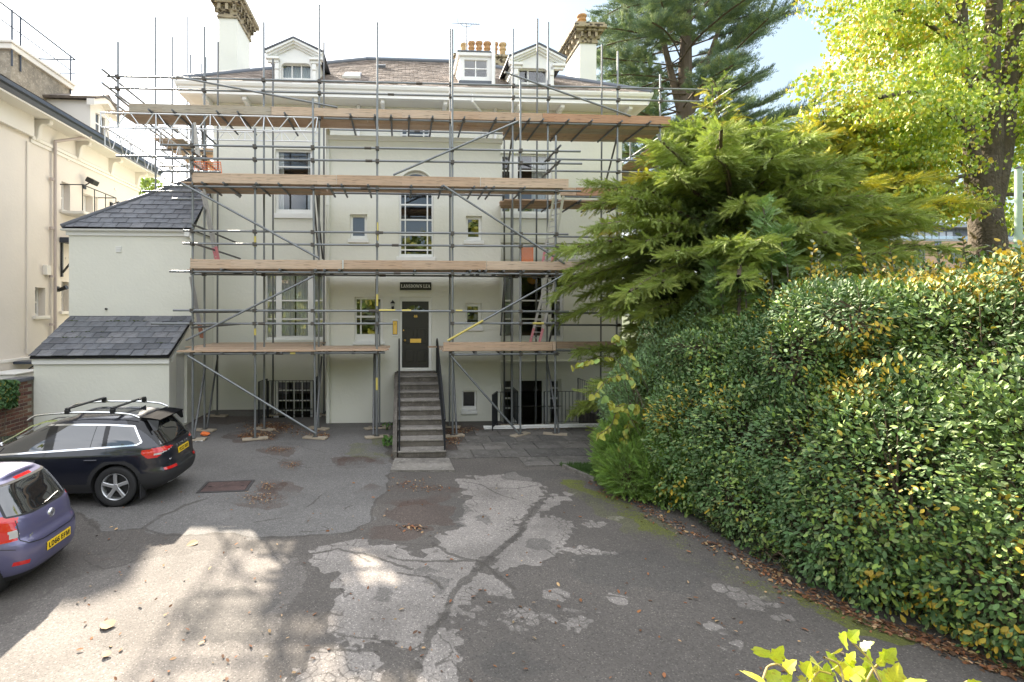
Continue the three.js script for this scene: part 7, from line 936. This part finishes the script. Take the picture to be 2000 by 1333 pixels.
// limbs of a conifer: an arching bough with side twigs carrying flat sprays
function bough(start, az, len, rise, sag, r, o, out) {
  const h = V(Math.cos(az), 0, Math.sin(az)), sd = V(-h.z, 0, h.x), at = k => start.clone().addScaledVector(h, len * k).add(V(0, len * (rise * k - sag * k * k), 0)).addScaledVector(sd, Math.sin(k * 3 + len * 7) * 0.06 * len);
  out.wood.push(tubeOf([0, 0.35, 0.7, 0.97].map(at), 0.012 + len * 0.0065, 5, 8));
  const n = Math.ceil(len * o.density); for (let i = 0; i < n; i++) { const k = mix(o.bare ?? 0.15, 1, Math.pow((i + r()) / n, 0.8)), p = at(k), fw = at(Math.min(1, k + 0.03)).sub(at(k - 0.03)).normalize(); for (const s of [-1, 1]) { const tw = (o.twig ?? 0.5) * (0.5 + 0.6 * r()) * Math.min(1, 1.25 - k * 0.75) * Math.min(1, len / 2), dir = fw.clone().multiplyScalar(0.85).addScaledVector(sd, s * (0.6 + 0.5 * r())).add(V(0, (r() - 0.5) * 0.4 - o.hang, 0)).normalize(); const m = Math.max(1, Math.ceil(tw / (o.size * 0.3))); for (let j = 0; j < m; j++) { const q = p.clone().addScaledVector(dir, tw * (j + 0.3 * r()) / m).add(V(0, -o.hang * 0.3 * j * o.size, 0)), d2 = dir.clone().add(V((r() - 0.5) * 0.8, (r() - 0.4) * 0.8 * (o.wild ?? 1) - o.hang * 0.6, (r() - 0.5) * 0.8)).normalize(); out.m.push([q, d2, s * 0.5 + (r() - 0.5) * 1.6 * (o.wild ?? 1), o.size * (0.75 + 0.5 * r()), k]); } } }
}
function flat(d, roll) { const n = V(0, 1, 0).addScaledVector(d, -d.y).normalize(), x = d.clone().cross(n).normalize(); return new THREE.Quaternion().setFromRotationMatrix(new THREE.Matrix4().makeBasis(x, d, n)).multiply(new THREE.Quaternion().setFromAxisAngle(V(0, 1, 0), roll)); }
function conifer(name, label, cat, trunks, boughs, o, geo, mt, colour, bark, seed) {
  const t = thing(name, label, cat), r = rng(seed), out = { wood: [], m: [] };
  for (const [a, b, ra, rb] of trunks) mesh('trunk', bar(a, b, ra, 10, rb), bark, t);
  for (const f of boughs(r)) bough(f[0], f[1], f[2], f[3], f[4], r, o, out);
  tag(mesh('boughs', out.wood, bark, t), null, null, null, 'stuff');
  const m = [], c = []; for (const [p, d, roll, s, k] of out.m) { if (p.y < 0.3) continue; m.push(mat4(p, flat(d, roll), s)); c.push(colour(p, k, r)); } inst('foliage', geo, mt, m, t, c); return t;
}
{ // cypress in front of the right wing
  const z = 3.6, X = 7.7, b = V(X, 0, z), P = (u, v, zz) => PZ(u, v, zz);
  conifer('cypress_tree', 'broad feathery green cypress with golden tips overlapping the right end of the scaffolding', 'tree', [[b, V(X + 0.25, 6.2, z - 0.1), 0.2, 0.09], [V(X + 0.2, 5.4, z), V(X - 0.05, 9.0, z - 0.2), 0.07, 0.012], [V(X + 1.0, 0, z + 0.5), V(X + 1.5, 6.9, z + 0.3), 0.13, 0.02]], r => {
    const l = []; for (let i = 0; i < 400; i++) { const k = i / 400, y = 0.7 + 7.0 * Math.pow(k, 0.95), az = i * 2.399 + r(), prof = y < 4.6 ? 2.5 + 0.9 * Math.sin(y * 1.9) : mix(3.0, 0.8, clamp((y - 4.6) / 3.1)); const left = Math.cos(az) < -0.3 ? 1.12 : 1; l.push([V(X + 0.2, y, z), az, prof * left * (0.55 + 0.68 * r()), 0.15 + 0.55 * r() + (y > 5 ? 0.2 : 0), 0.3 + 0.15 * r(), 0]); }
    for (let i = 0; i < 46; i++) { const y = 6.5 + i * 0.055, az = i * 2.4; l.push([V(X + 0.08, y, z - 0.15), az, Math.max(0.22, (9.2 - y) * 0.33) * (0.6 + 0.7 * r()), 0.75, 0.25, 0]); }
    for (let i = 0; i < 80; i++) { const y = 1.2 + i * 0.072, az = i * 2.399; l.push([V(X + 1.35, y, z + 0.4), az, (y < 5 ? 1.9 : mix(1.9, 0.5, (y - 5) / 2)) * (0.65 + 0.5 * r()), 0.5, 0.35, 0]); }
    return l;
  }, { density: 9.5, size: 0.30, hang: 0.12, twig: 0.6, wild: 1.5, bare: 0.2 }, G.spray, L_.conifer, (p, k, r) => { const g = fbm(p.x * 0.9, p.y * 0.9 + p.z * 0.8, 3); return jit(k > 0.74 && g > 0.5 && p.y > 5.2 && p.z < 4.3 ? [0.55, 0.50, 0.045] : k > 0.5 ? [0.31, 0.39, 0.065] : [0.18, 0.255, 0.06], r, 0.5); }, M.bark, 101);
}
{ // golden cypress behind, under the lime
  const z = 2.2, X = 11.6; conifer('golden_cypress', 'tall spreading cypress with yellow layered branches between the green cypress and the lime', 'tree', [[V(X, 0, z), V(X + 0.3, 8.9, z), 0.2, 0.025]], r => { const l = []; for (let i = 0; i < 150; i++) { const y = 2.6 + 6.2 * i / 150, az = i * 2.399 + r() * 0.6; if (Math.cos(az) > -0.1 && y < 5.3) continue; l.push([V(X + 0.1, y, z), az, mix(3.5, 0.6, Math.pow(i / 150, 1.4)) * (0.65 + 0.55 * r()), 0.42, 0.30, 0]); } return l; }, { density: 7.0, size: 0.42, hang: 0.08, twig: 0.85, wild: 1.4 }, G.spray, L_.conifer, (p, k, r) => jit(k > 0.66 && r() < 0.6 ? [0.72, 0.66, 0.06] : [0.38, 0.43, 0.07], r, 0.5), M.bark, 103);
}
{ // the great cedar behind the villa
  const z = -12.5, X = XZ(1332, z), top = 25; conifer('cedar_tree', 'great dark cedar with tiered branches rising behind the right end of the villa', 'tree', [[V(X, 0, z), V(X + 0.1, 13, z), 0.72, 0.5], [V(X + 0.1, 12.9, z), V(X + 0.4, top, z), 0.5, 0.1], [V(X + 0.1, 13.5, z), V(X + 2.4, 20.5, z + 0.3), 0.26, 0.08], [V(X, 14.5, z), V(X - 1.6, 22, z - 0.5), 0.24, 0.07]], r => {
    const l = []; for (let i = 0; i < 124; i++) { const y = 9.2 + 15.5 * i / 124, az = i * 2.399 + r() * 0.8, right = Math.cos(az) > 0.25; if (y < 11.5 && !right && r() < 0.5) continue; if (y < 18 && Math.sin(az) > 0.35 && Math.abs(Math.cos(az)) < 0.8 && r() < 0.5) continue; const L = mix(7.4, 3.6, clamp((y - 10) / 15)) * (0.62 + 0.5 * r()) * (right ? 0.92 : 1.1); l.push([V(X + 0.1, y, z), az, L, right ? 0.42 : 0.12, right ? 0.05 : 0.12, 0]); } return l; },
    { density: 3.5, size: 0.6, hang: -0.04, twig: 1.4, bare: 0.32 }, G.tuft, leafMat(0.85, 0.15), (p, k, r) => jit(r() < 0.35 ? [0.27, 0.34, 0.14] : [0.14, 0.21, 0.12], r, 0.6), M.bark, 105);
  const z2 = -20, X2 = XZ(1560, z2); conifer('cedar_tree', 'smaller far cedar sloping up behind the cypress toward the yellow lime', 'tree', [[V(X2, 0, z2), V(X2 + 0.5, 15, z2), 0.45, 0.08]], r => { const l = []; for (let i = 0; i < 70; i++) { const y = 7 + 8.5 * i / 70, az = i * 2.399 + r(), right = Math.cos(az) > 0; l.push([V(X2 + 0.2, y, z2), az, mix(5.5, 1.2, i / 70) * (0.65 + 0.5 * r()), right ? 0.5 : 0.1, 0.06, 0]); } return l; }, { density: 3.0, size: 0.75, hang: -0.03, twig: 1.6, bare: 0.25 }, G.tuft, leafMat(0.85, 0.15), (p, k, r) => jit([0.09, 0.15, 0.10], r, 0.6), M.bark, 107);
}
function limbs(root, list, bark) { for (const l of list) mesh('limb', new THREE.TubeGeometry(new THREE.CatmullRomCurve3(l.pts), 14, l.r, 7), bark, root); }
{ // lime tree at the right edge
  const t = thing('lime_tree', 'tall lime tree with forked grey trunk and yellowing leaves at the right edge', 'tree'), z = 3.0, bx = XZ(1926, z), r = rng(109), P = (u, v, zz = z) => PZ(u, v, zz);
  const trunk = (l, r0, r1) => { const cu = new THREE.CatmullRomCurve3(l), n = 22, m = 14, f = []; const fr = cu.computeFrenetFrames(n, false), ring = i => { const c = cu.getPoint(i / n), ra = mix(r0, r1, Math.pow(i / n, 0.8)); return [...Array(m)].map((_, k) => { const a = k / m * 6.2832, q = ra * (1 + 0.12 * (fbm(Math.cos(a) * 2 + i * 0.2, Math.sin(a) * 2 + 5, 2) - 0.5) + 0.05 * Math.sin(a * 5 + i * 0.1)); return c.clone().addScaledVector(fr.normals[i], Math.cos(a) * q).addScaledVector(fr.binormals[i], Math.sin(a) * q); }); }; let a = ring(0); for (let i = 1; i <= n; i++) { const b = ring(i); for (let k = 0; k < m; k++) f.push([a[k], a[(k + 1) % m], b[(k + 1) % m], b[k]]); a = b; } return f; };
  const lime = std([0.115, 0.095, 0.07], 0.95, { map: dataTex(256, (x, y) => { const n = fbm(x * 26, y * 5, 4, 0), q = fbm(x * 4, y * 4, 3, 4); const v = 0.45 + 0.75 * n; return [v, v * 0.97, v * (0.88 + 0.1 * q)]; }, { repeat: 0.9 }), bumpMap: roughBump, bumpScale: 0.03 });
  const quadsS = f => toCreasedNormals(quads(f), 1.1);
  mesh('trunk', quadsS(trunk([V(bx - 0.05, 0, z), P(1930, 500), P(1922, 400), P(1915, 310)], 0.43, 0.32)), lime, t);
  mesh('limb', quadsS(trunk([P(1925, 380), P(1938, 280), P(1935, 150), P(1945, -40), P(1950, -200)], 0.27, 0.13)), lime, t);
  mesh('limb', quadsS(trunk([P(1935, 400), P(1958, 300), P(1972, 150), P(1990, 0), P(2000, -180)], 0.25, 0.12)), lime, t);
  mesh('limb', quadsS(trunk([P(1905, 330), P(1895, 270), P(1890, 150), P(1880, 30), P(1870, -150)], 0.19, 0.09)), lime, t);
  const tips = []; for (const [u0, v0, u1, v1, dz] of [[1885, 260, 1800, 120, -0.8], [1900, 300, 1840, 210, 1.5], [1890, 120, 1750, 20, 0.6], [1895, 330, 1780, 300, 0.5], [1880, 60, 1700, -90, -1], [1930, 200, 1840, 60, -1.6], [1800, 120, 1680, 60, -0.9], [1780, 300, 1690, 320, 0.4], [1750, 20, 1620, -20, 0.8], [1840, 210, 1720, 190, 1.8], [1900, 340, 1830, 400, 1.0], [1960, 300, 2060, 200, 0], [1970, 180, 2080, 60, 0.6], [1960, 380, 2050, 420, -0.4]]) { const a = P(u0, v0, z), b = P(u1, v1, z + dz); mesh('branch', tubeOf([a, a.clone().lerp(b, 0.5).add(V(0, 0.25, 0)), b], 0.05, 6), lime, t); tips.push(b, a.clone().lerp(b, 0.6)); }
  const m = [], c = [], blobs = []; // clumps of leaves spread through the crown
  for (let i = 0; i < 760; i++) { const u = 1585 + r() * 560, v = -260 + r() * 690, d = z - 3.2 + r() * 4.6; const left = 1668 - 45 * sstep(60, 180, v) + 90 * sstep(280, 380, v) + (v < 60 ? (60 - v) * 0.05 : 0) + (vnoise(v * 0.02, 3) - 0.5) * 90; if (u < left) continue; if (v > 380 && u < 2000 && r() < 0.4) continue; if (u > 1830 && u < 2010 && v > 270 && d > z - 0.9) continue; if (u > 1860 && u < 2020 && d > z - 0.8 && r() < 0.4) continue; if (r() < 0.18) continue; if (u > 1900 && u < 2000 && v > 40 && d > z - 0.4 && r() < 0.6) continue; blobs.push([P(u, v, d), 0.35 + r() * 0.6, u]); }
  for (const q of tips) blobs.push([q, 0.5 + r() * 0.3, 1800], [q.clone().add(V((r() - 0.5) * 0.6, -0.2, (r() - 0.5) * 0.6)), 0.6, 1750]);
  for (let k = 0; k < 96000; k++) { const b = blobs[Math.floor(r() * blobs.length)], a = r() * 6.28, zz = r() * 2 - 1, q = Math.sqrt(1 - zz * zz), f = Math.cbrt(0.25 + 0.75 * r()) * b[1], p = b[0].clone().add(V(q * Math.cos(a) * f * 1.25, zz * f * 0.36 - 0.22 * q * q * f, q * Math.sin(a) * f * 1.2)); const d = V(r() - 0.5, -0.55 - r() * 0.5, r() - 0.5).normalize(); m.push(mat4(p, Qd(d, r() * 6.28), 0.062 + r() * 0.042)); const g = clamp((1800 - b[2]) / 180) * 0.45 + (fbm(p.x * 0.6, p.y * 0.6, 2) - 0.5); c.push(jit(r() < g ? [0.64, 0.50, 0.04] : r() < 0.62 ? [0.48, 0.55, 0.04] : [0.28, 0.41, 0.05], r, 0.5)); }
  inst('leaves', G.round, L_.thin, m, t, c);
}
{ // tree between the two villas
  const z = -30, t = thing('far_tree', 'pale green tree in the gap between the cream villa and the annexe roof', 'tree'), p = PZ(290, 400, z), lobes = [[p.x, p.y + 0.7, z, 1.7, 1.6, 1.5], [p.x + 1.2, p.y + 0.3, z, 1.2, 1.1, 1.2], [p.x - 0.9, p.y - 0.4, z, 1.3, 1.3, 1.2], [p.x - 0.2, p.y - 2, z, 2.2, 1.6, 1.6]], m = [], c = []; mesh('trunk', bar(V(p.x, 0, z), V(p.x, p.y, z), 0.22, 8, 0.1), M.barkGrey, t);
  mass(lobes, 4200, 111, (q, n, d, r) => { m.push(mat4(q, Qd(V(r() - 0.5, -0.6, r() - 0.5).normalize(), r() * 6), 0.2 + r() * 0.1)); c.push(jit([0.26, 0.34, 0.05], r, 0.5)); }); inst('leaves', G.round, L_.thin, m, t, c);
}
{ // sunlit leafy stems close to the camera, at the bottom right
  const t = thing('leafy_stems', 'sunlit lime-yellow lobed leaves on thin stems at the bottom right, close to the camera', 'plant'), r = rng(113);
  const lobe = leafGeo([[0, 0], [0.22, -0.02], [0.44, 0.18], [0.33, 0.34], [0.42, 0.52], [0.24, 0.62], [0.16, 0.84], [0, 1]], 0.1, 0.22), mt = leafMat(0.45, 0.45); mt.map = dataTex(256, (x, y) => { const X = x > 0.5 ? x - 1 : x, ax = Math.abs(X), w = (y - ax * 0.75) * 7.5, vein = Math.max(sstep(0.022, 0.008, ax), 0.8 * sstep(0.1, 0.02, Math.abs(w - Math.round(w)) * (0.6 + ax)) * sstep(0.0, 0.05, ax)), n = fbm(x * 9, y * 9, 4), s = sstep(0.66, 0.74, fbm(x * 7 + 3, y * 7, 3)); const v = 0.72 + 0.3 * n; return [v * mix(1, 0.85, s) + 0.22 * vein, v * mix(1, 0.7, s) + 0.18 * vein, v * mix(1, 0.8, s) + 0.1 * vein]; });
  const z0 = D0 - 1.95, P = (u, v, d = 0) => PZ(u, v, z0 + d), add = (u, v, s, ax, ay, roll, d = 0) => { const l = mesh('leaf', lobe, mt, t); l.position.copy(P(u, v, d)); l.quaternion.copy(Qd(V(ax, ay, 0.25 + (r() - 0.5) * 0.5).normalize(), roll)); l.scale.setScalar(s); const k = r(); l.material = [leafA, leafB, leafC][Math.floor(k * 3)]; };
  const leafA = mt.clone(), leafB = mt.clone(), leafC = mt.clone(); leafA.color = LIN(0.56, 0.66, 0.03); leafB.color = LIN(0.46, 0.60, 0.03); leafC.color = LIN(0.66, 0.66, 0.04); leafA.side = leafB.side = leafC.side = THREE.DoubleSide;
  const stems = [[[1470, 1400], [1490, 1330], [1500, 1303], [1520, 1298], [1537, 1312]], [[1760, 1420], [1720, 1330], [1695, 1285], [1670, 1260], [1648, 1235]], [[1560, 1430], [1580, 1340], [1600, 1312], [1625, 1318]], [[1700, 1430], [1690, 1345], [1705, 1310], [1725, 1290]], [[1640, 1430], [1650, 1350], [1640, 1300], [1610, 1285]], [[1870, 1430], [1880, 1345], [1890, 1332]]];
  for (const s of stems) mesh('stem', tubeOf(s.map(([u, v], i) => P(u, v, (i % 2) * 0.04)), 0.0042, 6), std([0.35, 0.27, 0.10], 0.7), t);
  for (const [u, v, s, ax, ay] of [[1650, 1262, 0.07, -0.4, 1], [1640, 1275, 0.07, -0.9, 0.3], [1660, 1250, 0.055, 0.3, 1], [1684, 1268, 0.055, 0.5, 0.8], [1495, 1285, 0.085, -0.6, 0.9], [1480, 1320, 0.10, -0.9, 0.2], [1510, 1290, 0.07, 0.5, 0.9], [1535, 1310, 0.06, 0.5, 1], [1505, 1310, 0.08, 0.2, -1], [1545, 1335, 0.07, -0.7, 0.6], [1575, 1320, 0.08, -0.3, 1], [1590, 1310, 0.06, 0.4, 1], [1600, 1300, 0.07, -0.7, 0.7], [1620, 1310, 0.075, 0.7, 0.5], [1640, 1318, 0.08, 0.2, 1], [1632, 1300, 0.06, -0.5, 1], [1660, 1325, 0.08, 0.7, 0.6], [1672, 1315, 0.09, -0.6, 0.8], [1690, 1305, 0.075, 0.4, 1], [1705, 1302, 0.09, -0.8, 0.5], [1715, 1298, 0.07, 0.7, 0.8], [1728, 1290, 0.065, 0.5, 1], [1720, 1330, 0.08, 0.9, 0.3], [1745, 1335, 0.08, 0.4, 1], [1770, 1340, 0.08, 0.8, 0.5], [1700, 1340, 0.09, -0.4, 1], [1640, 1345, 0.09, -0.3, 1], [1600, 1345, 0.09, -0.2, 1], [1560, 1350, 0.08, 0.2, 1], [1870, 1340, 0.06, -0.8, 0.4], [1892, 1338, 0.05, 0.8, 0.4], [1612, 1330, 0.07, 0.1, 1], [1660, 1300, 0.06, 0.1, 1], [1580, 1340, 0.08, -0.6, 0.5], [1755, 1325, 0.06, -0.3, 1]]) add(u, v, s, ax, ay, r() * 6.28, (r() - 0.5) * 0.12);
}
{ // weeds and ivy
  const r = rng(115); for (const [u, v, n, s, l] of [[762, 872, 60, 0.10, 'small green weeds growing at the left foot of the front steps'], [757, 842, 26, 0.07, 'tuft of green weeds against the porch wall left of the steps']]) { const p = PY(u, v, 0), t = thing('weeds', l, 'weeds', null, [p.x, 0, p.z]), m = [], c = []; for (let i = 0; i < n; i++) { m.push(mat4(V((r() - 0.5) * 0.35, 0.02 + r() * 0.22, (r() - 0.5) * 0.5), Qd(V(r() - 0.5, 0.5 + r() * 0.5, r() - 0.3).normalize(), r() * 6), s * (0.6 + 0.7 * r()))); c.push(jit([0.12, 0.26, 0.05], r, 0.5)); } inst('leaves', G.round, L_.soft, m, t, c); }
  const X = XZ(65, ZL) + 0.02, t = thing('ivy', 'green ivy with a few yellow leaves over the top of the brick garden wall', 'ivy'), m = [], c = []; for (let i = 0; i < 900; i++) { const q = PX(r() * 30 - 6, 742 + Math.pow(r(), 1.3) * 50, X); if (r() < (q.z - 3) * -0.2) continue; m.push(mat4(q.add(V(0.02 + r() * 0.1, 0, 0)), Qd(V(0.4, -0.7, r() - 0.5).normalize(), 1.57 + (r() - 0.5)), 0.09 + r() * 0.05)); c.push(jit(r() < 0.12 ? [0.4, 0.35, 0.05] : [0.07, 0.17, 0.04], r, 0.5)); } inst('leaves', G.round, L_.soft, m, t, c);
  mesh('stem', tubeOf([PX(5, 845, X), PX(8, 800, X), PX(4, 760, X)].map(p => p.add(V(0.03, 0, 0))), 0.012, 5), M.bark, t);
}
{ // fallen leaves
  const r = rng(117), m = [], c = [], put = (x, z, s) => { m.push(mat4(V(x, 0.008 + r() * 0.02, z), new THREE.Quaternion().setFromEuler(new THREE.Euler(-Math.PI / 2 + (r() - 0.5) * 0.9, (r() - 0.5) * 0.9, r() * 6.28, 'XYZ')), s)); c.push(jit(r() < 0.4 ? [0.20, 0.085, 0.035] : r() < 0.45 ? [0.36, 0.24, 0.13] : [0.11, 0.055, 0.03], r, 0.8)); };
  const at = (u, v, su, sv, n, s) => { for (let i = 0; i < n; i++) { const g = () => (r() + r() + r() - 1.5) / 1.5, p = PY(u + g() * su, v + g() * sv, 0); put(p.x, p.z, s * (0.6 + 0.8 * r())); } };
  at(530, 835, 75, 14, 1000, 0.05); at(500, 853, 50, 9, 700, 0.05); at(600, 845, 60, 10, 120, 0.05); at(885, 852, 22, 28, 520, 0.05); at(905, 842, 40, 8, 160, 0.05); at(330, 818, 60, 10, 60, 0.05); at(630, 852, 20, 8, 90, 0.05);
  at(505, 975, 55, 18, 260, 0.028); at(520, 950, 26, 12, 140, 0.028); at(545, 880, 40, 9, 260, 0.028); at(568, 910, 24, 13, 200, 0.028); at(810, 1032, 50, 10, 46, 0.05); at(830, 955, 70, 9, 90, 0.035); at(775, 892, 14, 5, 60, 0.045); at(1050, 838, 100, 5, 200, 0.05); at(800, 945, 60, 12, 40, 0.045);
  const line = [[1150, 940], [1215, 975], [1300, 1022], [1400, 1072], [1484, 1112], [1556, 1158], [1627, 1186], [1712, 1225], [1773, 1241], [1838, 1267], [1920, 1300], [2010, 1325]]; for (let i = 0; i + 1 < line.length; i++) for (let k = 0; k < 170; k++) { const q = r(), th = fbm(i * 3.1 + q * 3, 5, 2), o = (r() + r() - 1); if (r() > 0.35 + th) continue; const p = PY(mix(line[i][0], line[i + 1][0], q) + 10 + o * 34, mix(line[i][1], line[i + 1][1], q) + (r() - 0.5) * 18, 0); put(p.x, p.z, 0.03 + r() * r() * 0.075); }
  for (let i = 0; i < 300; i++) { const u = 150 + r() * 1500, v = 930 + r() * 400, p = PY(u, v, 0); put(p.x, p.z, 0.025 + r() * 0.045); }
  tag(inst('fallen_leaves', G.oval, M.leafBrown, m, scene, c), 'brown fallen leaves scattered over the drive and drifted along the hedge', 'leaves', null, 'stuff');
  for (const [u, v, s, a, l] of [[386, 1061, 0.13, 2.2, 'large pale dry leaf lying in the shade on the drive behind the hatchback'], [220, 1228, 0.14, 1.2, 'large pale dry leaf lying in the sunlit patch of the drive'], [210, 1287, 0.08, 0.8, 'small curled pale leaf near the bottom left of the sunlit patch']]) { const p = PY(u, v, 0), t = tag(mesh('dry_leaf', G.round, new THREE.MeshStandardMaterial({ color: LIN(0.30, 0.21, 0.13), roughness: 0.9, side: THREE.DoubleSide })), l, 'leaf'); t.position.set(p.x, 0.022, p.z); t.rotation.set(-1.4, 0.1, a); t.scale.setScalar(s * 1.25); }
}
{ // the wooded far side of the road behind the camera, which the windows mirror
  const r = rng(119), t = new THREE.Group(); t.name = 'wood'; scene.add(t); tag(t, 'sunlit belt of yellow-green trees across the road, mirrored in the windows', 'trees', null, 'stuff'); const m = [], c = [], lobes = []; for (let i = 0; i < 12; i++) lobes.push([-30 + i * 5.4, 4 + r() * 6, 33 + r() * 6, 3 + r() * 1.5, 3.5 + r() * 2.5, 3], [-30 + i * 5.4, 2, 32, 3.2, 2.6, 2.5]);
  mass(lobes, 16000, 121, (p, n, d, r2) => { m.push(mat4(p, Qd(V(r2() - 0.5, r2() - 0.5, r2() - 0.5).normalize(), r2() * 6), 0.55 + r2() * 0.3)); c.push(jit(r2() < 0.5 ? [0.32, 0.33, 0.04] : [0.14, 0.21, 0.04], r2, 0.6)); }); inst('leaves', G.round, L_.thin, m, t, c);
}
renderer.render(scene, camera);
